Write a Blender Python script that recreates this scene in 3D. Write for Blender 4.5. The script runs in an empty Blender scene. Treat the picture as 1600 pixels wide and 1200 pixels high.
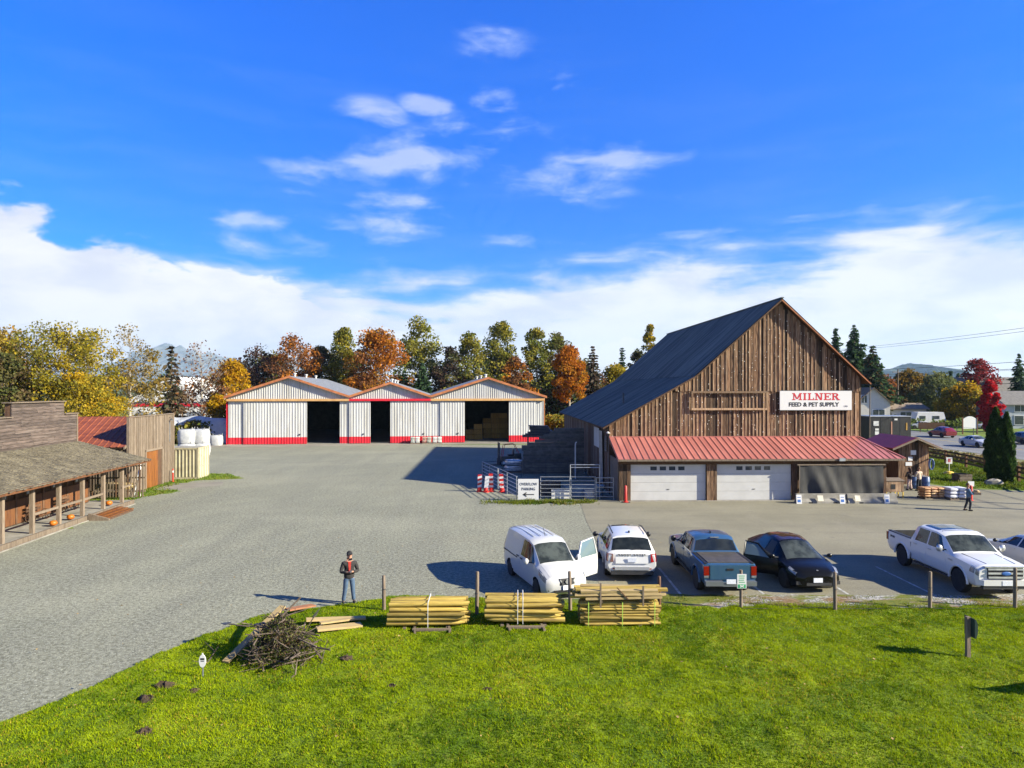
import bpy, bmesh, math, random
import numpy as np
from mathutils import Vector, Matrix, Euler
random.seed(7); RNG = np.random.default_rng(11)
R = math.radians
S = bpy.context.scene
COL = S.collection
F_PX = 1066.667; CAM_H = 7.4; HORIZON = 608.0
# ------------------------------------------------------------------ camera
cam = bpy.data.cameras.new('camera'); cam.lens = 24.0; cam.sensor_width = 36.0
cam.clip_start = 0.1; cam.clip_end = 40000.0; cam.shift_y = 0.005
camo = bpy.data.objects.new('camera', cam); COL.objects.link(camo)
camo.location = (0, 0, CAM_H); camo.rotation_euler = (R(90), 0, 0)
S.camera = camo
# ------------------------------------------------------------------ sun
SUN_EL = R(25.5); SUN_H = Vector((0.961, -0.276))
sd = Vector((SUN_H.x*math.cos(SUN_EL), SUN_H.y*math.cos(SUN_EL), math.sin(SUN_EL))).normalized()
sun = bpy.data.lights.new('sun', 'SUN'); sun.energy = 5.0; sun.angle = R(0.5); sun.color = (1.0, 0.92, 0.71)
suno = bpy.data.objects.new('sun', sun); COL.objects.link(suno)
suno.location = (60, -20, 60); suno.rotation_euler = sd.to_track_quat('Z', 'Y').to_euler()
# ------------------------------------------------------------------ exposure
S.view_settings.view_transform = 'Standard'; S.view_settings.look = 'None'
S.view_settings.exposure = 1.6; S.view_settings.gamma = 1.0; S.view_settings.use_curve_mapping = False
S.cycles.max_bounces = 6; S.cycles.diffuse_bounces = 3; S.cycles.glossy_bounces = 3; S.cycles.transmission_bounces = 4
S.cycles.transparent_max_bounces = 6; S.cycles.volume_bounces = 0
S.cycles.use_denoising = True
# ------------------------------------------------------------------ world
class NT:
    """small node-tree helper"""
    def __init__(s, tree): s.t = tree; s.n = tree.nodes; s.l = tree.links
    def new(s, typ, **kw):
        n = s.n.new(typ)
        for k, v in kw.items(): setattr(n, k, v)
        return n
    def put(s, sock, v):
        if isinstance(v, bpy.types.NodeSocket): s.l.new(v, sock)
        elif v is not None: sock.default_value = v
    def m(s, op, a, b=None, c=None, clamp=False):
        n = s.new('ShaderNodeMath', operation=op); n.use_clamp = clamp
        for i, v in enumerate((a, b, c)): s.put(n.inputs[i], v)
        return n.outputs[0]
    def vm(s, op, a, b=None, out=0):
        n = s.new('ShaderNodeVectorMath', operation=op)
        s.put(n.inputs[0], a)
        if b is not None: s.put(n.inputs[1], b)
        return n.outputs[out]
    def noise(s, vec, scale, detail=4, rough=.55, dist=0.0):
        n = s.new('ShaderNodeTexNoise'); s.put(n.inputs['Vector'], vec)
        n.inputs['Scale'].default_value = scale; n.inputs['Detail'].default_value = detail
        n.inputs['Roughness'].default_value = rough; n.inputs['Distortion'].default_value = dist
        return n.outputs['Fac']
    def ramp(s, fac, lo, hi, smooth=True):
        n = s.new('ShaderNodeMapRange', interpolation_type='SMOOTHSTEP' if smooth else 'LINEAR')
        s.put(n.inputs[0], fac); s.put(n.inputs[1], lo); s.put(n.inputs[2], hi)
        n.inputs[3].default_value = 0; n.inputs[4].default_value = 1
        return n.outputs[0]
    def mix(s, fac, a, b, blend='MIX'):
        n = s.new('ShaderNodeMix', data_type='RGBA', blend_type=blend)
        s.put(n.inputs[0], fac)
        for i, v in ((6, a), (7, b)):
            s.put(n.inputs[i], v if isinstance(v, bpy.types.NodeSocket) else (*v[:3], 1.0))
        return n.outputs[2]
W = bpy.data.worlds.new('World'); S.world = W; W.use_nodes = True
wt = W.node_tree; wt.nodes.clear(); w = NT(wt)
sky = w.new('ShaderNodeTexSky', sky_type='NISHITA'); sky.sun_disc = False
sky.sun_elevation = SUN_EL; sky.sun_rotation = math.atan2(SUN_H.x, SUN_H.y)
sky.air_density = 1.0; sky.dust_density = 0.4; sky.ozone_density = 3.0; sky.altitude = 50
dirv = w.new('ShaderNodeTexCoord').outputs['Generated']
sp = w.new('ShaderNodeSeparateXYZ'); w.put(sp.inputs[0], dirv)
dx, dy, dz = sp.outputs
az = w.m('MULTIPLY', w.m('ARCTAN2', dx, dy), 180/math.pi)
hyp = w.m('SQRT', w.m('ADD', w.m('MULTIPLY', dx, dx), w.m('MULTIPLY', dy, dy)))
el = w.m('MULTIPLY', w.m('ARCTAN2', dz, hyp), 180/math.pi)
cvec = w.new('ShaderNodeCombineXYZ')
w.put(cvec.inputs[0], dx); w.put(cvec.inputs[1], dy); w.put(cvec.inputs[2], w.m('MULTIPLY', dz, 2.5))
cv = cvec.outputs[0]
warp = w.new('ShaderNodeTexNoise'); w.put(warp.inputs['Vector'], cv); warp.inputs['Scale'].default_value = 5; warp.inputs['Detail'].default_value = 3
cvw = w.vm('ADD', cv, w.vm('SCALE', w.vm('SUBTRACT', warp.outputs['Color'], (.5, .5, .5)), None))
for n_ in wt.nodes:
    if n_.type == 'VECT_MATH' and n_.operation == 'SCALE': n_.inputs[3].default_value = 0.12
nf = w.noise(cvw, 8.0, 10, .58)          # cloud detail
nb = w.noise(cv, 3.2, 5, .5)            # broad
nw = w.noise(w.vm('MULTIPLY', cvw, (1, 1, 3.0)), 5.0, 6, .5)   # streaky
def gauss(a0, e0, ra, re, k):
    p = w.m('MULTIPLY', w.m('SUBTRACT', az, a0), 1/ra); q = w.m('MULTIPLY', w.m('SUBTRACT', el, e0), 1/re)
    return w.m('MULTIPLY', w.m('EXPONENT', w.m('MULTIPLY', w.m('ADD', w.m('MULTIPLY', p, p), w.m('MULTIPLY', q, q)), -1.0)), k)
def g1(a0, ra, k):
    p = w.m('MULTIPLY', w.m('SUBTRACT', az, a0), 1/ra)
    return w.m('MULTIPLY', w.m('EXPONENT', w.m('MULTIPLY', w.m('MULTIPLY', p, p), -1.0)), k)
def pix(px, py):
    a = math.atan((px-800)/F_PX); return math.degrees(a), math.degrees(math.atan((HORIZON-py)/F_PX*math.cos(a)))
# cumulus bank on the left (dense), veil towards the right (thin); both go on low round the sky
top_d = w.m('ADD', w.m('ADD', g1(-40, 18, 7.4), g1(-20.5, 7, 2.6)), w.m('ADD', g1(-105, 38, 13.0), g1(140, 62, 16.0)))  # last two terms: banks out of view, added to neutralise the blue fill
top_d = w.m('ADD', top_d, 4.6)
dn = w.m('ADD', w.m('MULTIPLY', w.m('SUBTRACT', nf, .5), 11.5), w.m('MULTIPLY', w.m('SUBTRACT', nb, .5), 3.0))
dense = w.ramp(w.m('ADD', w.m('SUBTRACT', top_d, el), dn), -0.4, 1.6)
top_v = w.m('ADD', w.m('ADD', g1(31, 9, 2.6), g1(14, 7, 1.8)), w.m('ADD', g1(-12, 9, -0.4), 9.2))
vn = w.m('ADD', w.m('MULTIPLY', w.m('SUBTRACT', nf, .5), 8.0), w.m('MULTIPLY', w.m('SUBTRACT', nw, .5), 9.0))
veil = w.m('MULTIPLY', w.ramp(w.m('ADD', w.m('SUBTRACT', top_v, el), vn), -1.6, 3.2), 0.93)
blobs = None
for (px, py, rx, ry, k) in [(580,180,44,22,.95),(667,163,34,15,.85),(782,148,44,22,1.0),(848,104,30,14,.5),(876,131,32,16,.6),(945,152,40,34,.45),
        (500,262,62,24,.8),(620,250,105,44,1.0),(760,246,105,52,1.0),(855,264,62,38,.85),(965,243,80,34,1.0),(1040,245,26,14,.5),(610,342,66,40,1.05),
        (520,352,70,26,.8),(410,346,60,18,.75),(452,302,38,14,.65),(380,388,95,28,.5),(840,378,85,18,.7),(900,300,110,32,.4),(1060,305,18,12,.4),(1115,295,26,14,.4),
        (490,372,50,30,.8),(150,340,60,26,.3),(1475,360,50,22,.5),(770,60,60,60,.35)]:
    a0, e0 = pix(px, py); g = gauss(a0, e0, rx/F_PX*57.3*1.12, ry/F_PX*57.3*.92, k*1.08)
    blobs = g if blobs is None else w.m('MAXIMUM', blobs, g)
fill_clouds = w.m('MULTIPLY', w.ramp(w.m('ABSOLUTE', az), 50, 75), w.m('MULTIPLY', w.ramp(nb, .44, .62), w.ramp(el, 75, 30)))  # clouds outside the frame, thickened to make the fill light whiter
blobs = w.m('MAXIMUM', blobs, fill_clouds)
bd = w.m('ADD', w.m('MULTIPLY', w.m('SUBTRACT', nf, .5), 4.6), w.m('MULTIPLY', w.m('SUBTRACT', nw, .5), 2.4))
bd = w.m('MULTIPLY', bd, w.m('MINIMUM', w.m('MULTIPLY', blobs, 3.0), 1.0))
small = w.m('MULTIPLY', w.ramp(w.m('ADD', blobs, bd), .20, 1.55), .60)
cirrus = w.m('MULTIPLY', w.ramp(nw, .40, .85), w.m('MULTIPLY', w.ramp(el, 38, 8), .09))
alpha = w.m('MAXIMUM', w.m('MAXIMUM', dense, veil), w.m('MAXIMUM', small, cirrus))
# clear sky: deep saturated blue
hs = w.new('ShaderNodeHueSaturation'); hs.inputs['Saturation'].default_value = 1.35; hs.inputs['Value'].default_value = 1.0
w.put(hs.inputs['Color'], sky.outputs[0])
tint = w.mix(w.ramp(el, 6, 32), (.105, .68, 1.42), (.002, .93, 2.05))
tint = w.mix(w.ramp(el, 31, 62), tint, (.015, .44, .86))  # sky above the frame dimmed and less blue, to weaken blue fill in shadows
blue = w.mix(1.0, hs.outputs[0], tint, 'MULTIPLY')
cshade = w.ramp(w.noise(w.vm('ADD', cvw, (.045, -.015, .05)), 7.0, 7, .55), .34, .62)
ccol = w.mix(cshade, (5.0, 5.25, 6.1), (6.5, 6.5, 6.5))
thin = w.mix(w.ramp(alpha, .2, .95), (3.4, 4.5, 7.0), ccol)
skyc = w.mix(alpha, blue, thin)
bg = w.new('ShaderNodeBackground'); w.put(bg.inputs[0], skyc); bg.inputs[1].default_value = 0.052
wo = w.new('ShaderNodeOutputWorld'); w.l.new(bg.outputs[0], wo.inputs[0])
W.cycles.sampling_method = 'MANUAL'; W.cycles.sample_map_resolution = 512

# ------------------------------------------------------------------ helpers
def gx(px, Y): return (px-800)/F_PX*Y
def gh(py, Y): return CAM_H+(HORIZON-py)*Y/F_PX
MATS = {}
def mk(name, c1, c2=None, sc=4, st=(1,1,1), rough=.75, bump=0, bsc=None, met=0, rnd=0, spec=.4, coat=0, det=5, lo=.35, hi=.65, c3=None, sc3=.6, emit=0):
    m = bpy.data.materials.new(name); m.use_nodes = True; t = m.node_tree; t.nodes.clear(); k = NT(t)
    p = k.new('ShaderNodeBsdfPrincipled'); o = k.new('ShaderNodeOutputMaterial'); k.l.new(p.outputs[0], o.inputs[0])
    oi = k.new('ShaderNodeObjectInfo')
    co = k.new('ShaderNodeTexCoord').outputs['Object']
    rv = k.m('MULTIPLY', oi.outputs['Random'], 61.0)
    vec = k.vm('MULTIPLY', k.vm('ADD', co, rv), st)
    col = None
    if c2 is not None:
        col = k.mix(k.ramp(k.noise(vec, sc, det, .6), lo, hi), c1, c2)
        if c3 is not None: col = k.mix(k.ramp(k.noise(vec, sc3, 4, .6), .5, .72), col, c3)
    else:
        rgb = k.new('ShaderNodeRGB'); rgb.outputs[0].default_value = (*c1, 1); col = rgb.outputs[0]
    if rnd:
        h = k.new('ShaderNodeHueSaturation'); k.put(h.inputs['Color'], col)
        k.put(h.inputs['Value'], k.m('ADD', k.m('MULTIPLY', k.m('SUBTRACT', oi.outputs['Random'], .5), 2*rnd), 1.0)); col = h.outputs[0]
    k.put(p.inputs['Base Color'], col); p.inputs['Roughness'].default_value = rough; p.inputs['Metallic'].default_value = met
    p.inputs['Specular IOR Level'].default_value = spec; p.inputs['Coat Weight'].default_value = coat
    if coat: p.inputs['Coat Roughness'].default_value = .04
    if emit: k.put(p.inputs['Emission Color'], col); p.inputs['Emission Strength'].default_value = emit
    if bump:
        b = k.new('ShaderNodeBump'); b.inputs['Strength'].default_value = bump; b.inputs['Distance'].default_value = .02
        k.put(b.inputs['Height'], k.noise(vec, bsc or sc*3, 5, .6)); k.put(p.inputs['Normal'], b.outputs[0])
    MATS[name] = m; return m
class MB:
    def __init__(s): s.v = []; s.f = []; s.m = []
    def add(s, vs, fs, mi=0):
        o = len(s.v); s.v += [tuple(v) for v in vs]; s.f += [tuple(i+o for i in f) for f in fs]; s.m += [mi]*len(fs); return s
    BF = [(0,3,2,1),(4,5,6,7),(0,1,5,4),(1,2,6,5),(2,3,7,6),(3,0,4,7)]
    def box(s, x0, x1, y0, y1, z0, z1, mi=0):
        return s.add([(x0,y0,z0),(x1,y0,z0),(x1,y1,z0),(x0,y1,z0),(x0,y0,z1),(x1,y0,z1),(x1,y1,z1),(x0,y1,z1)], MB.BF, mi)
    def obox(s, c, size, rot=(0,0,0), mi=0):
        M = Euler(rot).to_matrix(); c = Vector(c); a, b, d = [q/2 for q in size]
        return s.add([c+M@Vector(q) for q in [(-a,-b,-d),(a,-b,-d),(a,b,-d),(-a,b,-d),(-a,-b,d),(a,-b,d),(a,b,d),(-a,b,d)]], MB.BF, mi)
    def hexa(s, pts, mi=0): return s.add(pts, MB.BF, mi)
    def cyl(s, p, q, r0, r1=None, n=8, cap=True, mi=0):
        p = Vector(p); q = Vector(q); r1 = r0 if r1 is None else r1
        d = (q-p).normalized(); a = d.orthogonal().normalized(); b = d.cross(a)
        vs = []
        for c, r in ((p, r0), (q, r1)):
            for i in range(n):
                t = 2*math.pi*i/n; vs.append(c+a*(r*math.cos(t))+b*(r*math.sin(t)))
        fs = [(i, (i+1)%n, n+(i+1)%n, n+i) for i in range(n)]
        if cap: fs += [tuple(range(n-1, -1, -1)), tuple(range(n, 2*n))]
        return s.add(vs, fs, mi)
    def tube(s, pts, r, n=6, mi=0):
        pts = [Vector(p) for p in pts]; rs = r if isinstance(r, (list, tuple)) else [r]*len(pts)
        vs = []; a = None
        for i, p in enumerate(pts):
            d = (pts[min(i+1, len(pts)-1)]-pts[max(i-1, 0)]).normalized()
            a = d.orthogonal().normalized() if a is None else (a-d*a.dot(d)).normalized()
            b = d.cross(a)
            for k in range(n):
                t = 2*math.pi*k/n; vs.append(p+a*(rs[i]*math.cos(t))+b*(rs[i]*math.sin(t)))
        fs = [(i*n+k, i*n+(k+1)%n, (i+1)*n+(k+1)%n, (i+1)*n+k) for i in range(len(pts)-1) for k in range(n)]
        fs += [tuple(range(n-1, -1, -1)), tuple(range((len(pts)-1)*n, len(pts)*n))]
        return s.add(vs, fs, mi)
    def prism(s, poly, fn, a, b, mi=0):
        n = len(poly); vs = [fn(u, v, a) for u, v in poly]+[fn(u, v, b) for u, v in poly]
        fs = [(i, (i+1)%n, n+(i+1)%n, n+i) for i in range(n)]+[tuple(range(n-1, -1, -1)), tuple(range(n, 2*n))]
        return s.add(vs, fs, mi)
    def lathe(s, prof, n=16, c=(0,0,0), axis='z', mi=0):
        vs = []; c = Vector(c)
        for r, h in prof:
            for i in range(n):
                t = 2*math.pi*i/n; u, v = r*math.cos(t), r*math.sin(t)
                vs.append(c+Vector({'z': (u, v, h), 'y': (u, h, v), 'x': (h, u, v)}[axis]))
        fs = [(j*n+i, j*n+(i+1)%n, (j+1)*n+(i+1)%n, (j+1)*n+i) for j in range(len(prof)-1) for i in range(n)]
        fs += [tuple(range(n-1, -1, -1)), tuple(range((len(prof)-1)*n, len(prof)*n))]
        return s.add(vs, fs, mi)
    def ball(s, c, r, n=10, m=6, mi=0):
        r = r if isinstance(r, (list, tuple)) else (r, r, r)
        vs = [(c[0], c[1], c[2]-r[2])]
        for j in range(1, m):
            ph = math.pi*j/m-math.pi/2
            for i in range(n):
                t = 2*math.pi*i/n; vs.append((c[0]+r[0]*math.cos(ph)*math.cos(t), c[1]+r[1]*math.cos(ph)*math.sin(t), c[2]+r[2]*math.sin(ph)))
        vs.append((c[0], c[1], c[2]+r[2])); L = len(vs)-1
        fs = [(0, 1+(i+1)%n, 1+i) for i in range(n)]
        fs += [(1+j*n+i, 1+j*n+(i+1)%n, 1+(j+1)*n+(i+1)%n, 1+(j+1)*n+i) for j in range(m-2) for i in range(n)]
        fs += [(L, 1+(m-2)*n+i, 1+(m-2)*n+(i+1)%n) for i in range(n)]
        return s.add(vs, fs, mi)
    def mesh(s, name, mats, smooth=None, recalc=False):
        me = bpy.data.meshes.new(name); me.from_pydata(s.v, [], s.f)
        for m in (mats if isinstance(mats, (list, tuple)) else [mats]): me.materials.append(m)
        if any(s.m): me.polygons.foreach_set('material_index', s.m)
        if recalc or smooth:
            bm = bmesh.new(); bm.from_mesh(me); bmesh.ops.recalc_face_normals(bm, faces=bm.faces); bm.to_mesh(me); bm.free()
        if smooth:
            me.shade_smooth(); me.set_sharp_from_angle(angle=R(smooth))
        me.update(); return me
    def build(s, name, mats, parent=None, smooth=None, loc=None, rot=None, recalc=False):
        return link(name, s.mesh(name, mats, smooth, recalc), parent, loc, rot)
def link(name, me, parent=None, loc=None, rot=None):
    o = bpy.data.objects.new(name, me); COL.objects.link(o)
    if parent is not None: o.parent = parent
    if loc is not None: o.location = loc
    if rot is not None: o.rotation_euler = rot
    return o
def tag(o, label=None, cat=None, group=None, kind=None):
    for k, v in (('label', label), ('category', cat), ('group', group), ('kind', kind)):
        if v: o[k] = v
    return o
def thing(name, label, cat, loc=(0,0,0), rz=0, group=None):
    o = bpy.data.objects.new(name, None); COL.objects.link(o); o.location = loc; o.rotation_euler = (0, 0, rz)
    o.empty_display_size = .2
    return tag(o, label, cat, group)
def text_mesh(body, size, mat, parent, loc, rot, bold=0.0, name='lettering', spacing=1.0, align='CENTER', sx=1.0):
    c = bpy.data.curves.new(name, 'FONT'); c.body = body; c.size = size; c.align_x = align; c.align_y = 'CENTER'
    c.offset = bold; c.extrude = .004; c.space_character = spacing; c.resolution_u = 3
    o = bpy.data.objects.new(name, c); COL.objects.link(o)
    dg = bpy.context.evaluated_depsgraph_get(); me = bpy.data.meshes.new_from_object(o.evaluated_get(dg))
    bpy.data.objects.remove(o); me.materials.clear(); me.materials.append(mat)
    r = link(name, me, parent, loc, rot); r.scale = (sx, 1, 1); return r
def curve_pts(a, b, n, sag): 
    a = Vector(a); b = Vector(b); return [a.lerp(b, i/n)-Vector((0, 0, sag*4*(i/n)*(1-i/n))) for i in range(n+1)]
# ------------------------------------------------------------------ shared materials
wood_barn = mk('barn_wood', (.038,.015,.007), (.200,.112,.060), 3.2, (9,9,.5), .85, .5, 6, rnd=.8, c3=(.23,.155,.095), sc3=1.2)
wood_barn_dark = mk('barn_wood_dark', (.055,.028,.016), (.12,.065,.035), 3, (8,8,.6), .85, .4, 6, rnd=.35)
wood_batten = mk('batten_wood', (.16,.088,.048), (.33,.225,.14), 3, (9,9,.5), .85, .4, 6, rnd=.4)
wood_grey = mk('grey_wood', (.105,.078,.055), (.19,.150,.112), 3.5, (10,10,.6), .85, .5, 6, rnd=.22, c3=(.085,.058,.040), sc3=1)
wood_grey_h = mk('grey_wood_horizontal', (.038,.028,.023), (.100,.074,.062), 3.0, (6,.5,9), .85, .5, 5, rnd=.30, c3=(.11,.088,.076), sc3=1.1)
wood_post = mk('post_wood', (.13,.098,.070), (.20,.155,.115), 4, (8,8,.8), .8, .3, rnd=.15)
wood_new = mk('new_timber', (.30,.215,.095), (.38,.285,.135), 3, (1,8,8), .7, .2, rnd=.15)
wood_log = mk('treated_log', (.27,.185,.036), (.37,.270,.062), 3, (.6,7,7), .7, .3, 8, rnd=.38, c3=(.13,.085,.03), sc3=1.6)
wood_log_end = mk('log_end', (.28,.20,.08), (.17,.12,.045), 9, rough=.8, rnd=.15)
wood_orange = mk('orange_ply', (.20,.075,.014), (.11,.036,.009), 2.2, (5,5,.55), .55, .2, rnd=.15)
wood_brown = mk('brown_ply', (.135,.055,.020), (.085,.033,.013), 2.2, (5,5,.55), .65, .2, rnd=.2)
metal_white = mk('white_metal', (.47,.475,.475), (.40,.40,.395), 1.5, (2,2,.22), .5, met=0, spec=.4, c3=(.33,.32,.29), sc3=.5)
metal_red = mk('red_metal', (.55,.012,.028), (.46,.012,.022), 2, rough=.4, spec=.5)
metal_roof_light = mk('galvanised_roof', (.30,.315,.335), (.24,.255,.275), 1.2, (3,.3,3), .4, met=.5)
trim_orange = mk('orange_trim', (.42,.16,.060), (.30,.10,.040), 2, rough=.6)
trim_tan = mk('tan_beam', (.50,.30,.12), (.42,.23,.09), 2, rough=.6)
roof_dark = mk('dark_roof', (.070,.082,.078), (.135,.152,.143), 1.1, (.25,5,.25), .8, .25, 9, met=.0, spec=.2, rnd=.16, c3=(.175,.188,.175), sc3=.8)
roof_salmon = mk('salmon_roof', (.37,.128,.105), (.29,.095,.080), .8, (3,.5,1), .42, rnd=.07, spec=.5, c3=(.44,.17,.14), sc3=.4)
roof_rust = mk('rust_roof', (.22,.062,.026), (.15,.040,.018), 1.2, (.5,3,3), .5, rnd=.1)
roof_maroon = mk('maroon_roof', (.24,.018,.028), (.18,.014,.022), 2, rough=.5)
paint_white = mk('white_paint', (.62,.62,.61), (.54,.54,.53), 2, rough=.5)
door_white = mk('garage_door_white', (.46,.46,.455), (.42,.42,.415), 1.2, rough=.5)
black = mk('black_paint', (.012,.012,.014), (.02,.02,.022), 3, rough=.5)
rubber = mk('tyre_rubber', (.012,.012,.013), (.022,.021,.020), 8, rough=.85)
dark_plastic = mk('dark_plastic', (.022,.023,.025), (.035,.035,.037), 5, rough=.6)
glass_car = mk('dark_glass', (.010,.013,.014), (.022,.026,.026), 2.5, rough=.03, spec=.38)
glass_win = mk('window_glass', (.03,.04,.05), (.06,.07,.08), 3, rough=.06, spec=.8)
chrome = mk('chrome', (.55,.56,.57), (.42,.43,.44), 5, rough=.28, met=.55)
alloy = mk('alloy', (.45,.46,.47), (.35,.36,.37), 3, rough=.3, met=.9)
steel = mk('galvanised_pipe', (.38,.40,.43), (.28,.30,.33), 4, rough=.42, met=.6)
steel_dark = mk('dark_steel', (.05,.055,.06), (.09,.09,.095), 4, rough=.5, met=.5)
concrete = mk('concrete', (.19,.178,.155), (.26,.245,.215), 2.2, rough=.9, bump=.25, bsc=20, c3=(.14,.13,.11), sc3=.9)
concrete_dark = mk('old_concrete', (.085,.082,.072), (.14,.132,.115), 1.8, rough=.9, bump=.3, bsc=14, rnd=.2)
plastic_white = mk('white_bag', (.38,.385,.39), (.30,.31,.33), 3, rough=.5, bump=.6, bsc=5)
red_plastic = mk('red_plastic', (.50,.020,.014), (.40,.018,.014), 3, rough=.5)
orange_pumpkin = mk('pumpkin_skin', (.42,.12,.008), (.32,.085,.006), 6, rough=.5)
light_red = mk('tail_light', (.20,.005,.005), None, rough=.12, spec=.7)
light_clear = mk('head_light', (.22,.23,.25), (.12,.13,.14), 12, rough=.1, spec=.8)
light_amber = mk('indicator_amber', (.75,.25,.03), None, rough=.15)
sign_white = mk('sign_white', (.60,.60,.60), None, rough=.45)
ink_black = mk('sign_ink_black', (.015,.015,.018), None, rough=.5)
ink_red = mk('sign_ink_red', (.45,.018,.030), None, rough=.5)
ink_blue = mk('sign_ink_blue', (.03,.12,.38), None, rough=.5)
ink_green = mk('sign_ink_green', (.03,.30,.12), None, rough=.5)
hay = mk('hay', (.42,.26,.07), (.25,.14,.035), 8, (1,1,4), .95, .8, 12, rnd=.25)
dirt = mk('molehill_dirt', (.032,.020,.012), (.058,.037,.022), 14, rough=.95, bump=1, bsc=25)
skin = mk('skin', (.36,.19,.13), (.30,.16,.11), 9, rough=.6)
# ================================================================== GROUND
def ground_mat(name, fn, rough=.95, bump=0, bsc=20):
    m = bpy.data.materials.new(name); m.use_nodes = True; t = m.node_tree; t.nodes.clear(); k = NT(t)
    p = k.new('ShaderNodeBsdfPrincipled'); o = k.new('ShaderNodeOutputMaterial'); k.l.new(p.outputs[0], o.inputs[0])
    co = k.new('ShaderNodeNewGeometry').outputs['Position']
    k.put(p.inputs['Base Color'], fn(k, co)); p.inputs['Roughness'].default_value = rough; p.inputs['Specular IOR Level'].default_value = .25
    if bump:
        b = k.new('ShaderNodeBump'); b.inputs['Strength'].default_value = bump; b.inputs['Distance'].default_value = .03
        k.put(b.inputs['Height'], k.noise(co, bsc, 4, .65)); k.put(p.inputs['Normal'], b.outputs[0])
    return m
def f_field(k, co):
    a = k.mix(k.ramp(k.noise(co, .035, 5), .35, .65), (.060,.105,.018), (.115,.135,.030))
    return k.mix(k.ramp(k.noise(co, 1.2, 5), .35, .7), a, (.085,.120,.022))
def f_gravel(k, co):
    big = k.ramp(k.noise(co, .11, 5, .6), .34, .66)
    streak = k.ramp(k.noise(k.vm('MULTIPLY', co, (1.1, .10, 1)), .55, 4, .6), .40, .66)
    a = k.mix(big, (.172,.165,.132), (.240,.230,.186))
    a = k.mix(k.m('MULTIPLY', streak, .75), a, (.150,.142,.122))
    tan = k.m('MULTIPLY', k.ramp(k.noise(co, .20, 5, .65), .54, .72), .6)
    a = k.mix(tan, a, (.190,.168,.130))
    wv = k.new('ShaderNodeTexWave', wave_type='RINGS', rings_direction='Z'); k.put(wv.inputs['Vector'], k.vm('SUBTRACT', co, (14, 12, 0))); wv.inputs['Scale'].default_value = .13; wv.inputs['Distortion'].default_value = 3.5; wv.inputs['Detail'].default_value = 3; wv.inputs['Detail Scale'].default_value = .6
    trk = k.m('MULTIPLY', k.ramp(wv.outputs['Fac'], .45, .95), k.ramp(k.noise(co, .09, 3), .30, .55))
    a = k.mix(k.m('MULTIPLY', trk, .22), a, (.118,.110,.090))
    dust = k.m('MULTIPLY', k.ramp(k.noise(k.vm('MULTIPLY', k.vm('ADD', co, (5, 60, 0)), (.5, 1, 1)), .16, 4), .5, .68), .5); a = k.mix(dust, a, (.285,.270,.222))
    sp1 = k.ramp(k.noise(co, 7.0, 4, .8), .36, .64)
    a = k.mix(sp1, k.mix(.55, a, (.07,.07,.068)), k.mix(.40, a, (.36,.36,.35)))
    sp2 = k.ramp(k.noise(co, 17.0, 2, .7), .60, .72)
    a = k.mix(k.m('MULTIPLY', sp2, .85), a, (.52,.52,.51))
    sp3 = k.ramp(k.noise(k.vm('ADD', co, (13.1, 7.7, 0)), 14.0, 2, .7), .62, .72)
    return k.mix(1.0, k.mix(k.m('MULTIPLY', sp3, .85), a, (.030,.030,.031)), (.97,1.0,.86), 'MULTIPLY')
def f_asphalt(k, co):
    a = k.mix(k.ramp(k.noise(co, .22, 5, .6), .35, .65), (.180,.166,.112), (.232,.214,.148))
    st = k.ramp(k.noise(k.vm('MULTIPLY', co, (.12, 1.0, 1)), .9, 4, .6), .45, .7)
    a = k.mix(k.m('MULTIPLY', st, .5), a, (.142,.128,.094))
    st2 = k.ramp(k.noise(k.vm('MULTIPLY', co, (.5, .22, 1)), .8, 5, .6), .55, .75)
    a = k.mix(k.m('MULTIPLY', st2, .5), a, (.245,.226,.170))
    oil = k.ramp(k.noise(k.vm('ADD', co, (40, 3, 0)), .8, 3, .5), .66, .74)
    a = k.mix(k.m('MULTIPLY', oil, .5), a, (.085,.082,.078))
    return k.mix(k.ramp(k.noise(co, 16, 3, .7), .35, .7), k.mix(.30, a, (.07,.07,.07)), k.mix(.15, a, (.34,.33,.30)))
def f_road(k, co):
    a = k.mix(k.ramp(k.noise(k.vm('MULTIPLY', co, (1, .05, 1)), .5, 4), .4, .65), (.135,.138,.145), (.175,.176,.18))
    return k.mix(k.ramp(k.noise(co, 8, 3), .4, .7), a, (.15,.15,.15))
def f_concrete(k, co):
    a = k.mix(k.ramp(k.noise(co, .25, 5, .6), .35, .65), (.17,.158,.132), (.24,.225,.188))
    return k.mix(k.ramp(k.noise(co, 5, 4, .7), .4, .7), a, k.mix(.4, a, (.2,.19,.17)))
def f_lawn(k, co):
    a = k.mix(k.ramp(k.noise(co, .55, 5, .6), .34, .66), (.085,.145,.004), (.190,.240,.006))
    a = k.mix(k.ramp(k.noise(co, 6, 4, .7), .45, .72), a, (.034,.062,.004))
    return k.mix(k.m('MULTIPLY', k.ramp(k.noise(co, .9, 5, .7), .62, .74), .7), a, (.14,.12,.035))
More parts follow.
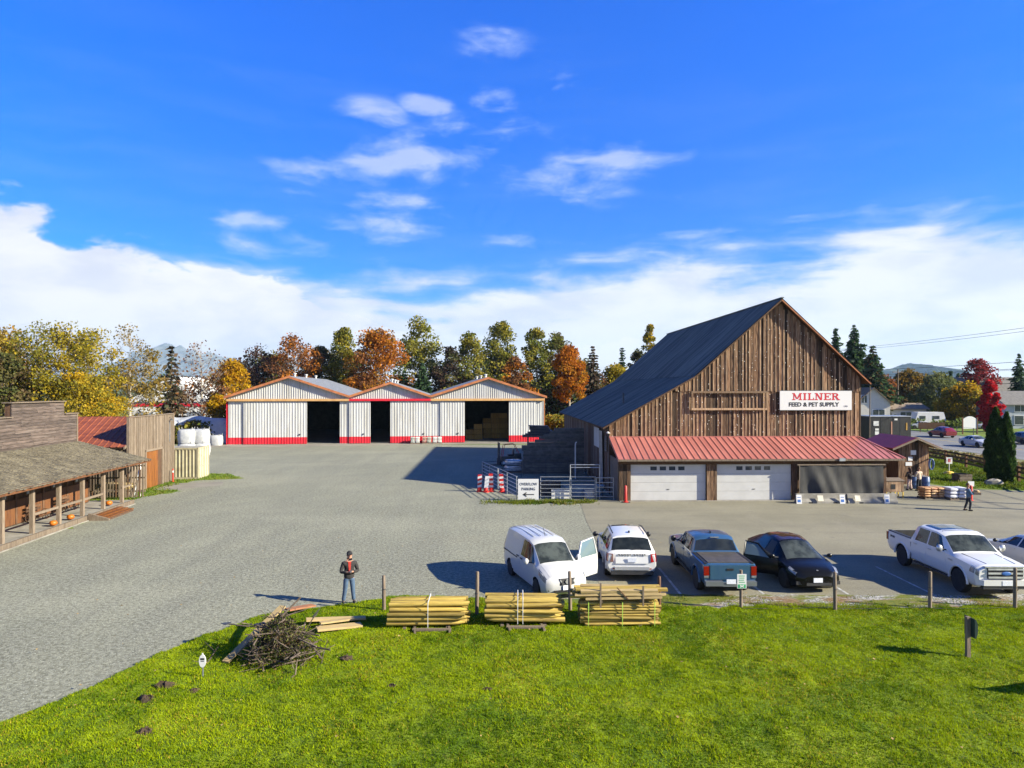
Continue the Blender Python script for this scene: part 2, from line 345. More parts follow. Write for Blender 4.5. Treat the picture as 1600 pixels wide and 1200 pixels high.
def f_verge(k, co):
    g = k.mix(k.ramp(k.noise(co, 13, 3, .7), .35, .65), (.10,.10,.095), (.42,.41,.39))
    br = k.mix(k.ramp(k.noise(co, 9, 4, .7), .4, .65), (.14,.085,.045), (.23,.16,.09))
    ms = k.mix(k.ramp(k.noise(co, 5, 4, .7), .4, .65), (.13,.135,.018), (.075,.10,.012))
    a = k.mix(k.ramp(k.noise(k.vm('MULTIPLY', co, (.5, 1, 1)), 1.0, 5, .65), .44, .56), g, br)
    return k.mix(k.ramp(k.noise(k.vm('ADD', k.vm('MULTIPLY', co, (.45, 1.2, 1)), (9, 5, 0)), .9, 5, .65), .46, .56), a, ms)
m_field = ground_mat('field_grass', f_field, bump=.4, bsc=3)
m_gravel = ground_mat('gravel', f_gravel, bump=.8, bsc=14)
m_asphalt = ground_mat('asphalt', f_asphalt, .85, .3, 30)
m_road = ground_mat('road_asphalt', f_road, .8)
m_concrete = ground_mat('yard_concrete', f_concrete, .9)
m_lawn = ground_mat('lawn_soil', f_lawn, bump=1.0, bsc=12)
m_verge = ground_mat('mossy_gravel', f_verge, bump=.8, bsc=16)
m_line = mk('faded_line_paint', (.50,.50,.48), (.26,.26,.24), 5, rough=.8, lo=.30, hi=.62)
def sheet(name, poly, z, mat, label=None, kind='structure'):
    me = bpy.data.meshes.new(name); me.from_pydata([(x, y, z) for x, y in poly], [], [tuple(range(len(poly)))]); me.materials.append(mat)
    bm = bmesh.new(); bm.from_mesh(me); bmesh.ops.triangulate(bm, faces=bm.faces); bmesh.ops.recalc_face_normals(bm, faces=bm.faces)
    if bm.faces and bm.faces[0].normal.z < 0: bmesh.ops.reverse_faces(bm, faces=bm.faces)
    bm.to_mesh(me); bm.free()
    o = link(name, me); return tag(o, label, None, None, kind)
def wobble(pts, amp, step=.5, seed=1):
    rr = random.Random(seed); out = []
    for i in range(len(pts)-1):
        a, b = Vector(pts[i]), Vector(pts[i+1]); n = max(1, int((b-a).length/step))
        for j in range(n):
            p = a.lerp(b, j/n); out.append((p.x+rr.uniform(-amp, amp), p.y+rr.uniform(-amp, amp)))
    return out+[tuple(pts[-1])]
# the ground reaches to the horizon: rings of quads
GR = [-12000, -3000, -800, -250, -100, 0, 100, 250, 800, 3000, 12000]
me = bpy.data.meshes.new('ground')
me.from_pydata([(x, y, 0) for y in GR for x in GR], [], [(j*11+i, j*11+i+1, (j+1)*11+i+1, (j+1)*11+i) for j in range(10) for i in range(10)])
me.materials.append(m_field); tag(link('ground', me), 'flat green farmland reaching to the horizon', None, None, 'structure')
edge = wobble([(-13.5, 8), (-11.75,14.2), (-11.2,15.2), (-10.4,17.1), (-9.4,20.1), (-8.0,22.4), (-6.1,23.25), (-4.5,24.0)], .10, .3, 3)
sheet('gravel_yard', [(-60,8)]+edge+[(7.2,24.1), (7.2,60), (6.5,91), (-60,91)], .004, m_gravel, 'pale grey gravel yard between the buildings')
sheet('parking_lot', wobble([(3.1,24.35), (30,24.3)], .09, .5, 5)+[(34,30),(36,36),(45,36),(45,47.5),(33.5,50.5),(31,56),(25.4,56),(25.4,47),(5,47.5),(4.45,44.6),(4.15,38),(4.1,31),(3.4,27)], .012, m_asphalt, 'worn grey asphalt parking lot with faded bay lines')
sheet('yard_apron', [(-42,86.5),(-30,87),(-18,90),(-8,91.6),(6,92.8),(9,112),(-45,107)], .009, m_concrete, 'tan hardstanding in front of the metal sheds')
lawn_far = wobble(wobble([(-4.5,24.05), (1,23.9), (4.8,23.1), (9,22.95), (14,22.9), (18,23.1), (30,23.0)], .42, 1.9, 8), .12, .3, 18)
LAWN = edge+lawn_far[1:]+[(30,8)]
sheet('lawn_edge', LAWN, .014, m_lawn, 'lawn soil reaching under the grass edge')
def vnoise(p, sc, seed):
    r_ = np.random.default_rng(seed); G = r_.random((64, 64)); q = p*sc; i = np.floor(q).astype(int); f = q-i; f = f*f*(3-2*f); i %= 64; j = (i+1) % 64
    return (G[i[:, 0], i[:, 1]]*(1-f[:, 0])+G[j[:, 0], i[:, 1]]*f[:, 0])*(1-f[:, 1])+(G[i[:, 0], j[:, 1]]*(1-f[:, 0])+G[j[:, 0], j[:, 1]]*f[:, 0])*f[:, 1]
def lawn_h(p): return .016+.065*vnoise(p, 1.1, 31)*vnoise(p, 2.6, 32)+.026*vnoise(p, 4.3, 33)**2+.020*vnoise(p, 9.1, 34)
def inpoly(pts, poly):
    x, y = pts[:, 0], pts[:, 1]; ins = np.zeros(len(pts), bool); j = len(poly)-1
    for i in range(len(poly)):
        xi, yi = poly[i]; xj, yj = poly[j]
        c = ((yi > y) != (yj > y)) & (x < (xj-xi)*(y-yi)/(yj-yi+1e-12)+xi); ins ^= c; j = i
    return ins
gxs, gys = np.arange(-13.6, 20.6, .085), np.arange(12.0, 24.6, .085); NX, NY = len(gxs), len(gys)
gp = np.stack(np.meshgrid(gxs, gys, indexing='ij'), -1).reshape(-1, 2); gz = lawn_h(gp)
ii, jj = np.meshgrid(np.arange(NX-1), np.arange(NY-1), indexing='ij'); q0 = (ii*NY+jj).ravel(); cen = gp[q0]+.0425
q0 = q0[inpoly(cen, LAWN) & (np.abs(cen[:, 0]) < .8*cen[:, 1]+1)]; quads = np.stack([q0, q0+NY, q0+NY+1, q0+1], 1)
me = bpy.data.meshes.new('lawn'); me.from_pydata(np.column_stack([gp, gz]).tolist(), [], quads.tolist()); bm = bmesh.new(); bm.from_mesh(me); bmesh.ops.delete(bm, geom=[v for v in bm.verts if not v.link_faces], context='VERTS'); bm.to_mesh(me); bm.free()
me.shade_smooth(); me.materials.append(m_lawn); tag(link('lawn', me), 'bright green front lawn with molehills', None, None, 'structure')
sheet('verge', wobble([(3.3,24.5), (30,24.45)], .14, .35, 4)+[(30,22.6)]+wobble([(28,22.75), (3.6,22.95)], .26, .3, 9), .024, m_verge, 'mossy gravel strip between asphalt and lawn')
for i, (x, y0, y1) in enumerate([(6.07,24.6,28.2), (9.07,24.6,28.2), (12.1,24.55,28.2), (15.15,24.55,28.4), (18.2,24.55,28.4)]):
    sheet('bay_line', [(x-.05,y0),(x+.05,y0),(x+.05,y1),(x-.05,y1)], .017, m_line, 'faded white parking bay line, %s counting from the gravel' % ['first','second','third','fourth','fifth'][i])
sheet('road', [(53.5,20),(71,20),(71,420),(53.5,420)], .010, m_road, 'two lane highway beyond the rail fence')
for x in (54.6, 69.9):
    sheet('road_edge_line', [(x-.07,20),(x+.07,20),(x+.07,300),(x-.07,300)], .015, m_line, 'white edge line of the highway')
sheet('road_centre_line', [(62,20),(62.25,20),(62.25,300),(62,300)], .015, mk('yellow_line', (.45,.33,.05), (.3,.24,.08), 3, rough=.8), 'yellow centre line of the highway')
sheet('shoulder', [(50.6,20),(53.4,20),(53.4,300),(50.6,300)], .008, m_verge, 'brushy gravel shoulder along the highway')
def f_brightgrass(k, co):
    a = k.mix(k.ramp(k.noise(co, .4, 5, .6), .34, .66), (.085,.150,.014), (.140,.170,.022))
    return k.mix(k.ramp(k.noise(co, 3, 4, .7), .5, .75), a, (.055,.085,.012))
m_bright = ground_mat('park_grass', f_brightgrass, bump=.8, bsc=6)
sheet('roadside_lawn', wobble([(31.5,56.5),(33,51.3),(38,49.2),(50.5,47)], .2, .6, 12)+[(50.5,100),(33,100)], .006, m_bright, 'grass strip between asphalt and rail fence')
sheet('park_lawn', [(72.5,60),(140,60),(140,200),(72.5,200)], .006, m_bright, 'sunny park lawn across the highway')
sheet('store_verge', wobble([(-23.3,36.0),(-24.0,39.5),(-25.4,46.5),(-23.9,49.5),(-25.8,51),(-25.5,55.2),(-22.2,56.5),(-24.4,59.5),(-27.5,60)], .22, .4, 6)+[(-28.5,46),(-25.0,36)], .0085, m_bright, 'grass tufts along the old store front')
# ---- grass blades on the lawn
def blades(name, pts, hmin, hmax, wid, cols, label, z0=.0):
    tuft = vnoise(pts, 3.1, 1)*.6+vnoise(pts, 7.7, 2)*.4; n = len(pts); a = RNG.uniform(0, 2*np.pi, n); h = (hmin+(hmax-hmin)*RNG.random(n))*(.45+1.25*tuft**1.3); lean = RNG.normal(0, .5, (n, 2))*h[:, None]
    wv = np.stack([np.cos(a), np.sin(a)], 1)*wid*RNG.uniform(.6, 1.4, n)[:, None]
    v = np.zeros((n, 3, 3), np.float32)
    v[:, 0, :2] = pts-wv; v[:, 1, :2] = pts+wv; v[:, 2, :2] = pts+lean; v[:, 2, 2] = h; v[:, :, 2] += (lawn_h(pts)[:, None] if z0 < 0 else z0)
    me = bpy.data.meshes.new(name); me.vertices.add(3*n); me.loops.add(3*n); me.polygons.add(n)
    me.vertices.foreach_set('co', v.ravel()); me.loops.foreach_set('vertex_index', np.arange(3*n, dtype=np.int32))
    me.polygons.foreach_set('loop_start', np.arange(0, 3*n, 3, dtype=np.int32)); me.update()
    at = me.attributes.new('Col', 'FLOAT_COLOR', 'POINT')
    patch = vnoise(pts, .55, 5)*.45+vnoise(pts, 1.7, 6)*.35+vnoise(pts, 5.1, 7)*.3
    t = np.clip((patch-.5)*2.3+.5+RNG.uniform(-.35, .35, n), 0, 1)[:, None]
    c = np.array(cols[0])*(1-t)+np.array(cols[1])*t
    dry = RNG.random(n) < .03+.5*np.clip(vnoise(pts, .8, 9)-.55, 0, 1); c[dry] = np.array(cols[2])
    c = c*RNG.uniform(.75, 1.2, n)[:, None]
    cc = np.ones((n, 3, 4), np.float32); cc[:, :, :3] = c[:, None, :]
    at.data.foreach_set('color', cc.ravel()); me.materials.append(M_BLADE)
    return tag(link(name, me), label, 'grass', None, 'stuff')
def leaf_mat(name, rough=.6, trans=.35, spec=.10):
    m = bpy.data.materials.new(name); m.use_nodes = True; t = m.node_tree; t.nodes.clear(); k = NT(t)
    at = k.new('ShaderNodeAttribute', attribute_name='Col')
    d = k.new('ShaderNodeBsdfPrincipled'); d.inputs['Roughness'].default_value = rough; d.inputs['Specular IOR Level'].default_value = spec
    tr = k.new('ShaderNodeBsdfTranslucent'); mx = k.new('ShaderNodeMixShader'); mx.inputs[0].default_value = trans
    k.put(d.inputs['Base Color'], at.outputs['Color']); k.put(tr.inputs['Color'], at.outputs['Color'])
    k.l.new(d.outputs[0], mx.inputs[1]); k.l.new(tr.outputs[0], mx.inputs[2])
    o = k.new('ShaderNodeOutputMaterial'); k.l.new(mx.outputs[0], o.inputs[0]); return m
M_LEAF = leaf_mat('leaf', .6, .45); M_BLADE = leaf_mat('grass_blade', .8, .35, .02)
def lawn_pts(n):
    p = np.stack([RNG.uniform(-12.5, 20, n), RNG.uniform(12.4, 24.2, n)], 1)
    p = p[np.abs(p[:, 0]) < .77*p[:, 1]+.6]
    return p[inpoly(p, LAWN)]
LP = lawn_pts(600000); _b = np.stack([RNG.uniform(-4, 20, 26000), 22.7+np.abs(RNG.normal(0, .38, 26000))], 1); _b = _b[vnoise(_b, 1.3, 21) > .42]
blades('grass', np.concatenate([LP, _b]), .018, .062, .009, [(.075,.140,.003), (.265,.335,.005), (.36,.27,.03)], 'short bright green grass covering the front lawn', -1)
p = np.stack([RNG.uniform(30, 52, 60000), RNG.uniform(47, 74, 60000)], 1)
p = p[inpoly(p, [(32,57),(33.3,51.6),(38,49.5),(50.5,47.2),(50.5,74),(36,74)])]
blades('grass', p, .06, .2, .03, [(.065,.125,.010), (.150,.190,.018), (.2,.17,.05)], 'rough sunlit grass beside the rail fence', .006)
p = np.stack([RNG.uniform(-29, -22, 9000), RNG.uniform(35.5, 60, 9000)], 1)
p = p[inpoly(p, [(-23.6,36.0),(-24.2,39.5),(-25.3,46),(-24.2,49.5),(-26,51),(-25.7,55),(-22.6,56.5),(-24.6,59.3),(-27.5,59.8),(-28,46),(-25.0,36)])]
blades('grass', p, .05, .18, .03, [(.06,.115,.010), (.13,.17,.016), (.2,.17,.05)], 'scruffy grass along the old store front', .0085)
p = np.stack([RNG.uniform(3.5, 21, 5000), RNG.uniform(22.7, 24.4, 5000)], 1)
p = p[(np.sin(p[:, 0]*1.7)+np.sin(p[:, 0]*.63+p[:, 1]*2)) > .1]
blades('grass', p, .02, .09, .010, [(.09,.115,.012), (.16,.17,.02), (.25,.18,.07)], 'sparse mossy tufts on the gravel verge', .024)
p = np.stack([RNG.normal(2.4, 1.9, 5200), RNG.normal(44.55, .42, 5200)], 1); p = p[(vnoise(p, 1.6, 41) > .45) & (p[:, 0] < 5.6) & (p[:, 0] > -2.2)]
blades('grass', p, .04, .22, .025, [(.065,.115,.012), (.14,.16,.02), (.25,.2,.06)], 'weeds under the pipe corral fence', .006)
# ---- molehills, fallen leaves
for (px, py, r, lab) in [(258,1075,.30,'broad molehill of dark earth below the oval sign'), (230,1095,.24,'molehill of dark earth on lawn near the gravel edge'), (303,1083,.16,'little molehill of loose earth beside the oval sign'),
        (227,1147,.20,'molehill of dark earth among fallen leaves on lawn'), (217,1178,.12,'small dark molehill lowest on the lawn'), (541,1032,.22,'dark molehill on lawn between brush pile and log bundles'),
        (612,1075,.15,'small flattened molehill on open lawn below the logs'), (762,1080,.12,'tiny molehill in the middle of the lawn')]:
    Y = CAM_H*F_PX/(py-HORIZON); r *= .78; b = MB(); n = 16; vs = [(0, 0, r*.45)]
    for j, (q, h) in enumerate([(.35,.42),(.7,.22),(1.0,0.0)]):
        for i in range(n):
            t = 6.283*i/n; rr = r*q*random.uniform(.65, 1.3); vs.append((rr*math.cos(t)*1.25, rr*math.sin(t), r*h*random.uniform(.4, 1.5)))
    fs = [(0, 1+i, 1+(i+1)%n) for i in range(n)]+[(1+j*n+i, 1+(j+1)*n+i, 1+(j+1)*n+(i+1)%n, 1+j*n+(i+1)%n) for j in range(2) for i in range(n)]
    b.add(vs, fs); tag(b.build('molehill', dirt, loc=(gx(px, Y), Y, .05)), lab, 'molehill', 'molehills on the lawn')
leafm = mk('dry_leaf', (.34,.24,.10), (.24,.15,.05), 20, rough=.8, rnd=.3)
b = MB()
for i in range(150):
    X, Y = random.uniform(-16, 12), random.uniform(13, 34)
    if abs(X) > .78*Y: continue
    s_ = random.uniform(.018, .045); a = random.uniform(0, 6.28); z = .12 if Y < 23 else .03
    vs = [(X+s_*math.cos(a+k*1.2566)*(1 if k % 2 else .75), Y+s_*math.sin(a+k*1.2566), z+random.uniform(0, .03)) for k in range(5)]; b.add(vs, [(0,1,2,3,4)])
tag(b.build('fallen_leaves', leafm), 'dry tan leaves scattered over lawn and gravel', 'leaves', None, 'stuff')
# ================================================================== BARN
def lerp(a, b, t): return a+(b-a)*t
BARN = thing('barn', 'big weathered wooden barn with dark metal roof and red lean-to', 'barn', (6.9, 48.1, 0), R(1.6))
PROF = [(-.55,4.72), (6.0,8.35), (12.1,13.75), (18.45,7.85)]       # roof line across the front
def rake(x):
    for (a, za), (b, zb) in zip(PROF, PROF[1:]):
        if x <= b: return lerp(za, zb, (x-a)/(b-a))
    return PROF[-1][1]
b = MB()
poly = [(0.05,0), (18,0), (18,rake(18)-.25), (12.1,13.45), (6.0,8.08), (0.05,rake(0)-.2)]
b.prism(poly, lambda u, v, a: (u, a, v), 0.10, 30.9)
wall = b.build('wall', wood_barn_dark, BARN, recalc=True)
def vboard(name, x0, x1, z0, zt0, zt1, y0, y1, mat, parent):
    return MB().hexa([(x0,y0,z0),(x1,y0,z0),(x1,y1,z0),(x0,y1,z0),(x0,y0,zt0),(x1,y0,zt1),(x1,y1,zt1),(x0,y1,zt0)]).build(name, mat, parent)
x = 0.0; rr = random.Random(4)
while x < 17.9:
    wd = rr.uniform(.22, .33); x1 = min(x+wd, 18.0); top = rake(x)-.16, rake(x1)-.16
    split = 7.27 if max(top) > 7.6 else None
    oy = rr.uniform(-.014, .014); g = rr.choice((.010,.014,.020,.032))
    t0, t1 = (min(top[0], 7.27), min(top[1], 7.27)) if split else top
    vboard('board', x+g, x1-g, 3.5, t0, t1, .045+oy, .10, wood_barn, wall)
    if rr.random() < .8:
        bw = rr.uniform(.035, .055); vboard('batten', x-bw, x+bw, 3.5, t0-.02, t0-.02, .012+oy, .05, wood_batten, wall)
    if split:
        oy = rr.uniform(-.012, .012)
        vboard('board', x+g, x1-g, 7.22+rr.uniform(-.03, .03), top[0], top[1], -.005+oy, .045, wood_barn, wall)
        if rr.random() < .8:
            bw = rr.uniform(.035, .055); vboard('batten', x-bw, x+bw, 7.25, min(top)-.02, min(top)-.02, -.035+oy, -.002, wood_batten, wall)
    x = x1
# left wall: grey boards, missing pieces, hanging tin
y = .12
while y < 30.5:
    wd = rr.uniform(.26, .5)
    if not (2.6 < y < 4.2):
        MB().box(-.02+rr.uniform(-.015, .015), .05, y, y+wd-.02, .0 if rr.random() > .25 else .5, 4.75).build('board', wood_grey if rr.random() < .5 else wood_barn_dark, wall)
    y += wd
def ribbed(mb, p0, u, v, nrm, lu, lv, pitch=.3, d=.035, mi=0):
    """trapezoid ribbed sheet: ribs run along v, spaced along u"""
    p0, u, v, nrm = map(Vector, (p0, u, v, nrm)); prof = []; t = 0.0
    while t < lu-1e-6:
        for q, h in ((0, 0), (.62, 0), (.72, 1), (.90, 1)):
            if t+q*pitch <= lu: prof.append((t+q*pitch, h*d))
        t += pitch
    prof.append((lu, 0)); vs = []
    for q, h in prof:
        vs.append(p0+u*q+nrm*h); vs.append(p0+u*q+nrm*h+v*lv)
    mb.add(vs, [(2*i, 2*i+2, 2*i+3, 2*i+1) for i in range(len(prof)-1)], mi); return mb
tin = MB(); ribbed(tin, (-.12,2.3,.4), (0,1,0), (-.02,0,1), (-1,0,0), 1.5, 3.9, .2, .03)
tin.build('tin_sheet', metal_roof_light, wall)
tin = MB(); ribbed(tin, (-.10,4.3,2.9), (0,1,0), (0,0,1), (-1,0,0), 2.4, 1.5, .3, .03)
tin.build('tin_sheet', metal_white, wall)
for k in range(7): MB().obox((-.12, 1.1, 3.0+k*.16), (.03, .9, .12), (0, .5, 0)).build('louvre_slat', wood_grey, wall)
# roof: panels laid up the slope, three slopes
roof = MB().box(12.0, 12.2, -.5, 31.3, 13.80, 13.87).build('roof', roof_dark, BARN)
def roof_panels(a, za, c, zc, name, mat, par, y0, y1, step=.98, lift=.02):
    u = Vector((c-a, 0, zc-za)); L = u.length; u.normalize(); n = Vector((-u.z, 0, u.x)); n = n if n.z > 0 else -n
    k = 0; y = y0
    while y < y1-.05:
        wd = min(step, y1-y); mb = MB(); lf = lift+(.006 if k % 2 else 0)+rr.uniform(0, .004)
        ribbed(mb, Vector((a, y, za))+n*lf, (0,1,0), u, n, wd, L, .33, .022)
        mb.build(name, mat, par); y += wd; k += 1
roof_panels(-.55, 4.72, 6.05, 8.37, 'roof_panel', roof_dark, roof, -.45, 31.2)
roof_panels(5.9, 8.32, 12.12, 13.79, 'roof_panel', roof_dark, roof, -.45, 31.2)
roof_panels(18.45, 7.85, 12.08, 13.79, 'roof_panel', roof_dark, roof, -.45, 31.2)
for (a, za), (c, zc) in zip(PROF, PROF[1:]):
    for yy in (-.43, 31.1):
        MB().hexa([(a,yy,za-.13),(c,yy,zc-.13),(c,yy+.05,zc-.13),(a,yy+.05,za-.13),(a,yy,za),(c,yy,zc),(c,yy+.05,zc),(a,yy+.05,za)]).build('rake_board', wood_barn_dark if a < 12 else trim_orange, roof)
    MB().hexa([(a,-.38,za-.07),(c,-.38,zc-.07),(c,31.1,zc-.07),(a,31.1,za-.07),(a,-.38,za-.01),(c,-.38,zc-.01),(c,31.1,zc-.01),(a,31.1,za-.01)]).build('soffit', wood_barn_dark, roof)
MB().cyl((2.2,6.5,6.2), (2.2,6.5,7.1), .06).build('vent_pipe', steel_dark, roof)
# empty sign frame on the boards
fr = MB().box(5.75,11.15,-.16,-.06,7.12,7.26).build('sign_frame', wood_batten, BARN)
MB().box(5.75,11.15,-.16,-.06,5.92,6.06).build('frame_rail', wood_batten, fr)
for xx in (5.75, 11.03): MB().box(xx,xx+.12,-.159,-.061,6.06,7.12).build('frame_stile', wood_batten, fr)
# string lights on the gable: thin hanging strands with small white bulbs
b = MB(); rr2 = random.Random(12)
for k in range(54):
    xx = .25+k*.33+rr2.uniform(-.14, .14); zt = rake(xx)-.3; zl = 4.05; dn_ = rr2.choice((.12,.25,.45,.6,.8))
    z = zt
    while z > zl:
        z -= abs(rr2.gauss(.30, .22))+.05
        if z > zl and rr2.random() < dn_:
            r = rr2.uniform(.012, .026); b.ball((xx+rr2.gauss(0, .05), -.08, z), (r, .02, r*rr2.uniform(1, 1.9)), 5, 3)
b.build('string_lights', mk('bulb_white', (.85,.82,.74), None, rough=.4), BARN)['kind'] = 'stuff'
# ---- store sign
SG = thing('store_sign', 'white rectangular store sign with red and black lettering on barn', 'sign', (6.9+12.05*math.cos(R(1.6)), 48.1+12.05*math.sin(R(1.6)), 5.92), R(1.6))
MB().box(0,5.15,-.16,-.07,0,1.36).build('panel', sign_white, SG)
MB().box(-.03,5.18,-.165,-.075,-.03,0).build('edge_strip', steel_dark, SG); MB().box(-.03,5.18,-.165,-.075,1.36,1.39).build('edge_strip', steel_dark, SG)
def slab(ch, x0, z0, wd, h, t=.10, s=.055):
    """slab-serif capitals drawn as polygons: list of quads/polys in (x,z)"""
    P = []
    def rect(a, c, d, e): P.append([(x0+a, z0+c), (x0+d, z0+c), (x0+d, z0+e), (x0+a, z0+e)])
    def foot(cx, zz): rect(cx-t*.5-.06, zz, cx+t*.5+.06, zz+s)
    if ch == 'I': rect(wd/2-t/2, 0, wd/2+t/2, h); foot(wd/2, 0); foot(wd/2, h-s)
    if ch == 'L': rect(.07, 0, .07+t, h); foot(.07+t/2, h-s); rect(0, 0, wd, s); rect(wd-s, 0, wd, .17)
    if ch == 'E': rect(.07, 0, .07+t, h); rect(0, 0, wd, s); rect(0, h-s, wd, h); rect(.07, h/2-s/2, wd*.72, h/2+s/2); rect(wd-s, 0, wd, .15); rect(wd-s, h-.15, wd, h); rect(wd*.72-s, h/2-.08, wd*.72, h/2+.08)
    if ch in 'MN':
        q = t*.55 if ch == 'N' else t*.95
        rect(.07, 0, .07+t*.62, h); rect(wd-.07-t*.8, 0, wd-.07, h); foot(.07+t*.3, 0)
        rect(0, h-s, .17, h)
        if ch == 'N':
            P.append([(x0+.05, z0+h), (x0+.05+t*1.1, z0+h), (x0+wd-.07, z0), (x0+wd-.07-t*1.1, z0)]); foot(wd-.07-t*.4, h-s)
        else:
            foot(wd-.07-t*.4, 0); rect(wd-.17, h-s, wd, h); c = wd/2
            P.append([(x0+.05, z0+h), (x0+.05+t, z0+h), (x0+c+t*.3, z0+.08), (x0+c-t*.5, z0+.08)])
            P.append([(x0+wd-.05-t, z0+h), (x0+wd-.05, z0+h), (x0+c+t*.5, z0+.08), (x0+c-t*.3, z0+.08)])
    if ch == 'R':
        rect(.07, 0, .07+t, h); foot(.07+t/2, 0); rect(0, h-s, .2, h)
        o, i = [], []
        for k in range(9):
            a = math.pi/2-math.pi*k/8; o.append((wd*.52+math.cos(a)*wd*.33, h*.74+math.sin(a)*h*.26)); i.append((wd*.50+math.cos(a)*(wd*.33-t), h*.74+math.sin(a)*(h*.26-s)))
        for k in range(8): P.append([(x0+q[0], z0+q[1]) for q in (o[k], o[k+1], i[k+1], i[k])])
        rect(.07+t, h-s, wd*.52, h); rect(.07+t, h*.48, wd*.52, h*.48+s)
        P.append([(x0+wd*.45, z0+h*.50), (x0+wd*.45+t*1.1, z0+h*.50), (x0+wd+.0, z0), (x0+wd-t*1.25, z0)]); rect(wd-.16, 0, wd+.03, s)
    return P
xx = .88
for ch, wd in zip('MILNER', (.70,.30,.46,.60,.50,.58)):
    mb = MB()
    for k, q in enumerate(slab(ch, xx, .70, wd, .50, .125, .065)): mb.add([(u, -.164-.0006*k, v) for u, v in q], [tuple(range(len(q)))])
    mb.build('lettering', ink_red, SG); xx += wd+.05
text_mesh('FEED & PET SUPPLY', .40, ink_black, SG, (2.42, -.166, .38), (R(90), 0, 0), .012, spacing=1.02, sx=1.03)
text_mesh('LTD', .15, ink_black, SG, (4.72, -.166, .26), (R(90), 0, 0), .0)
# ---- lean-to along the front
LT = thing('lean_to', 'red metal roofed lean-to with garage bays along barn front', 'lean-to', (6.9, 48.1, 0), R(1.6))
TOPZ, EAVZ, EAVY = 4.0, 2.80, -3.5
lr = MB().hexa([(.0,EAVY+.1,EAVZ-.16),(18.75,EAVY+.1,EAVZ-.16),(17.7,-.02,TOPZ-.16),(.0,-.02,TOPZ-.16),(.0,EAVY+.1,EAVZ-.04),(18.75,EAVY+.1,EAVZ-.04),(17.7,-.02,TOPZ-.04),(.0,-.02,TOPZ-.04)]).build('roof', wood_barn_dark, LT)
x = -.05; k = 0; PW = .42
sl = Vector((0, 0-EAVY, TOPZ-EAVZ)); L = sl.length; sl.normalize(); nn = Vector((0, -sl.z, sl.y))
while x < 18.9:
    # right end is cut on a slant, so panels there stop short of the top
    def tmax(q): return max(0.02, min(1.0, (18.95-q)/1.25)) if q > 17.7 else 1.0
    x1 = min(x+PW, 18.95); a = Vector((x, EAVY, EAVZ)); c = Vector((x1, EAVY, EAVZ)); h = nn*.022
    ta, tc = tmax(x)*L, tmax(x1)*L; e = .03
    ps = [a, c, c+sl*tc, a+sl*ta]
    up = [p+nn*.004 for p in ps]
    mb = MB().add(ps+up, MB.BF)
    rb = [a-Vector((0.0,0,0)), a+Vector((e,0,0)), a+Vector((e,0,0))+sl*ta, a+sl*ta]; mb.add([p+nn*.004 for p in rb]+[p+nn*.04 for p in rb], MB.BF)
    mb.build('roof_panel', roof_salmon, lr); x += PW; k += 1
MB().hexa([(18.95,EAVY,EAVZ+.03),(19.05,EAVY,EAVZ+.03),(17.8,0,TOPZ+.03),(17.7,0,TOPZ+.03),(18.95,EAVY,EAVZ+.07),(19.05,EAVY,EAVZ+.07),(17.8,0,TOPZ+.07),(17.7,0,TOPZ+.07)]).build('hip_trim', roof_salmon, lr)
MB().hexa([(18.80,EAVY+.05,EAVZ-.14),(18.98,EAVY+.05,EAVZ-.14),(18.1,2.2,EAVZ+.2),(17.95,2.2,EAVZ+.2),(18.80,EAVY+.05,EAVZ),(18.98,EAVY+.05,EAVZ),(18.1,2.2,EAVZ+.34),(17.95,2.2,EAVZ+.34)]).build('side_beam', wood_barn_dark, lr)
MB().box(-.05,17.75,-.03,.03,TOPZ-.02,TOPZ+.07).build('flashing', roof_salmon, lr)
MB().box(-.05,18.95,EAVY-.02,EAVY+.05,EAVZ-.13,EAVZ-.005).build('fascia', wood_grey, lr)
MB().hexa([(-.07,EAVY,EAVZ-.14),(-.01,EAVY,EAVZ-.14),(-.01,0,TOPZ-.14),(-.07,0,TOPZ-.14),(-.07,EAVY,EAVZ+.02),(-.01,EAVY,EAVZ+.02),(-.01,0,TOPZ+.02),(-.07,0,TOPZ+.02)]).build('barge_board', roof_salmon, lr)
WY = -3.05   # plane of the garage front
hd = MB().box(.05,18.2,WY,WY+.2,2.42,2.72).build('header', wood_barn_dark, LT)
def postboards(x0, x1, n):
    for i in range(n):
        q = lerp(x0, x1, i/n); e = lerp(x0, x1, (i+1)/n)
        MB().box(q+.006, e-.006, WY-.02-rr.uniform(0, .02), WY+.14, .02, 2.42).build('board', wood_barn, hd)
postboards(.08,.85,3); postboards(5.92,6.6,3); MB().box(11.66,12.0,WY-.01,WY+.16,.0,2.42).build('post', wood_barn_dark, hd); MB().box(17.75,18.0,WY-.01,WY+.16,0,2.42).build('post', wood_barn_dark, hd)
MB().box(.02,.08,WY+.1,-.0,0,2.75).build('side_wall', wood_grey, LT)
MB().box(.1,18.0,-.02,.04,0,2.7).build('back_wall', wood_barn_dark, LT)
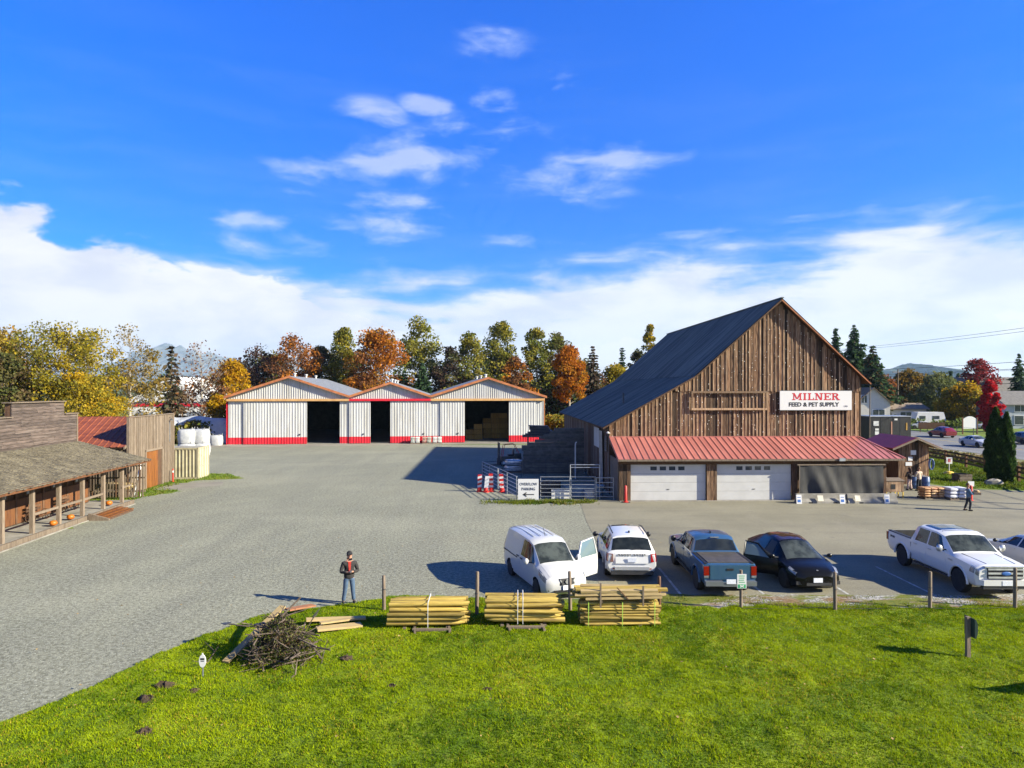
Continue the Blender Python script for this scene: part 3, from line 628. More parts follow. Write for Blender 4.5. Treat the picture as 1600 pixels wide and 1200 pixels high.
for x0, x1, off in ((.85,5.92,1.0),(6.6,11.66,1.0)):
    dr = MB().box(x0+.02, x1-.02, WY+.215, WY+.25, .02, 2.40).build('garage_door', dark_plastic, LT)
    for j in range(4):
        z0 = .03+j*.593; sec = MB()
        if j < 3: sec.box(x0+.03, x1-.03, WY+.17, WY+.214, z0, z0+.583)
        else:
            wx = [x0+1.35+i*.62 for i in range(4)]; a, e = z0+.20, z0+.46
            sec.box(x0+.03, x1-.03, WY+.17, WY+.214, z0, a); sec.box(x0+.03, x1-.03, WY+.17, WY+.214, e, z0+.583)
            cuts = [x0+.03]+[q for c in wx for q in (c, c+.43)]+[x1-.03]
            for i in range(0, len(cuts), 2): sec.box(cuts[i], cuts[i+1], WY+.17, WY+.214, a, e)
        so = sec.build('door_section', door_white, dr)
        if j == 3:
            for c in wx: MB().box(c, c+.43, WY+.195, WY+.205, a, e).build('pane', glass_win, dr)
    MB().obox(((x0+x1)/2, WY+.16, .75), (.16, .03, .04)).build('handle', steel_dark, dr)
MB().box(1.0-.9,12,WY-.25,WY+.1,-.02,.03).build('threshold', concrete, LT)
lamp = MB().box(14.55,14.95,EAVY-.10,EAVY-.03,EAVZ-.14,EAVZ+.06).build('flood_light', steel, LT)
lamp2 = MB().ball((-.2,-.3,4.35), (.10,.12,.08), 8, 5); lamp2.cyl((0.0,-.05,4.3), (-.2,-.3,4.35), .02); lamp2.build('wall_lamp', paint_white, BARN)
# ---- mesh curtain
n = 42; b = MB(); vs = []
for j in range(13):
    for i in range(n+1):
        u = i/n; v = j/12; xx = lerp(.0, 5.62, u); sag = math.exp(-((u-.18-.10*(1-v))/.06)**2)*.22+math.exp(-((u-.30-.14*(1-v))/.05)**2)*.14
        yy = -.03*math.sin(u*38+v*3)*(1-v*.5)-sag*(1-v*.8)+.05*math.sin(u*9+v*5)*(1-v)
        vs.append((xx, yy, 1.93*v+(.03*math.sin(u*25) if j == 0 else 0)-.03*math.sin(u*12)*(1 if j == 12 else 0)))
b.add(vs, [(j*(n+1)+i, j*(n+1)+i+1, (j+1)*(n+1)+i+1, (j+1)*(n+1)+i) for j in range(12) for i in range(n)])
CU = thing('mesh_curtain', 'black mesh tarp curtain hanging behind the concrete barriers', 'tarp', (18.97, 45.05, .45), R(1.6))
b.build('cloth', mk('mesh_tarp', (.032,.032,.033), (.055,.054,.052), 2, (1,1,.3), .9), CU, smooth=60)
MB().box(-.15,5.75,-.06,.03,1.92,1.99).build('curtain_rail', wood_grey, CU); MB().cyl((-.02,-.03,-.4), (-.02,-.03,1.92), .03).build('side_pole', wood_post, CU)
# ---- concrete barriers with placards
bprof = [(-.28,0),(.28,0),(.26,.12),(.14,.30),(.11,.60),(-.11,.60),(-.14,.30),(-.26,.12)]
for i, (x0, lab) in enumerate([(18.45,'low concrete barrier under the curtain, end nearest the garage doors'), (21.73,'low concrete barrier under the curtain, end nearest the customers')]):
    o = thing('concrete_barrier', lab, 'barrier', (x0, 44.35, 0), R(1.2), 'concrete barriers before the curtain')
    mb = MB().prism(bprof, lambda u, v, a: (a, u, v), 0, 3.24)
    mb.build('body', concrete, o, recalc=True)
    for q in (.75, 2.35): MB().box(q, q+.22, -.29, -.24, 0, .10).build('lifting_slot', black, o)
for i, (px, lab) in enumerate([(1248.5,'white parking placard leaning on barrier beside the garage doors'), (1317,'white parking placard leaning at the middle of the barriers'), (1387.5,'white parking placard leaning on the customer end of the barriers')]):
    o = thing('placard', lab, 'placard', (gx(px, 44.0), 43.98+i*.06, 0), 0, 'parking placards on the barriers')
    MB().obox((0, .02, .30), (.34, .02, .58), (R(-8), 0, 0)).build('board', sign_white, o)
    MB().obox((0, -.006, .20), (.19, .012, .17), (R(-8), 0, 0)).build('symbol', ink_blue, o); MB().obox((0, .03, .42), (.22, .012, .045), (R(-8), 0, 0)).build('print', ink_blue, o)
for k, (q, s_) in enumerate(((19.9, .36), (22.3, .34))):
    pl = tag(MB().obox((q, 44.04, .36), (s_, .012, .36), (R(-20), 0, 0)).build('paper_notice', mk('aged_paper%d' % k, (.62,.58,.48), (.5,.46,.38), 4, rough=.8)), ['faded paper notice on barrier close to the garage','faded paper notice on barrier right of the middle placard'][k], 'notice', 'notices on the barriers')
# ================================================================== PEN BESIDE THE BARN
def panel(p, q, h, n, mat, label, name='corral_panel', group='pipe corral panels', z0=.25, gate=False):
    p = Vector((*p, 0)); q = Vector((*q, 0)); L = (q-p).length; a = math.atan2(q.y-p.y, q.x-p.x)
    o = thing(name, label, 'fence', p, a, group)
    for i in range(n):
        z = lerp(z0, h, i/(n-1)); MB().cyl((0,0,z), (L,0,z), .024, n=6).build('rail', mat, o)
    for x in ([0, L] if L < 2.2 else [0, L/2, L]): MB().cyl((x,.045,0), (x,.045,h+.02), .026, n=6).build('upright', mat, o)
    return o
panel((1.9,45.5), (3.85,45.5), 1.55, 6, steel, 'galvanised corral panel beside the overflow parking board')
panel((3.95,45.52), (5.55,45.5), 1.55, 6, steel, 'galvanised corral panel under the tall gate frame')
panel((5.62,45.45), (6.75,45.4), 1.50, 5, steel, 'short gate panel against the barn corner')
panel((.35,45.6), (-.95,50.2), 1.55, 6, steel, 'corral panel running back from the overflow board')
panel((-1.0,50.3), (-2.35,55.0), 1.55, 6, steel, 'far corral panel behind the striped delineators')
panel((-2.3,55.2), (.8,57.2), 1.5, 5, steel_dark, 'dark corral panel across the back of the pen')
panel((1.0,58.3), (4.8,58.6), 1.5, 4, steel_dark, 'dark railing in front of the stacked plank wall')
o = thing('gate_frame', 'tall rectangular pipe gate frame in corral fence', 'gate', (3.9, 45.56, 0))
for x in (0, 1.95): MB().cyl((x,.09,0), (x,.09,2.34), .03).build('upright', steel, o)
for z in (2.34, 2.16): MB().cyl((0,.09,z), (1.95,.09,z), .025).build('crossbar', steel, o)
# overflow parking board
o = thing('parking_board', 'white board reading overflow parking with arrow', 'sign', (1.08, 45.1, 0))
MB().box(-.68,.68,-.03,.03,.10,1.46).build('panel', sign_white, o); 
for x in (-.6, .6): MB().box(x-.03, x+.03, .035, .08, 0, 1.4).build('leg', wood_post, o)
text_mesh('OVERFLOW', .26, ink_black, o, (0, -.036, 1.12), (R(90), 0, 0), .0, sx=.84); text_mesh('PARKING', .26, ink_black, o, (0, -.036, .80), (R(90), 0, 0), .0, sx=.84)
MB().box(-.30,.38,-.038,-.033,.415,.470).add([(-.38,-.039,.4425),(-.14,-.039,.60),(-.10,-.039,.54),(-.27,-.039,.4425)],[(0,1,2,3)]).add([(-.38,-.039,.4425),(-.27,-.039,.4425),(-.10,-.039,.345),(-.14,-.039,.285)],[(0,1,2,3)]).build('arrow', ink_black, o)
# delineators
for i, (x, y, h, lean, lab) in enumerate([(-2.35,49.2,1.25,.03,'red and white striped delineator farthest from the pen'), (-1.88,49.0,1.15,.10,'white leaning delineator with red foot beside striped ones'), (-1.48,49.25,1.3,-.04,'red and white banded delineator beside the leaning white one'), (-.72,49.0,1.3,-.05,'red and white delineator close against the corral panel')]):
    o = thing('delineator', lab, 'delineator', (x, y, 0), 0, 'delineators by the corral')
    w_ = .15; n = 6; 
    for k in range(n):
        z0, z1 = .30+k*(h-.3)/n, .30+(k+1)*(h-.3)/n; mt = sign_white if (k % 2 == (0 if i != 1 else 0) or i == 1) else red_plastic; d = (z1-z0)*.55 if i == 0 else 0
        MB().hexa([(-w_+lean*z0,-.05,z0),(w_+lean*z0,-.05,z0+d),(w_+lean*z0,.05,z0+d),(-w_+lean*z0,.05,z0),(-w_+lean*z1,-.05,z1),(w_+lean*z1,-.05,z1+(d if k < n-1 else 0)),(w_+lean*z1,.05,z1+(d if k < n-1 else 0)),(-w_+lean*z1,.05,z1)]).build('band', mt, o)
    MB().lathe([(.24,0),(.24,.06),(.17,.10),(.15,.32)], 10).build('foot', red_plastic, o)
# plank bunker wall, stepped top
o = thing('plank_wall', 'dark bunker wall of stacked planks with sloping top', 'wall', (.9, 59.6, 0))
for k in range(16):
    z = k*.25; xs = max(0, (z-2.2)/1.75*3.2)+random.uniform(-.15, .1)
    MB().box(xs, 5.4, random.uniform(-.03, .03), .22, z+.01, z+.24).build('plank', concrete_dark, o)
for x in (.5, 2.8, 5.0): MB().box(x, x+.2, .23, .45, 0, 2.3 if x < 1 else (3.0 if x < 4 else 3.9)).build('post', wood_barn_dark, o)
o = thing('standpipe', 'white water standpipe with bent top beside tin sheet', 'pipe', (5.15, 55.5, 0))
MB().tube([(0,0,0),(0,0,2.9),(.03,0,3.05),(.12,0,3.1)], .05, 8).build('pipe', paint_white, o); MB().box(-.1,.1,-.1,.1,0,.12).build('base', concrete, o)
# water troughs and feeders in the pen
def trough(loc, s, mat, label, group='troughs in the pen'):
    o = thing('water_trough', label, 'trough', loc, 0, group); a, c, h = s
    MB().lathe([(.5,0),(.52,h*.5),(.54,h),(.56,h),(.50,h-.02),(.47,.1)], 18).build('tank', mat, o).scale = (a, c, 1)
    MB().lathe([(.49,h-.13),(.01,h-.129)], 18).build('water', glass_win, o).scale = (a, c, 1)
tr_blue = mk('blue_grey_plastic', (.16,.23,.29), (.22,.30,.36), 3, rough=.5)
trough((5.0,47.3,0), (2.6,1.1,.75), tr_blue, 'long blue grey trough under the gate frame'); trough((5.3,46.3,0), (.75,.7,.62), plastic_white, 'small pale tub in front of the long trough')
trough((2.6,47.9,0), (1.6,1.3,.95), steel_dark, 'dark round tank behind the corral panel'); trough((1.55,48.2,0), (1.0,1.0,.9), tr_blue, 'round blue tub behind the overflow board')
o = thing('chest_crate', 'pale wooden crate on the ground inside corral', 'crate', (3.25, 46.1, 0))
for k in range(4): MB().box(-.6,.6,-.3,-.27,.04+k*.16,.18+k*.16).build('slat', paint_white, o)
MB().box(-.58,.58,-.265,.3,.02,.62).build('box', wood_grey, o)
def stack(loc, rz, nx, nz, s, mat, name, label, cat, wrap=None, pallet=True, group=None, jit=.02, part='bag'):
    """pallet with stacked sacks/blocks"""
    o = thing(name, label, cat, loc, rz, group); a, c, h = s; z0 = .14 if pallet else 0
    if pallet:
        pb = MB()
        for k in range(3): pb.box(-a*nx/2, a*nx/2, -c/2+k*(c/2-.05), -c/2+k*(c/2-.05)+.1, 0, .09)
        for k in range(6): q = -a*nx/2+k*(a*nx-.1)/5; pb.box(q, q+.1, -c/2, c/2, .092, .125)
        pb.build('pallet', wood_post, o)
    for j in range(nz):
        for i in range(nx):
            x = -a*nx/2+a*(i+.5)+random.uniform(-jit, jit); y = random.uniform(-jit, jit)
            b = MB(); b.lathe([(.30,0),(.46,.12),(.5,.5),(.46,.88),(.30,1)], 8)
            vs = []
            for v in b.v:
                m = max(abs(v[0]), abs(v[1]), 1e-6); rr_ = math.hypot(v[0], v[1]); f = rr_/m; vs.append((v[0]*f**.7*a*.98*1.0, v[1]*f**.7*c, v[2]*h))
            b.v = vs; b.build(part, mat[(i+j*2) % len(mat)], o, smooth=50, loc=(x, y, z0+j*h))
    return o
stack((.15,60.8,0), .2, 1, 2, (1.7,1.3,.5), [mk('silver_wrap', (.50,.54,.58), (.32,.36,.40), 5, rough=.25, met=.3)], 'wrapped_pallet', 'shiny wrapped pallet left of the plank wall', 'pallet', part='bale')
o = thing('sheet_rack', 'stack of dark roofing sheets on timber rack', 'rack', (3.1, 73, 0))
for x in (-1.4, 1.4): MB().box(x-.08,x+.08,-.5,.5,0,2.3).build('post', wood_post, o)
MB().box(-2.0,2.4,-.7,.7,2.3,2.5).build('shelf', wood_grey, o)
for k in range(6): MB().obox((-.2+random.uniform(-.25,.25), 0, 2.6+k*.17), (2.6-k*.12, 1.1, .13), (0, random.uniform(-.03,.03), random.uniform(-.1,.1))).build('sheet', steel_dark, o)
# forklift in the barn's shadow
o = thing('forklift', 'dark forklift with raised mast parked left of barn', 'forklift', (-.35, 66, 0), R(190))
fk = mk('forklift_paint', (.05,.055,.05), (.09,.08,.06), 4, rough=.5)
MB().box(-1.1,.75,-.5,.5,.35,.95).hexa([(-1.25,-.5,.4),(-.55,-.5,.4),(-.55,.5,.4),(-1.25,.5,.4),(-1.15,-.5,1.25),(-.55,-.5,1.2),(-.55,.5,1.2),(-1.15,.5,1.25)]).build('body', fk, o)
MB().box(-.5,.05,-.25,.25,.96,1.12).obox((-.48,0,1.35), (.1,.46,.5), (0,-.15,0)).build('seat', black, o)
gb = MB()
for sy in (-.45, .45): gb.tube([(.62,sy,.95),(.45,sy,2.05),(-.55,sy,2.1),(-.95,sy,1.25)], .035, 5)
for k in range(5): gb.cyl((-.5+k*.22,-.45,2.08), (-.5+k*.22,.45,2.08), .022, n=5)
gb.build('overhead_guard', red_plastic, o)
ms = MB()
for sy in (-.33, .33): ms.box(.88,1.0,sy-.05,sy+.05,.1,2.25)
ms.box(.9,.98,-.3,.3,2.1,2.2).box(.9,.98,-.3,.3,1.1,1.2); ms.build('mast', steel_dark, o)
for sy in (-.22, .22): MB().box(1.05,2.0,sy-.05,sy+.05,.12,.17).box(1.02,1.08,sy-.05,sy+.05,.12,.75).build('fork', steel_dark, o)
for x, r in ((.6,.33),(-.85,.27)):
    for sy in (-.52, .52):
        wl = MB().lathe([(.1,-.1),(r*.9,-.12),(r,-.07),(r,.07),(r*.9,.12),(.1,.1)], 14, (x, sy, r), 'y').build('wheel', rubber, o, smooth=40)
        MB().lathe([(r*.5,-.125),(r*.5,.125)], 10, (x, sy, r), 'y').build('rim', paint_white, wl)
# ================================================================== METAL SHEDS
AX, AY, ANG = -37.9, 90.75, R(7)
ca, sa = math.cos(ANG), math.sin(ANG)
def ss(px):
    t = (px-800)/F_PX; return (t*AY-AX)/(ca-sa*t)
EAV = 5.95; DEPTH = 34
def shed(x0, x1, peak, label, panels, opening, side_l, side_r, pinkbeam=False):
    s0, s1 = ss(x0), ss(x1); W_ = s1-s0
    o = thing('metal_shed', label, 'shed', (AX+ca*s0, AY+sa*s0, 0), ANG, 'white metal sheds with red skirting')
    mid = W_/2; ez = EAV+.55
    # gable
    g = MB(); pitch = .30; x = 0.0
    gb = MB().prism([(0,EAV),(W_,EAV),(W_,ez-.15),(mid,peak-.1),(0,ez-.15)], lambda u, v, a: (u, a, v), .05, .09); gw = gb.build('gable_wall', metal_white, o, recalc=True)
    while x < W_-.05:
        def zt(q): return lerp(ez-.15, peak-.1, 1-abs(q-mid)/mid)
        if zt(x+.2)-EAV > .1: MB().hexa([(x+.2,.0,EAV),(x+.29,.0,EAV),(x+.31,.05,EAV),(x+.18,.05,EAV),(x+.2,.0,zt(x+.2)),(x+.29,.0,zt(x+.29)),(x+.31,.05,zt(x+.31)),(x+.18,.05,zt(x+.18))]).build('rib', metal_white, gw)
        x += pitch
    # roof slopes
    for sgn, nm in ((-1, 'roof_slope'), (1, 'roof_slope')):
        xe = -.35 if sgn < 0 else W_+.35
        if sgn < 0 and not side_l: xe = .02
        if sgn > 0 and not side_r: xe = W_-.02
        ze = lerp(ez, peak, 1-abs(xe-mid)/mid); u = Vector((mid-xe, 0, peak-ze)); L_ = u.length; u.normalize(); n_ = Vector((-u.z, 0, u.x)); n_ = n_ if n_.z > 0 else -n_
        mb = MB(); ribbed(mb, Vector((xe, -.45, ze))+n_*.03, (0,1,0), u, n_, DEPTH+.8, L_, .6, .03)
        mb.hexa([(xe,-.4,ze-.08),(mid,-.4,peak-.08),(mid,DEPTH,peak-.08),(xe,DEPTH,ze-.08),(xe,-.4,ze),(mid,-.4,peak),(mid,DEPTH,peak),(xe,DEPTH,ze)]); r_ = mb.build(nm, metal_roof_light, o)
        MB().hexa([(xe,-.5,ze-.26),(mid,-.5,peak-.26),(mid,-.44,peak-.26),(xe,-.44,ze-.26),(xe,-.5,ze+.05),(mid,-.5,peak+.05),(mid,-.44,peak+.05),(xe,-.44,ze+.05)]).build('fascia', trim_orange, r_)
    for k in range(3): MB().lathe([(.16,0),(.16,.35),(.26,.36),(.26,.48),(.02,.55)], 8).build('roof_vent', metal_white, o, loc=(mid, 4+k*9, peak))
    # walls
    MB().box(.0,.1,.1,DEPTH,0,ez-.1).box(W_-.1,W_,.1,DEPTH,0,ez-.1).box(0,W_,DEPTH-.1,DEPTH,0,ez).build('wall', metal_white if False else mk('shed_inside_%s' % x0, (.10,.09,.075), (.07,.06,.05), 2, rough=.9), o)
    if side_l: MB().box(-.06,.0,-.05,DEPTH,0,ez-.1).box(-.10,.02,-.10,.0,0,EAV).build('corner_trim', metal_red, o)
    if side_r: MB().box(W_,W_+.06,-.05,DEPTH,0,ez-.1).box(W_-.02,W_+.1,-.10,.0,0,EAV).build('corner_trim', trim_orange, o)
    MB().box(-.0,W_,-.42,.04,EAV-.16,EAV+.14).build('door_track', metal_red if pinkbeam else trim_tan, o)
    MB().box(0,W_,-.1,.05,0.0,.05).build('sill', concrete, o)
    for (a, c, y) in panels:
        pa, pc = ss(a)-s0, ss(c)-s0; d = MB(); ribbed(d, (pa, y, .95), (1,0,0), (0,0,1), (0,-1,0), pc-pa, EAV-.2-.95, .36, .032); d.box(pa,pc,y+.01,y+.05,.05,EAV-.2)
        do = d.build('sliding_door', metal_white, o); k = MB(); ribbed(k, (pa, y-.004, .06), (1,0,0), (0,0,1), (0,-1,0), pc-pa, .89, .36, .032); k.build('red_skirting', metal_red, do)
        if pc-pa > 2.5: MB().box(pc-1.0,pc-.85,y-.12,y-.05,1.2,1.4).build('handle', steel_dark, do)
    MB().box(.1,W_-.1,.2,DEPTH-.2,.02,.05).build('floor', concrete_dark, o)
    return o
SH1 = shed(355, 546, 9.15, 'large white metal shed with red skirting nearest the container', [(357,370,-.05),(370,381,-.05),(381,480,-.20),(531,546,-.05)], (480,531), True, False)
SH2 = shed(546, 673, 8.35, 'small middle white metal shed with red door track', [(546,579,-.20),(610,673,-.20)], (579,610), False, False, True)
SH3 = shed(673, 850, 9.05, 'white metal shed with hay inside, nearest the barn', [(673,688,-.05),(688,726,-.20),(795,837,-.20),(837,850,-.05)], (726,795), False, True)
# hay inside the right shed
def sw(s, y, z=0): return (AX+ca*s-sa*y, AY+sa*s+ca*y, z)
k = 0
for (px, y0, nx, nz) in ((731,5.0,2,3),(762,7.0,3,5)):
    for i in range(nx):
        for j in range(nz-(i == 0)*1):
            s_ = ss(px)+i*1.25; p_ = sw(s_, y0+.35*j, j*.75)
            o = thing('hay_bale', 'golden hay bale stacked inside the shed nearest the barn', 'hay bale', p_, ANG, 'hay bales stacked inside the shed')
            MB().hexa([(0,0,.01),(1.2,0,.01),(1.2,.9,.01),(0,.9,.01),(.02,.02,.73),(1.18,.02,.73),(1.18,.88,.73),(.02,.88,.73)]).build('bale', hay, o)
            for q in (.35, .85): MB().box(q,q+.02,-.008,.002,.02,.72).build('twine', black, o)
# pallets of bagged goods in front of the middle sheds
bagm = [mk('bag_print_%d' % i, c, d, 5, rough=.6) for i, (c, d) in enumerate([((.55,.56,.52),(.20,.24,.20)), ((.50,.42,.34),(.30,.10,.08)), ((.45,.46,.44),(.60,.60,.56)), ((.25,.30,.25),(.45,.42,.36))])]
for px, lab, q in ((649,'low pallet of green and grey sacks before middle shed','a'),(667,'middle low pallet of reddish sacks before middle shed','b'),(683,'low pallet of pale sacks closest to hay shed','c')):
    s_ = ss(px); stack(sw(s_, -1.1), ANG, 2, 4, (.62,1.0,.19), [bagm['abc'.index(q)], bagm[(2,3,2)['abc'.index(q)]]], 'sack_pallet', lab, 'pallet', group='sack pallets outside the sheds', part='sack')
# ================================================================== OLD STORE
ST = thing('old_store', 'weathered false front store with shake porch roof', 'building', (-28.6, 44.0, 0), R(5))
Y0, Y1 = -17.0, 1.0
bw = MB().box(-8,-.36,Y0,Y1,0,4.9).box(-.36,-.04,Y0,Y1-.02,2.6,5.78).box(-.36,-.04,-5.68,-.52,5.78,6.58).build('wall', wood_barn_dark, ST)
LX = 1.9; MB().box(-.36,LX-.05,Y0,-1.3,.3,3.2).build('lower_wall', wood_barn_dark, ST)
rr = random.Random(21); z = 3.9
while z < 6.55:
    h = .19; lo, hi = (Y0, Y1) if z < 5.7 else (-5.7, -.5)
    y = lo
    while y < hi-.05:
        e = min(hi, y+rr.uniform(2.2, 5.0)); e = hi if hi-e < .8 else e; th = rr.uniform(0, .012)
        MB().hexa([(-.04,y+.005,z),(.03+th,y+.005,z),(.03+th,e-.005,z),(-.04,e-.005,z),(-.04,y+.005,z+h+.01),(-.012+th,y+.005,z+h+.01),(-.012+th,e-.005,z+h+.01),(-.04,e-.005,z+h+.01)]).build('siding_board', wood_grey_h, bw); y = e
    z += h
for a, c, zz in ((Y0,-5.72,5.79),(-.48,Y1+.06,5.79),(-5.82,-.40,6.60)): MB().box(-.45,.12,a,c,zz,zz+.06).build('parapet_cap', wood_grey, bw)
MB().box(-.03,.06,Y1-.06,Y1+.05,3.2,5.78).build('corner_board', wood_post, bw)
MB().box(-8,-.3,Y0,Y1,4.9,5.0).build('flat_roof', roof_dark, ST)
# lower wall panels, posts and windows
y = -2.5; wallp = MB().box(LX-.04,LX,Y0,-1.3,.3,.34).build('base_trim', wood_barn_dark, ST)
k = 0
while y > Y0:
    MB().box(LX-.04,LX+.01,y-1.1,y+1.1,.35,1.62).build('wall_panel', wood_brown, wallp); MB().box(LX-.04,LX+.03,y+1.12,y+1.26,.35,2.7).build('wall_post', wood_barn_dark, wallp)
    wn = MB().box(LX-.04,LX+.035,y-.45,y+.45,1.7,2.55).build('window', wood_barn_dark, ST)
    MB().box(LX+.036,LX+.042,y-.38,y+.38,1.77,2.48).build('pane', glass_win, wn)
    for q in (-.30, .14): MB().box(LX+.043,LX+.047,y+q,y+q+.16,1.79,2.46).build('curtain', mk('curtain_%d' % k, (.42,.46,.48), (.34,.37,.40), 4, rough=.8), wn); k += 1
    MB().box(LX+.02,LX+.06,y-.02,y+.02,1.77,2.48).build('glazing_bar', wood_post, wn)
    y -= 2.38
# porch
dk = MB().box(-.04,4.15,Y0,-.4,.0,.27).build('porch_deck', concrete, ST)
MB().box(4.152,4.26,Y0,-.4,.04,.29).build('edge_beam', wood_grey, dk); MB().box(4.15,4.34,Y0,-.4,-.02,.04).build('footing', concrete, dk)
for y in (-1.45,-3.75,-6.05,-8.35,-10.65,-12.95):
    MB().box(3.88,4.06,y-.09,y+.09,.27,2.62).build('post', wood_post, ST); MB().box(3.84,4.10,y-.13,y+.13,2.5,2.62).build('post_cap', wood_post, ST)
for a, c in ((-1.54,-.2),(-6.0,-3.8),(-8.3,-6.1),(-10.6,-8.4)):
    zz = (1.15 if a > -2 else 1.12)
    MB().box(3.93,4.01,a,c,zz,zz+.12).build('rail', wood_post, ST)
MB().box(3.87,4.07,Y0,Y1+.05,2.62,2.76).build('porch_beam', wood_grey, ST)
pr = MB().hexa([(0,Y0,3.90),(4.6,Y0,2.66),(4.6,Y1+.1,2.66),(0,Y1+.1,3.90),(0,Y0,3.97),(4.6,Y0,2.73),(4.6,Y1+.1,2.73),(0,Y1+.1,3.97)]).build('porch_roof', wood_barn_dark, ST)
MB().box(4.58,4.64,Y0,Y1+.12,2.58,2.76).build('fascia', wood_brown, pr)
shk = mk('shake', (.085,.072,.048), (.150,.130,.088), 1.3, rough=.95, bump=.5, bsc=8, c3=(.045,.038,.027), sc3=2.2, lo=.3, hi=.7)
b = MB(); ncol = 24; sx_ = 4.62/ncol
for i in range(ncol):
    x0 = i*sx_; zz = lambda q: 3.975-q*1.24/4.6; y = Y0-rr.uniform(0, .2)
    while y < Y1+.1:
        wd = rr.uniform(.12, .24); x1 = x0+sx_*1.35+rr.uniform(-.03, .06); e = min(y+wd-.012, Y1+.13); t = rr.uniform(.018, .045)
        b.add([(x0,y,zz(x0)),(x1,y,zz(x1)+t),(x1,e,zz(x1)+t+rr.uniform(-.01,.01)),(x0,e,zz(x0)),(x1,y,zz(x1)),(x1,e,zz(x1))], [(0,1,2,3),(1,4,5,2),(0,4,1),(3,2,5)]); y += wd
tag(b.build('shingles', shk, pr), None, None, None, 'stuff')
st = MB().box(4.35,5.35,-5.9,-3.0,0,.10).build('porch_steps', wood_barn_dark, ST)
for k, (a, c, zz) in enumerate(((4.35,4.62,.22),(4.63,4.92,.165),(4.93,5.25,.11))): MB().box(a,c,-5.85,-2.7,zz-.03,zz+.02).build('tread', wood_orange, st)
MB().hexa([(4.3,-6.1,0),(5.4,-6.1,0),(5.4,-5.95,0),(4.3,-5.95,0),(4.3,-6.1,.42),(5.4,-6.1,.10),(5.4,-5.95,.10),(4.3,-5.95,.42)]).build('stringer', wood_grey, st)
def L2W(o, p): return o.matrix_basis @ Vector(p)
def place(o, parent_thing, p, rz=0):   # put a top-level thing at a spot given in another thing's frame
    M = Matrix.Translation(parent_thing.location) @ Euler(parent_thing.rotation_euler).to_matrix().to_4x4()
    o.location = M @ Vector(p); o.rotation_euler = (0, 0, parent_thing.rotation_euler.z+rz); return o
def pumpkin(label):
    o = thing('pumpkin', label, 'pumpkin', group='pumpkins on the porch'); b = MB(); n = 20; prof = [(.02,.02),(.13,.03),(.185,.11),(.19,.17),(.15,.26),(.05,.285),(.01,.27)]
    b.lathe(prof, n)
    for i, v in enumerate(b.v):
        a = math.atan2(v[1], v[0]); f = 1-.07*abs(math.cos(a*5)); b.v[i] = (v[0]*f, v[1]*f, v[2])
    b.build('fruit', orange_pumpkin, o, smooth=60); MB().tube([(0,0,.27),(.01,0,.32),(.04,.01,.36)], [.025,.018,.015], 6).build('stem', mk('stem_green_%d' % random.randint(0,9999), (.15,.14,.04), None, rough=.8), o); return o
for p, lab in (((4.0,-8.9,.29),'orange pumpkin on porch edge, closest to the camera'), ((3.95,-7.2,.29),'taller orange pumpkin on porch between two posts'), ((3.75,-2.6,.29),'small pumpkin at the far end of the porch')): place(pumpkin(lab), ST, p)
def bench(label):
    o = thing('porch_bench', label, 'bench', group='benches on the porch'); b = MB()
    for k in range(3): MB().box(-.2+k*.14,-.08+k*.14,-.65,.65,.42,.46).build('seat_slat', wood_barn_dark, o)
    for k in range(2): MB().box(-.26,-.22,-.65,.65,.58+k*.17,.70+k*.17).build('back_slat', wood_barn_dark, o)
    for y in (-.68, .68):
        w_ = MB(); n = 14
        w_.tube([(.26*math.cos(6.283*i/n), y, .30+.28*math.sin(6.283*i/n)) for i in range(n+1)], .022, 5)
        for i in range(4): a = math.pi*i/4; w_.cyl((.26*math.cos(a),y,.30+.28*math.sin(a)), (-.26*math.cos(a),y,.30-.28*math.sin(a)), .016, n=5)
        w_.build('wagon_wheel', wood_barn_dark, o)
    return o
place(bench('dark wagon wheel bench on porch, farther from the camera'), ST, (2.4,-4.6,.27)); place(bench('dark wagon wheel bench on porch, closer to the camera'), ST, (2.4,-7.4,.27))
# picket fence between store and side shed
o = thing('picket_fence', 'dark picket fence between the store porch and board shed', 'fence'); place(o, ST, (-.1, 1.55, 0))
for k in range(22): MB().box(k*.19,k*.19+.085,-.02,.0,.15,2.5+.05*math.sin(k*2.1)).build('picket', wood_grey if k % 4 else wood_barn_dark, o)
for zz in (.5, 1.4, 2.2): MB().box(0,4.2,.0,.05,zz,zz+.1).build('rail', wood_grey, o)
o = thing('lumber_stack', 'pale offcut lumber stacked behind the picket fence', 'lumber'); place(o, ST, (.6, 2.2, 0))
for k in range(9): MB().box(0+.1*(k%3),2.2-.1*(k%2),(k%3)*.3,(k%3)*.3+.28,.6+(k//3)*.12,.7+(k//3)*.12).build('plank', wood_new, o)
MB().box(.1,.25,0,.9,0,.6).box(1.9,2.05,0,.9,0,.6).build('bearer', wood_grey, o)
o = thing('leaning_poles', 'grey poles leaning against the board shed corner', 'poles'); place(o, ST, (2.9, 2.6, 0))
for k in range(5): MB().cyl((k*.13,random.uniform(-.5,.1),0), (k*.05-.1,.85,2.0+random.uniform(-.4,.5)), .035, n=6).build('pole', steel if k % 2 else wood_grey, o)
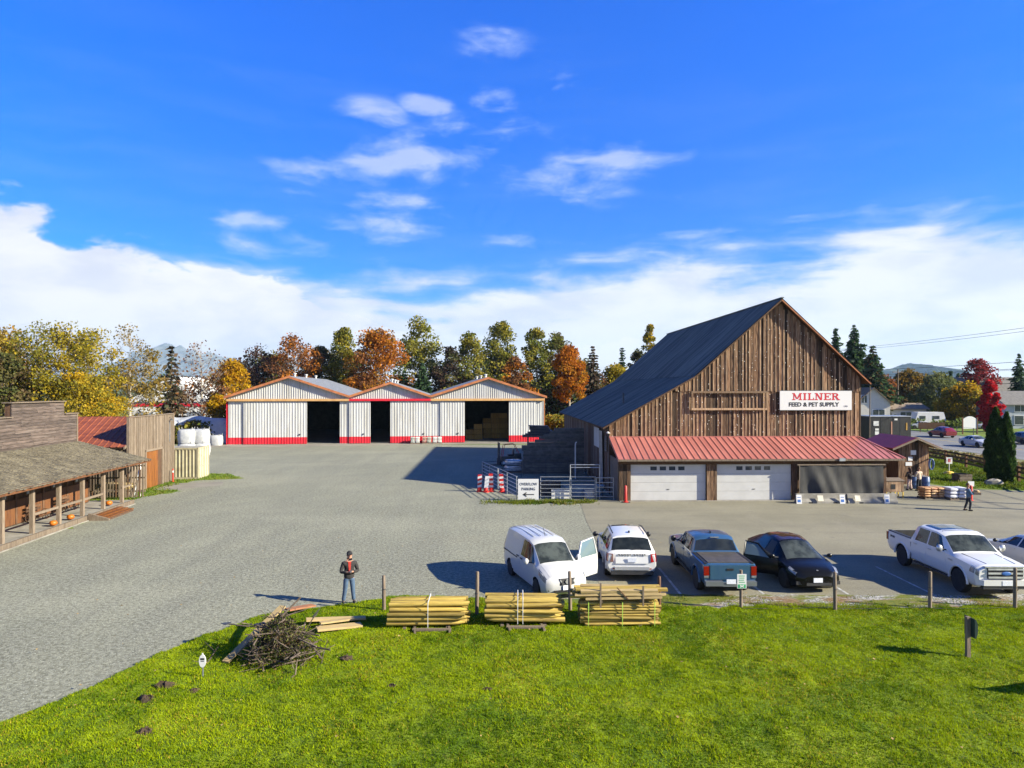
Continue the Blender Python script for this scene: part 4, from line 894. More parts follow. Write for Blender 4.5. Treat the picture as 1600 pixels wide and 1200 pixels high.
# ================================================================== BOARD SHED
BS = thing('board_shed', 'pale vertical board false front shed with orange door', 'shed', (-28.6, 44.0, 0), R(5))
bw = MB().box(2.0,2.08,3.62,11.2,0,5.36).build('facade', wood_grey, BS)
y = 3.6
while y < 11.15:
    wd = rr.uniform(.20, .30); e = min(y+wd, 11.2); bot = 2.85 if (6.15 < (y+e)/2 < 9.05) else 0
    MB().box(2.082,2.115+rr.uniform(0,.02),y+.006,e-.006,bot,5.38+rr.uniform(-.02,.03)).build('board', wood_grey, bw)
    if rr.random() < .6: MB().box(2.118,2.155,y-.035,y+.035,bot,5.36).build('batten', wood_grey, bw)
    y = e
MB().box(1.95,2.2,3.55,11.25,5.40,5.46).build('cap', wood_post, bw); MB().box(2.0,2.2,3.5,3.64,0,5.38).build('corner_board', wood_post, bw); MB().box(2.0,2.18,11.16,11.28,0,5.38).build('corner_board', wood_post, bw)
dr = MB().box(2.085,2.12,6.2,8.3,.03,2.75).build('door', wood_orange, BS)
for k in range(4): MB().box(2.121,2.128,6.2+k*.525+.01,6.2+(k+1)*.525-.01,.05,2.73).build('door_panel', wood_orange, dr)
MB().box(2.085,2.115,8.3,8.95,.03,2.75).build('side_door', wood_barn_dark, BS)
for a, c, z0, z1 in ((6.05,6.19,0,2.9),(8.96,9.12,0,2.9),(6.05,9.12,2.76,2.92)): MB().box(2.11,2.20,a,c,z0,z1).build('door_frame', wood_post, BS)
lm = MB().lathe([(.03,.1),(.12,.0),(.13,-.04),(.02,-.02)], 10, (2.35,10.3,4.95)).build('wall_lamp', steel_dark, BS); MB().tube([(2.1,10.3,5.1),(2.25,10.3,5.15),(2.35,10.3,5.03)], .02, 5).build('lamp_arm', steel_dark, lm)
MB().cyl((2.17,10.4,3.2), (2.17,10.4,4.8), .025).build('conduit', steel, BS)
MB().box(-8,2.0,3.66,3.74,0,3.3).box(-8,2.0,11.0,11.1,0,3.3).box(-8,-7.9,3.7,11,0,3.3).build('side_wall', wood_grey, BS)
for k in range(34): MB().box(1.95-k*.29,1.95-k*.29-.2,3.62,3.66,0,3.3).build('board', wood_grey, BS)
rf = MB().prism([(3.3,3.3),(7.4,5.28),(11.4,3.3),(7.4,5.18)], lambda u, v, a: (a, u, v), -8.1, 1.98).build('roof', wood_barn_dark, BS)
for sgn in (0, 1):
    u = Vector((0, 4.1, 1.98)) if sgn == 0 else Vector((0, -4.0, 1.98)); L_ = u.length; u.normalize(); p0 = (-8.1, 3.3, 3.34) if sgn == 0 else (-8.1, 11.4, 3.34); n_ = Vector((0, -u.z, u.y)); n_ = n_ if n_.z > 0 else -n_
    for k in range(11): mb = MB(); ribbed(mb, Vector(p0)+Vector((k*.917,0,0))+n_*(.015+.005*(k % 2)), (1,0,0), u, n_, .917, L_, .46, .03); mb.build('roof_panel', roof_rust, rf)
MB().hexa([(1.9,3.25,3.2),(2.0,3.25,3.2),(2.0,5.2,4.15),(1.9,5.2,4.15),(1.9,3.25,3.36),(2.0,3.25,3.36),(2.0,5.2,4.3),(1.9,5.2,4.3)]).build('barge_board', wood_grey, rf)
o = thing('red_marker', 'red plastic marker post against board shed corner', 'marker'); place(o, BS, (2.45, 10.3, 0))
MB().lathe([(.10,0),(.10,.04),(.055,.08),(.05,1.0),(.03,1.05)], 10).build('post', red_plastic, o); MB().lathe([(.053,.75),(.053,.9)], 10).build('band', sign_white, o)
sheet('door_apron', [(-24.6,50.2),(-22.3,52.5),(-23.0,54.5),(-26.6,53.6),(-26.4,50.2)], .0125, m_concrete, 'small concrete apron at orange door')
# ================================================================== CONTAINER AND BULK BAGS
CN = thing('shipping_container', 'cream corrugated shipping container behind the board shed', 'container', (-25.75, 56.0, 0), R(4.5))
cream = mk('cream_paint', (.34,.31,.21), (.28,.255,.17), 1.6, rough=.5, c3=(.22,.18,.11), sc3=1)
MB().box(-6.0,-.04,.06,2.38,.12,2.55).build('body', cream, CN)
b = MB(); ribbed(b, (-5.95,.055,.2), (1,0,0), (0,0,1), (0,-1,0), 5.85, 2.25, .28, .045); b.build('side_wall', cream, CN)
for z0, z1 in ((0.02,.17),(2.45,2.6)): MB().box(-6.05,.0,0,.08,z0,z1).build('side_rail', cream, CN); MB().box(-.08,.012,.0,2.44,z0,z1).build('end_rail', cream, CN)
for y in (0, 2.32): MB().box(-.1,.02,y,y+.12,0,2.61).build('corner_post', cream, CN)
for k, (a, c) in enumerate(((.13,1.21),(1.23,2.31))):
    d = MB().box(-.03,.0,a,c,.18,2.44).build('door', cream, CN)
    for q in (.28, .78): MB().cyl((.035,a+q,.15), (.035,a+q,2.5), .018, n=6).build('lock_rod', paint_white, d); MB().box(.02,.06,a+q-.02,a+q+.2,1.05,1.09).build('handle', steel, d)
    for zz in (.6, 1.2, 1.8): MB().box(.0,.012,a+.05,c-.05,zz,zz+.25).build('door_rib', cream, d)
def bulk_bag(loc, rz, s, label):
    o = thing('bulk_bag', label, 'bulk bag', loc, rz, 'white bulk bags by the container'); b = MB(); n, m = 16, 7; vs = []
    for j in range(m+1):
        v = j/m
        for i in range(n):
            a = 6.283*i/n; c_, s_ = math.cos(a), math.sin(a); q = (abs(c_)**4+abs(s_)**4)**-.25; bul = 1+.10*math.sin(v*math.pi)-.10*(v > .95); r = .5*q*bul*(1+random.uniform(-.025,.025)); vs.append((r*c_*s, r*s_*s, v*s*.92))
    b.add(vs, [(j*n+i, j*n+(i+1)%n, (j+1)*n+(i+1)%n, (j+1)*n+i) for j in range(m) for i in range(n)]+[tuple(range(n-1,-1,-1)), tuple(range(m*n, m*n+n))])
    b.build('bag', plastic_white, o, smooth=70)
    for k in range(4):
        a = .785+k*1.571; x, y = .46*s*math.cos(a)*1.25, .46*s*math.sin(a)*1.25; MB().tube([(x,y,.8*s),(x*1.02,y*1.02,1.06*s),(x*.8,y*1.1,.9*s)], .025, 5).build('loop', plastic_white, o)
    return o
bulk_bag((gx(292,75),75,0), .1, 1.62, 'white bulk bag supporting another behind the container'); bulk_bag((gx(292,75),75,1.5), .25, 1.62, 'topmost white bulk bag on the pile nearest board shed')
bulk_bag((gx(314,76),76,0), -.1, 1.6, 'lower white bulk bag of the right-hand pair by container'); bulk_bag((gx(314,76),76,1.48), .05, 1.6, 'topmost white bulk bag above the container doors')
bulk_bag((gx(338,90),90,0), .15, 1.45, 'lone white bulk bag on ground beside the large shed')
o = thing('tarped_stack', 'long heap of stacked goods under white tarpaulin beside shed', 'tarp', (-47.5, 96, 0), R(5))
b = MB(); nx, ny = 40, 14; vs = []
for i in range(nx+1):
    for j in range(ny+1):
        u, v = i/nx, j/ny; e = min(1, min(u, 1-u)*9)*min(1, min(v, 1-v)*6); z = 3.25*e**.45+.35*math.sin(u*21)*e*.4+.25*math.sin(v*9+u*7)*e+random.uniform(-.05,.05)*e; vs.append((lerp(-9,9.3,u), lerp(-3,4,v), max(0,z)))
b.add(vs, [(i*(ny+1)+j, (i+1)*(ny+1)+j, (i+1)*(ny+1)+j+1, i*(ny+1)+j+1) for i in range(nx) for j in range(ny)]); b.build('tarpaulin', mk('tarp_white', (.42,.45,.50), (.50,.53,.57), 1.5, rough=.55, bump=.6, bsc=3), o, smooth=50)
for k in range(6): MB().tube([(-8+k*3.2,-3.05,.05),(-8+k*3.2,-2.6,2.4),(-8+k*3.2,-1.5,3.55)], .03, 5).build('rope', steel, o)
# ================================================================== VEHICLES
class Car:
    def __init__(s, name, label, cat, loc, rz, st, paint, axles, r, tw=.22, rim=None, group=None, bed=None, spokes=5):
        s.o = thing(name, label, cat, loc, rz, group); s.st = st; s.paint = paint
        s.body_mesh(axles, r, tw, bed)
        s.hw = max(q[4] for q in st)
        for x in axles:
            for sy in (-1, 1): s.wheel(x, sy*(s.hw-tw/2-.005), r, tw, sy, rim or alloy, spokes)
    def half(s, q):
        x, zb, ws, zm, wm, zl, wb, zt, wt, zc = q
        return [(0,zb),(ws*.92,zb),(ws,zb+.07),(wm,zm),(lerp(wm,wb,.28),lerp(zm,zl,.62)),(wb,zl),(wt,zt),(wt*.74,lerp(zt,zc,.70)),(0,zc)]
    def sx(s, x):
        for i in range(len(s.st)-1):
            a, b = s.st[i][0], s.st[i+1][0]
            if a >= x >= b: return i+(a-x)/(a-b)
        return 0 if x > s.st[0][0] else len(s.st)-1
    def P(s, k, r, side):
        i = min(int(k), len(s.st)-2); f = k-i; q = [lerp(a, b, f) for a, b in zip(s.st[i], s.st[i+1])]
        h = s.half(q); j = min(int(r), 7); g = r-j
        return Vector((q[0], side*lerp(h[j][0], h[j+1][0], g), lerp(h[j][1], h[j+1][1], g)))
    def body_mesh(s, axles, r, tw, bed):
        st = []
        for a, b in zip(s.st, s.st[1:]):
            n = max(1, int((a[0]-b[0])/.25)); st += [[lerp(u, v, k/n) for u, v in zip(a, b)] for k in range(n)]
        st.append(s.st[-1]); vs = []; n = 16
        for q in st:
            h = s.half(q); ring = h+[(-y, z) for y, z in h[-2:0:-1]]; vs += [(q[0], y, z) for y, z in ring]
        fs = [(i*n+k, i*n+(k+1)%n, (i+1)*n+(k+1)%n, (i+1)*n+k) for i in range(len(st)-1) for k in range(n)]
        fs += [tuple(range(n-1,-1,-1)), tuple(range((len(st)-1)*n, len(st)*n))]
        b = MB().add(vs, fs); me = b.mesh('body', [s.paint, dark_plastic], recalc=True); o = link('body', me, None)
        c = MB(); hw = max(q[4] for q in s.st)
        for x in axles:
            for sy in (-1, 1): c.cyl((x, sy*(hw-tw-.10), r), (x, sy*(hw+.2), r), r+.075, n=20, mi=1)
        if bed: c.box(*bed, mi=1)
        co = c.build('cutter', [s.paint, dark_plastic], recalc=True)
        md = o.modifiers.new('cut', 'BOOLEAN'); md.operation = 'DIFFERENCE'; md.object = co; md.solver = 'EXACT'
        dg = bpy.context.evaluated_depsgraph_get(); m2 = bpy.data.meshes.new_from_object(o.evaluated_get(dg))
        bpy.data.objects.remove(co); o.modifiers.clear(); o.data = m2; o.parent = s.o
        if len(m2.materials) < 2: 
            m2.materials.clear(); m2.materials.append(s.paint); m2.materials.append(dark_plastic)
        m2.shade_smooth(); m2.set_sharp_from_angle(angle=R(32)); s.body = o
        return o
    def grid(s, fn, nu, nv, off, inner, name, mat, parent=None):
        """fn(u,v)->(k,r,side); sheet lifted off the body with a skirt down to it"""
        def pt(u, v, d):
            k, r, sd = fn(u, v); e = .004; p = s.P(k, r, sd); pu = s.P(min(k+.02, len(s.st)-1.001), r, sd)-s.P(max(k-.02, 0), r, sd); pv = s.P(k, min(r+.03, 8), sd)-s.P(k, r-.03, sd)
            n = pu.cross(pv).normalized(); c = Vector((p.x, 0, .7)); 
            if n.dot(p-Vector((p.x*.9, 0, .8))) < 0: n = -n
            return p+n*d
        vs = [pt(i/nu, j/nv, off) for i in range(nu+1) for j in range(nv+1)]
        fs = [(i*(nv+1)+j, (i+1)*(nv+1)+j, (i+1)*(nv+1)+j+1, i*(nv+1)+j+1) for i in range(nu) for j in range(nv)]
        loop = [(i, 0) for i in range(nu)]+[(nu, j) for j in range(nv)]+[(i, nv) for i in range(nu, 0, -1)]+[(0, j) for j in range(nv, 0, -1)]
        o = len(vs); idx = [i*(nv+1)+j for i, j in loop]; vs += [pt(i/nu, j/nv, inner) for i, j in loop]; m = len(loop)
        fs += [(idx[q], idx[(q+1)%m], o+(q+1)%m, o+q) for q in range(m)]
        if inner < -.03: # thick panel: give it a back
            o2 = len(vs); vs += [pt(i/nu, j/nv, inner) for i in range(nu+1) for j in range(nv+1)]; fs += [tuple(o2+q for q in reversed(f)) for f in fs[:nu*nv]]
        ob = MB().add(vs, fs).build(name, mat, parent or s.o); ob.data.shade_smooth(); ob.data.set_sharp_from_angle(angle=R(35)); return ob
    def side(s, xa, xb, r0, r1, sd, name, mat, off=.006, inner=-.003, xa2=None, xb2=None, nu=6, nv=4, parent=None):
        """patch on the flank: xa..xb along the lower edge, xa2..xb2 along the upper edge"""
        xa2 = xa if xa2 is None else xa2; xb2 = xb if xb2 is None else xb2
        return s.grid(lambda u, v: (s.sx(lerp(lerp(xa, xb, u), lerp(xa2, xb2, u), v)), lerp(r0, r1, v), sd), nu, nv, off, inner, name, mat, parent)
    def across(s, xa, xb, name, mat, r0=6.08, off=.006, inner=-.003, m=.0, parent=None, q0=-1, q1=1):
        """patch over the car from one flank to the other (windscreen, roof glass, hood ...)"""
        def fn(u, v):
            q = lerp(q0, q1, v); return (s.sx(lerp(xa, xb, u)), 8-(8-r0)*abs(q), 1 if q >= 0 else -1)
        return s.grid(fn, 5, 12, off, inner, name, mat, parent)
    def wheel(s, x, y, r, tw, sy, rim, spokes):
        h = MB().lathe([(r*.3,-tw*.2),(r*.55,-tw*.2),(r*.55,tw*.2),(r*.3,tw*.2)], 12, axis='y').build('wheel', dark_plastic, s.o, loc=(x, y, r))
        MB().lathe([(r*.62,-tw*.5),(r*.9,-tw*.5),(r*.985,-tw*.36),(r,-tw*.2),(r,tw*.2),(r*.985,tw*.36),(r*.9,tw*.5),(r*.62,tw*.5)], 24, axis='y').build('tyre', rubber, h, smooth=40)
        b = MB(); f = sy*tw*.40
        b.lathe([(r*.64,f-sy*.10),(r*.66,f),(r*.60,f+sy*.012),(r*.57,f-sy*.02),(r*.57,f-sy*.09)], 24, axis='y')
        b.lathe([(r*.15,f-sy*.05),(r*.15,f+sy*.005),(.001,f+sy*.008)], 10, axis='y')
        for k in range(spokes):
            a = 6.2832*k/spokes; b.obox((math.cos(a)*r*.36, f-sy*.015, math.sin(a)*r*.36), (r*.48, .035, r*.13), (0, -a, 0))
        b.build('rim', rim, h)
    def mirror(s, x, z, y0, sd, mat, size=(.10,.20,.14)):
        o = MB().cyl((x, sd*(y0-.12), z-.03), (x, sd*(y0+.06), z), .025, n=6).build('mirror', dark_plastic, s.o)
        b = MB(); b.ball((x, sd*(y0+.13), z+.03), (size[0]*.62, size[1]*.55, size[2]*.62), 10, 6); b.build('mirror_cap', mat, o, smooth=60)
    def handle(s, x, r, sd, mat):
        p = s.P(s.sx(x), r, sd); return MB().obox((p.x, p.y+sd*.025, p.z), (.20, .03, .035)).build('door_handle', mat, s.o)
    def part(s, name, mat, b, parent=None, smooth=None): return b.build(name, mat, parent or s.o, smooth=smooth)
    def arch(s, x, r, sd, mat, w=.05):
        b = MB(); n = 14
        pts = [(x+math.cos(math.pi*i/n)*(r+.10), r+math.sin(math.pi*i/n)*(r+.10)) for i in range(n+1)]
        b.tube([(px, sd*(s.hw-.02), max(pz, .25)) for px, pz in pts], w, 6); return b.build('wheel_arch', mat, s.o, smooth=40)
def paint(name, c, rough=.28, met=0.0, coat=.6): return mk(name, c, None, rough=rough, met=met, coat=coat, spec=.5)
p_white = paint('car_white', (.47,.47,.465)); p_white2 = paint('car_white_bright', (.60,.60,.595)); p_blue = paint('truck_blue', (.035,.090,.165), met=.2); p_black = mk('car_black', (.006,.006,.006), None, rough=.22, spec=.28); p_silverw = paint('car_pearl', (.42,.42,.41))
glass_wind = mk('windscreen_glass', (.016,.020,.020), (.060,.070,.066), 2.2, rough=.03, spec=.40); p_red = paint('car_dark_red', (.16,.012,.018)); p_grey = paint('car_dark_grey', (.035,.037,.042)); plate_w = mk('licence_plate', (.72,.74,.78), (.55,.58,.66), 30, rough=.5)
rim_dark = mk('dark_alloy', (.13,.13,.135), (.08,.08,.083), 3, rough=.35, met=.6)
def plate(c, x, z, sx, y=0):
    c.part('licence_plate', plate_w, MB().box(x-.01, x+.01, y-.165, y+.165, z-.08, z+.08))
# ---- white van, front passenger-side door standing open
VAN = [[2.36,.34,.52,.50,.60,.64,.58,.70,.50,.73],[2.26,.24,.70,.50,.77,.76,.74,.84,.62,.90],[1.95,.20,.79,.55,.83,.92,.80,.98,.66,1.03],[1.48,.20,.82,.55,.85,1.03,.82,1.10,.68,1.15],
       [.72,.20,.82,.55,.855,1.10,.84,1.66,.64,1.74],[.35,.2,.82,.55,.86,1.10,.85,1.76,.66,1.845],[-1.2,.2,.82,.55,.86,1.10,.855,1.78,.67,1.87],[-2.1,.25,.82,.55,.85,1.10,.84,1.74,.66,1.83],[-2.33,.32,.78,.55,.80,1.10,.78,1.62,.60,1.71]]
van_a = math.atan2(-2.82, .946)
# viewer-left flank is the van's right side (-y local); its wheels touch at (.906,24.37) and (-.04,27.19)
C = Car('delivery_van', 'white compact delivery van with its driver door open', 'van', ((.906-.04)/2-math.sin(van_a)*.78, (24.37+27.19)/2+math.cos(van_a)*.78, 0), van_a, VAN, p_white, (1.49,-1.44), .315, .20)
C.across(1.44, .74, 'windscreen', glass_wind, 6.12)
C.part('dash_papers', mk('paper_white', (.7,.7,.68), None, rough=.6), MB().obox((1.36,-.12,1.145), (.16,.22,.012), (0,.65,0)))
C.part('wiper', black, MB().tube([(1.46,.45,1.13),(1.38,.0,1.21)], .014, 5).tube([(1.46,-.1,1.14),(1.36,-.5,1.19)], .014, 5))
for sd in (-1, 1):
    C.side(1.30, .62, 5.06, 5.9, sd, 'quarter_window', glass_car, xa2=.80, xb2=.60, nu=5)
    if sd < 0:
        C.side(.58, -.12, 5.05, 5.9, sd, 'side_window', glass_car); d = C.side(1.22, -.18, 2.3, 5.0, sd, 'door', p_white); C.handle(.0, 4.6, sd, black)
        C.side(-.26, -1.30, 2.4, 5.92, sd, 'sliding_door', p_white); C.handle(-.42, 4.7, sd, black)
        C.part('door_rail', black, MB().box(-2.15,-.5,-.875,-.855,.93,.965))
    else:
        C.side(1.20, -.16, 2.3, 5.92, sd, 'door_opening', black, off=.004)
    C.side(2.24, 1.86, 3.9, 5.3, sd, 'headlight', light_clear, xa2=2.24, xb2=1.62); C.side(1.84, 1.74, 4.2, 4.9, sd, 'indicator', light_amber)
    C.mirror(1.0, 1.12, .90, sd, p_white if sd > 0 else p_white, (.11,.17,.19))
    C.side(-2.12, -2.30, 3.6, 5.5, sd, 'tail_light', light_red)
    C.part('fog_light', dark_plastic, MB().ball((2.27, sd*.62, .42), (.05,.08,.07), 8, 5))
C.part('roof_rib', p_white, MB().box(-1.9,.2,-.42,-.38,1.85,1.860).box(-1.9,.2,-.15,-.13,1.86,1.876).box(-1.9,.2,.13,.15,1.86,1.876).box(-1.9,.2,.38,.42,1.85,1.860))
C.across(2.22, 1.52, 'hood', p_white, 6.15)
C.part('antenna', black, MB().cyl((.25,0,1.84),(.05,0,2.12),.010,n=5))
g = C.part('grille', black, MB().hexa([(2.30,-.40,.60),(2.41,-.20,.60),(2.41,.20,.60),(2.30,.40,.60),(2.24,-.46,.80),(2.36,-.24,.80),(2.36,.24,.80),(2.24,.46,.80)]))
C.part('badge', chrome, MB().lathe([(.085,0),(.085,.02),(.055,.021),(.055,.01)], 14, (2.41,0,.71), 'x').box(2.415,2.425,-.10,.10,.695,.725), g)
C.part('grille_bar', chrome, MB().obox((2.37,-.22,.70), (.03,.04,.19), (.5,0,0)).obox((2.37,.22,.70), (.03,.04,.19), (-.5,0,0)), g)
C.part('lower_intake', black, MB().box(2.26,2.40,-.50,.50,.34,.42)); plate(C, 2.40, .50, 1, .0)
# the open door, hinged at its front edge
def open_door(C, xa, xb, sd, ang, mat, wx, inner=-.07, trim=None):
    hp = C.P(C.sx(xa), 4, sd); ob = C.side(xa, xb, 2.3, 5.02, sd, 'open_door', mat, .0, inner)
    ob.data.transform(Matrix.Translation((-hp.x, -hp.y, 0))); ob.location = (hp.x, hp.y, 0); ob.rotation_euler = (0, 0, ang)
    fr = MB(); a0, b0, a1, b1 = wx
    k = [C.P(C.sx(a0), 5.02, sd), C.P(C.sx(a1), 5.92, sd), C.P(C.sx(b1), 5.92, sd), C.P(C.sx(b0), 5.02, sd)]; k = [q-Vector((hp.x, hp.y, 0)) for q in k]
    fr.tube(k, .035, 5); fo = fr.build('window_frame', trim or mat, ob)
    g = MB().add(k+[q+Vector((0, -sd*.01, 0)) for q in k], MB.BF); g.build('door_glass', mk('door_glass_'+C.o.name, (.10,.14,.15), None, rough=.05, spec=.8), ob)
    return ob
od = open_door(C, 1.18, -.16, 1, R(-62), p_white, (1.02,-.12,.62,-.10), trim=p_white)
MB().box(-.85,-.55,-.085,-.07,.78,.84).build('armrest', dark_plastic, od)
# ---- white luxury SUV, rear towards the lawn
SUV = [[2.36,.42,.60,.55,.70,.70,.68,.84,.55,.88],[2.20,.30,.80,.60,.88,.90,.86,.98,.66,1.02],[1.60,.28,.90,.62,.95,1.02,.92,1.08,.72,1.12],[.98,.28,.91,.62,.965,1.06,.94,1.12,.76,1.16],
       [.28,.28,.91,.62,.965,1.09,.94,1.60,.66,1.69],[-.3,.28,.91,.62,.965,1.10,.94,1.68,.68,1.77],[-1.35,.28,.91,.62,.965,1.11,.94,1.67,.68,1.76],[-1.92,.30,.91,.62,.96,1.12,.93,1.62,.68,1.70],[-2.25,.34,.89,.62,.95,1.12,.90,1.16,.80,1.20],[-2.38,.42,.84,.62,.90,1.00,.86,1.05,.76,1.08]]
C = Car('luxury_suv', 'white luxury SUV parked with its tailgate towards the logs', 'car', (4.68, 28.55, 0), R(88), SUV, p_white2, (1.37,-1.37), .385, .25)
C.across(-1.96, -2.24, 'rear_window', glass_car, 6.1); C.across(.92, .30, 'windscreen', glass_wind, 6.1); C.across(.15, -.35, 'sunroof', glass_car, 6.9)
C.part('rear_wiper', black, MB().tube([(-2.26,.0,1.22),(-2.24,-.34,1.25)], .014, 5))
for sd in (-1, 1):
    C.side(.72, -.32, 5.08, 5.92, sd, 'side_window', glass_car, xa2=.25, xb2=-.34); C.side(-.40, -1.28, 5.08, 5.92, sd, 'side_window', glass_car); C.side(-1.34, -2.02, 5.08, 5.9, sd, 'side_window', glass_car, xb2=-1.82)
    C.side(.85, -.34, 2.3, 5.0, sd, 'door', p_white2); C.side(-.38, -1.12, 2.3, 5.0, sd, 'door', p_white2, xb2=-1.34)
    C.handle(-.2, 4.5, sd, p_white2); C.handle(-1.1, 4.5, sd, p_white2); C.mirror(.72, 1.16, 1.0, sd, black, (.12,.2,.18))
    C.part('roof_rail', black, MB().tube([(.1,sd*.64,1.70),(-.4,sd*.66,1.775),(-1.7,sd*.66,1.74)], .022, 6))
    C.part('tail_light', light_red, MB().hexa([(-2.44,sd*.72,.78),(-2.34,sd*.935,.78),(-2.1,sd*.96,.78),(-2.2,sd*.72,.78),(-2.40,sd*.72,1.08),(-2.29,sd*.935,1.08),(-2.1,sd*.95,1.08),(-2.2,sd*.72,1.08)]))
    C.part('reflector', light_red, MB().box(-2.43,-2.40,sd*.62-.12,sd*.62+.12,.50,.54)); C.arch(1.37,.385,sd,p_white2,.03); C.arch(-1.37,.385,sd,p_white2,.03)
C.part('tailgate', p_white2, MB().hexa([(-2.42,-.62,.72),(-2.42,.62,.72),(-2.34,.62,.72),(-2.34,-.62,.72),(-2.36,-.64,1.10),(-2.36,.64,1.10),(-2.3,.64,1.10),(-2.3,-.64,1.10)]))
C.part('bumper', mk('bumper_silver', (.42,.43,.45), None, rough=.4, met=.4), MB().box(-2.46,-2.3,-.66,.66,.48,.60)); C.part('lower_valance', dark_plastic, MB().box(-2.44,-2.2,-.8,.8,.30,.44)); plate(C, -2.435, .86, -1)
text_mesh('RANGE ROVER', .085, ink_black, C.o, (-2.40, 0, 1.05), (R(80), 0, R(-90)), .003, spacing=1.7, sx=1.2)
C.part('antenna_fin', black, MB().ball((-1.55,0,1.76), (.10,.04,.05), 8, 5))
# ---- blue crew-cab pickup with folding bed cover
PK = [[2.84,.52,.70,.66,.80,.84,.78,.98,.62,1.02],[2.66,.42,.84,.72,.92,1.02,.88,1.10,.70,1.14],[1.75,.40,.88,.72,.945,1.12,.92,1.17,.74,1.21],[1.28,.40,.88,.72,.945,1.14,.92,1.20,.76,1.24],
      [.60,.40,.88,.72,.945,1.16,.92,1.66,.71,1.74],[.2,.40,.88,.72,.945,1.17,.92,1.73,.73,1.81],[-.74,.40,.88,.72,.945,1.17,.92,1.72,.73,1.80],[-.93,.40,.88,.72,.945,1.17,.92,1.64,.72,1.72],[-1.12,.40,.88,.72,.945,1.17,.93,1.20,.86,1.205],[-2.70,.42,.88,.72,.945,1.17,.93,1.20,.86,1.205],[-2.80,.50,.86,.72,.93,1.14,.91,1.17,.84,1.175]]
FK = [[2.92,.54,.80,.70,.90,1.00,.88,1.10,.74,1.13],[2.80,.44,.92,.76,.99,1.12,.95,1.20,.78,1.23],[1.85,.42,.93,.76,1.0,1.21,.97,1.26,.82,1.30],[1.40,.42,.93,.76,1.0,1.23,.97,1.28,.84,1.32],
      [.72,.42,.93,.76,1.0,1.25,.97,1.79,.76,1.87],[.3,.42,.93,.76,1.0,1.25,.97,1.87,.78,1.95],[-.86,.42,.93,.76,1.0,1.25,.97,1.86,.78,1.94],[-1.03,.42,.93,.76,1.0,1.25,.97,1.78,.77,1.86],[-1.16,.42,.93,.76,1.0,1.25,.98,1.28,.90,1.285],[-2.86,.44,.93,.76,1.0,1.25,.98,1.28,.90,1.285],[-2.95,.52,.91,.76,.98,1.22,.96,1.25,.88,1.255]]
def pickup(name, label, loc, rz, pm, rim, r, sc=1.0):
    st = PK if sc < 1.01 else FK
    C = Car(name, label, 'pickup truck', loc, rz, st, pm, (1.82*sc,-1.76*sc), r, .27, rim, None, None if sc < 1.01 else (-2.84,-1.20,-.82,.82,.72,1.6), 6)
    C.across(1.24*sc+(.06 if sc > 1.01 else 0), .62*sc+(.10 if sc > 1.01 else 0), 'windscreen', glass_wind, 6.1); C.across(-.94 if sc < 1.01 else -1.04, -1.09 if sc < 1.01 else -1.14, 'rear_window', glass_car, 6.15)
    for sd in (-1, 1):
        C.side(1.0*sc, -.02*sc, 5.08, 5.9, sd, 'side_window', glass_car, xa2=.56*sc); C.side(-.10*sc, -.86*sc, 5.08, 5.9, sd, 'side_window', glass_car, xb2=-.74*sc)
        C.side(1.12*sc, -.04*sc, 2.3, 5.0, sd, 'door', pm); C.side(-.08*sc, -.98*sc, 2.3, 5.0, sd, 'door', pm); C.handle(.12*sc, 4.5, sd, chrome if sc > 1.01 else pm); C.handle(-.80*sc, 4.5, sd, chrome if sc > 1.01 else pm)
        C.arch(1.82*sc, r, sd, pm, .045); C.arch(-1.76*sc, r, sd, pm, .045)
        C.part('running_board', dark_plastic, MB().box(-1.1*sc,1.2*sc,sd*.86-.08,sd*.86+.08,.36,.41))
        C.part('bed_seam', black, MB().box(-1.10*sc-.012,-1.10*sc+.012,sd*(C.hw-.012)-.008,sd*(C.hw-.012)+.008,.5,1.15))
    return C
C = pickup('pickup_truck', 'dark blue crew cab pickup with folded black bed cover', (7.72, 27.0, 0), R(90), p_blue, rim_dark, .405)
for k in range(4): C.part('bed_cover', mk('bed_cover_%d' % k, (.075,.066,.060), (.055,.05,.047), 4, rough=.5), MB().box(-2.66+k*.385,-2.66+k*.385+.375,-.74,.74,1.205,1.235))
for sd in (-1, 1):
    C.part('bed_rail', black, MB().box(-2.74,-1.12,sd*.83-.05,sd*.83+.05,1.20,1.225)); C.mirror(.98, 1.26, .98, sd, black, (.11,.2,.2))
    C.part('tail_light', light_red, MB().box(-2.83,-2.70,sd*.84-.10,sd*.84+.085,.80,1.12)); C.part('reverse_light', light_clear, MB().box(-2.835,-2.72,sd*.84-.09,sd*.84+.08,.72,.79))
C.part('tailgate', p_blue, MB().box(-2.835,-2.74,-.70,.70,.66,1.15)); C.part('tailgate_handle', black, MB().box(-2.85,-2.83,-.12,.12,.98,1.05))
C.part('bumper', mk('bumper_grey', (.22,.24,.27), None, rough=.35, met=.6), MB().box(-2.98,-2.80,-.90,-.28,.46,.62).box(-2.98,-2.80,.28,.90,.46,.62).box(-2.96,-2.80,-.28,.28,.44,.56)); plate(C, -2.975, .62, -1)
C.part('brake_light', light_clear, MB().box(-.98,-.90,-.16,.16,1.73,1.76)); C.part('antenna_fin', black, MB().ball((-.4,0,1.84), (.09,.03,.05), 8, 5))
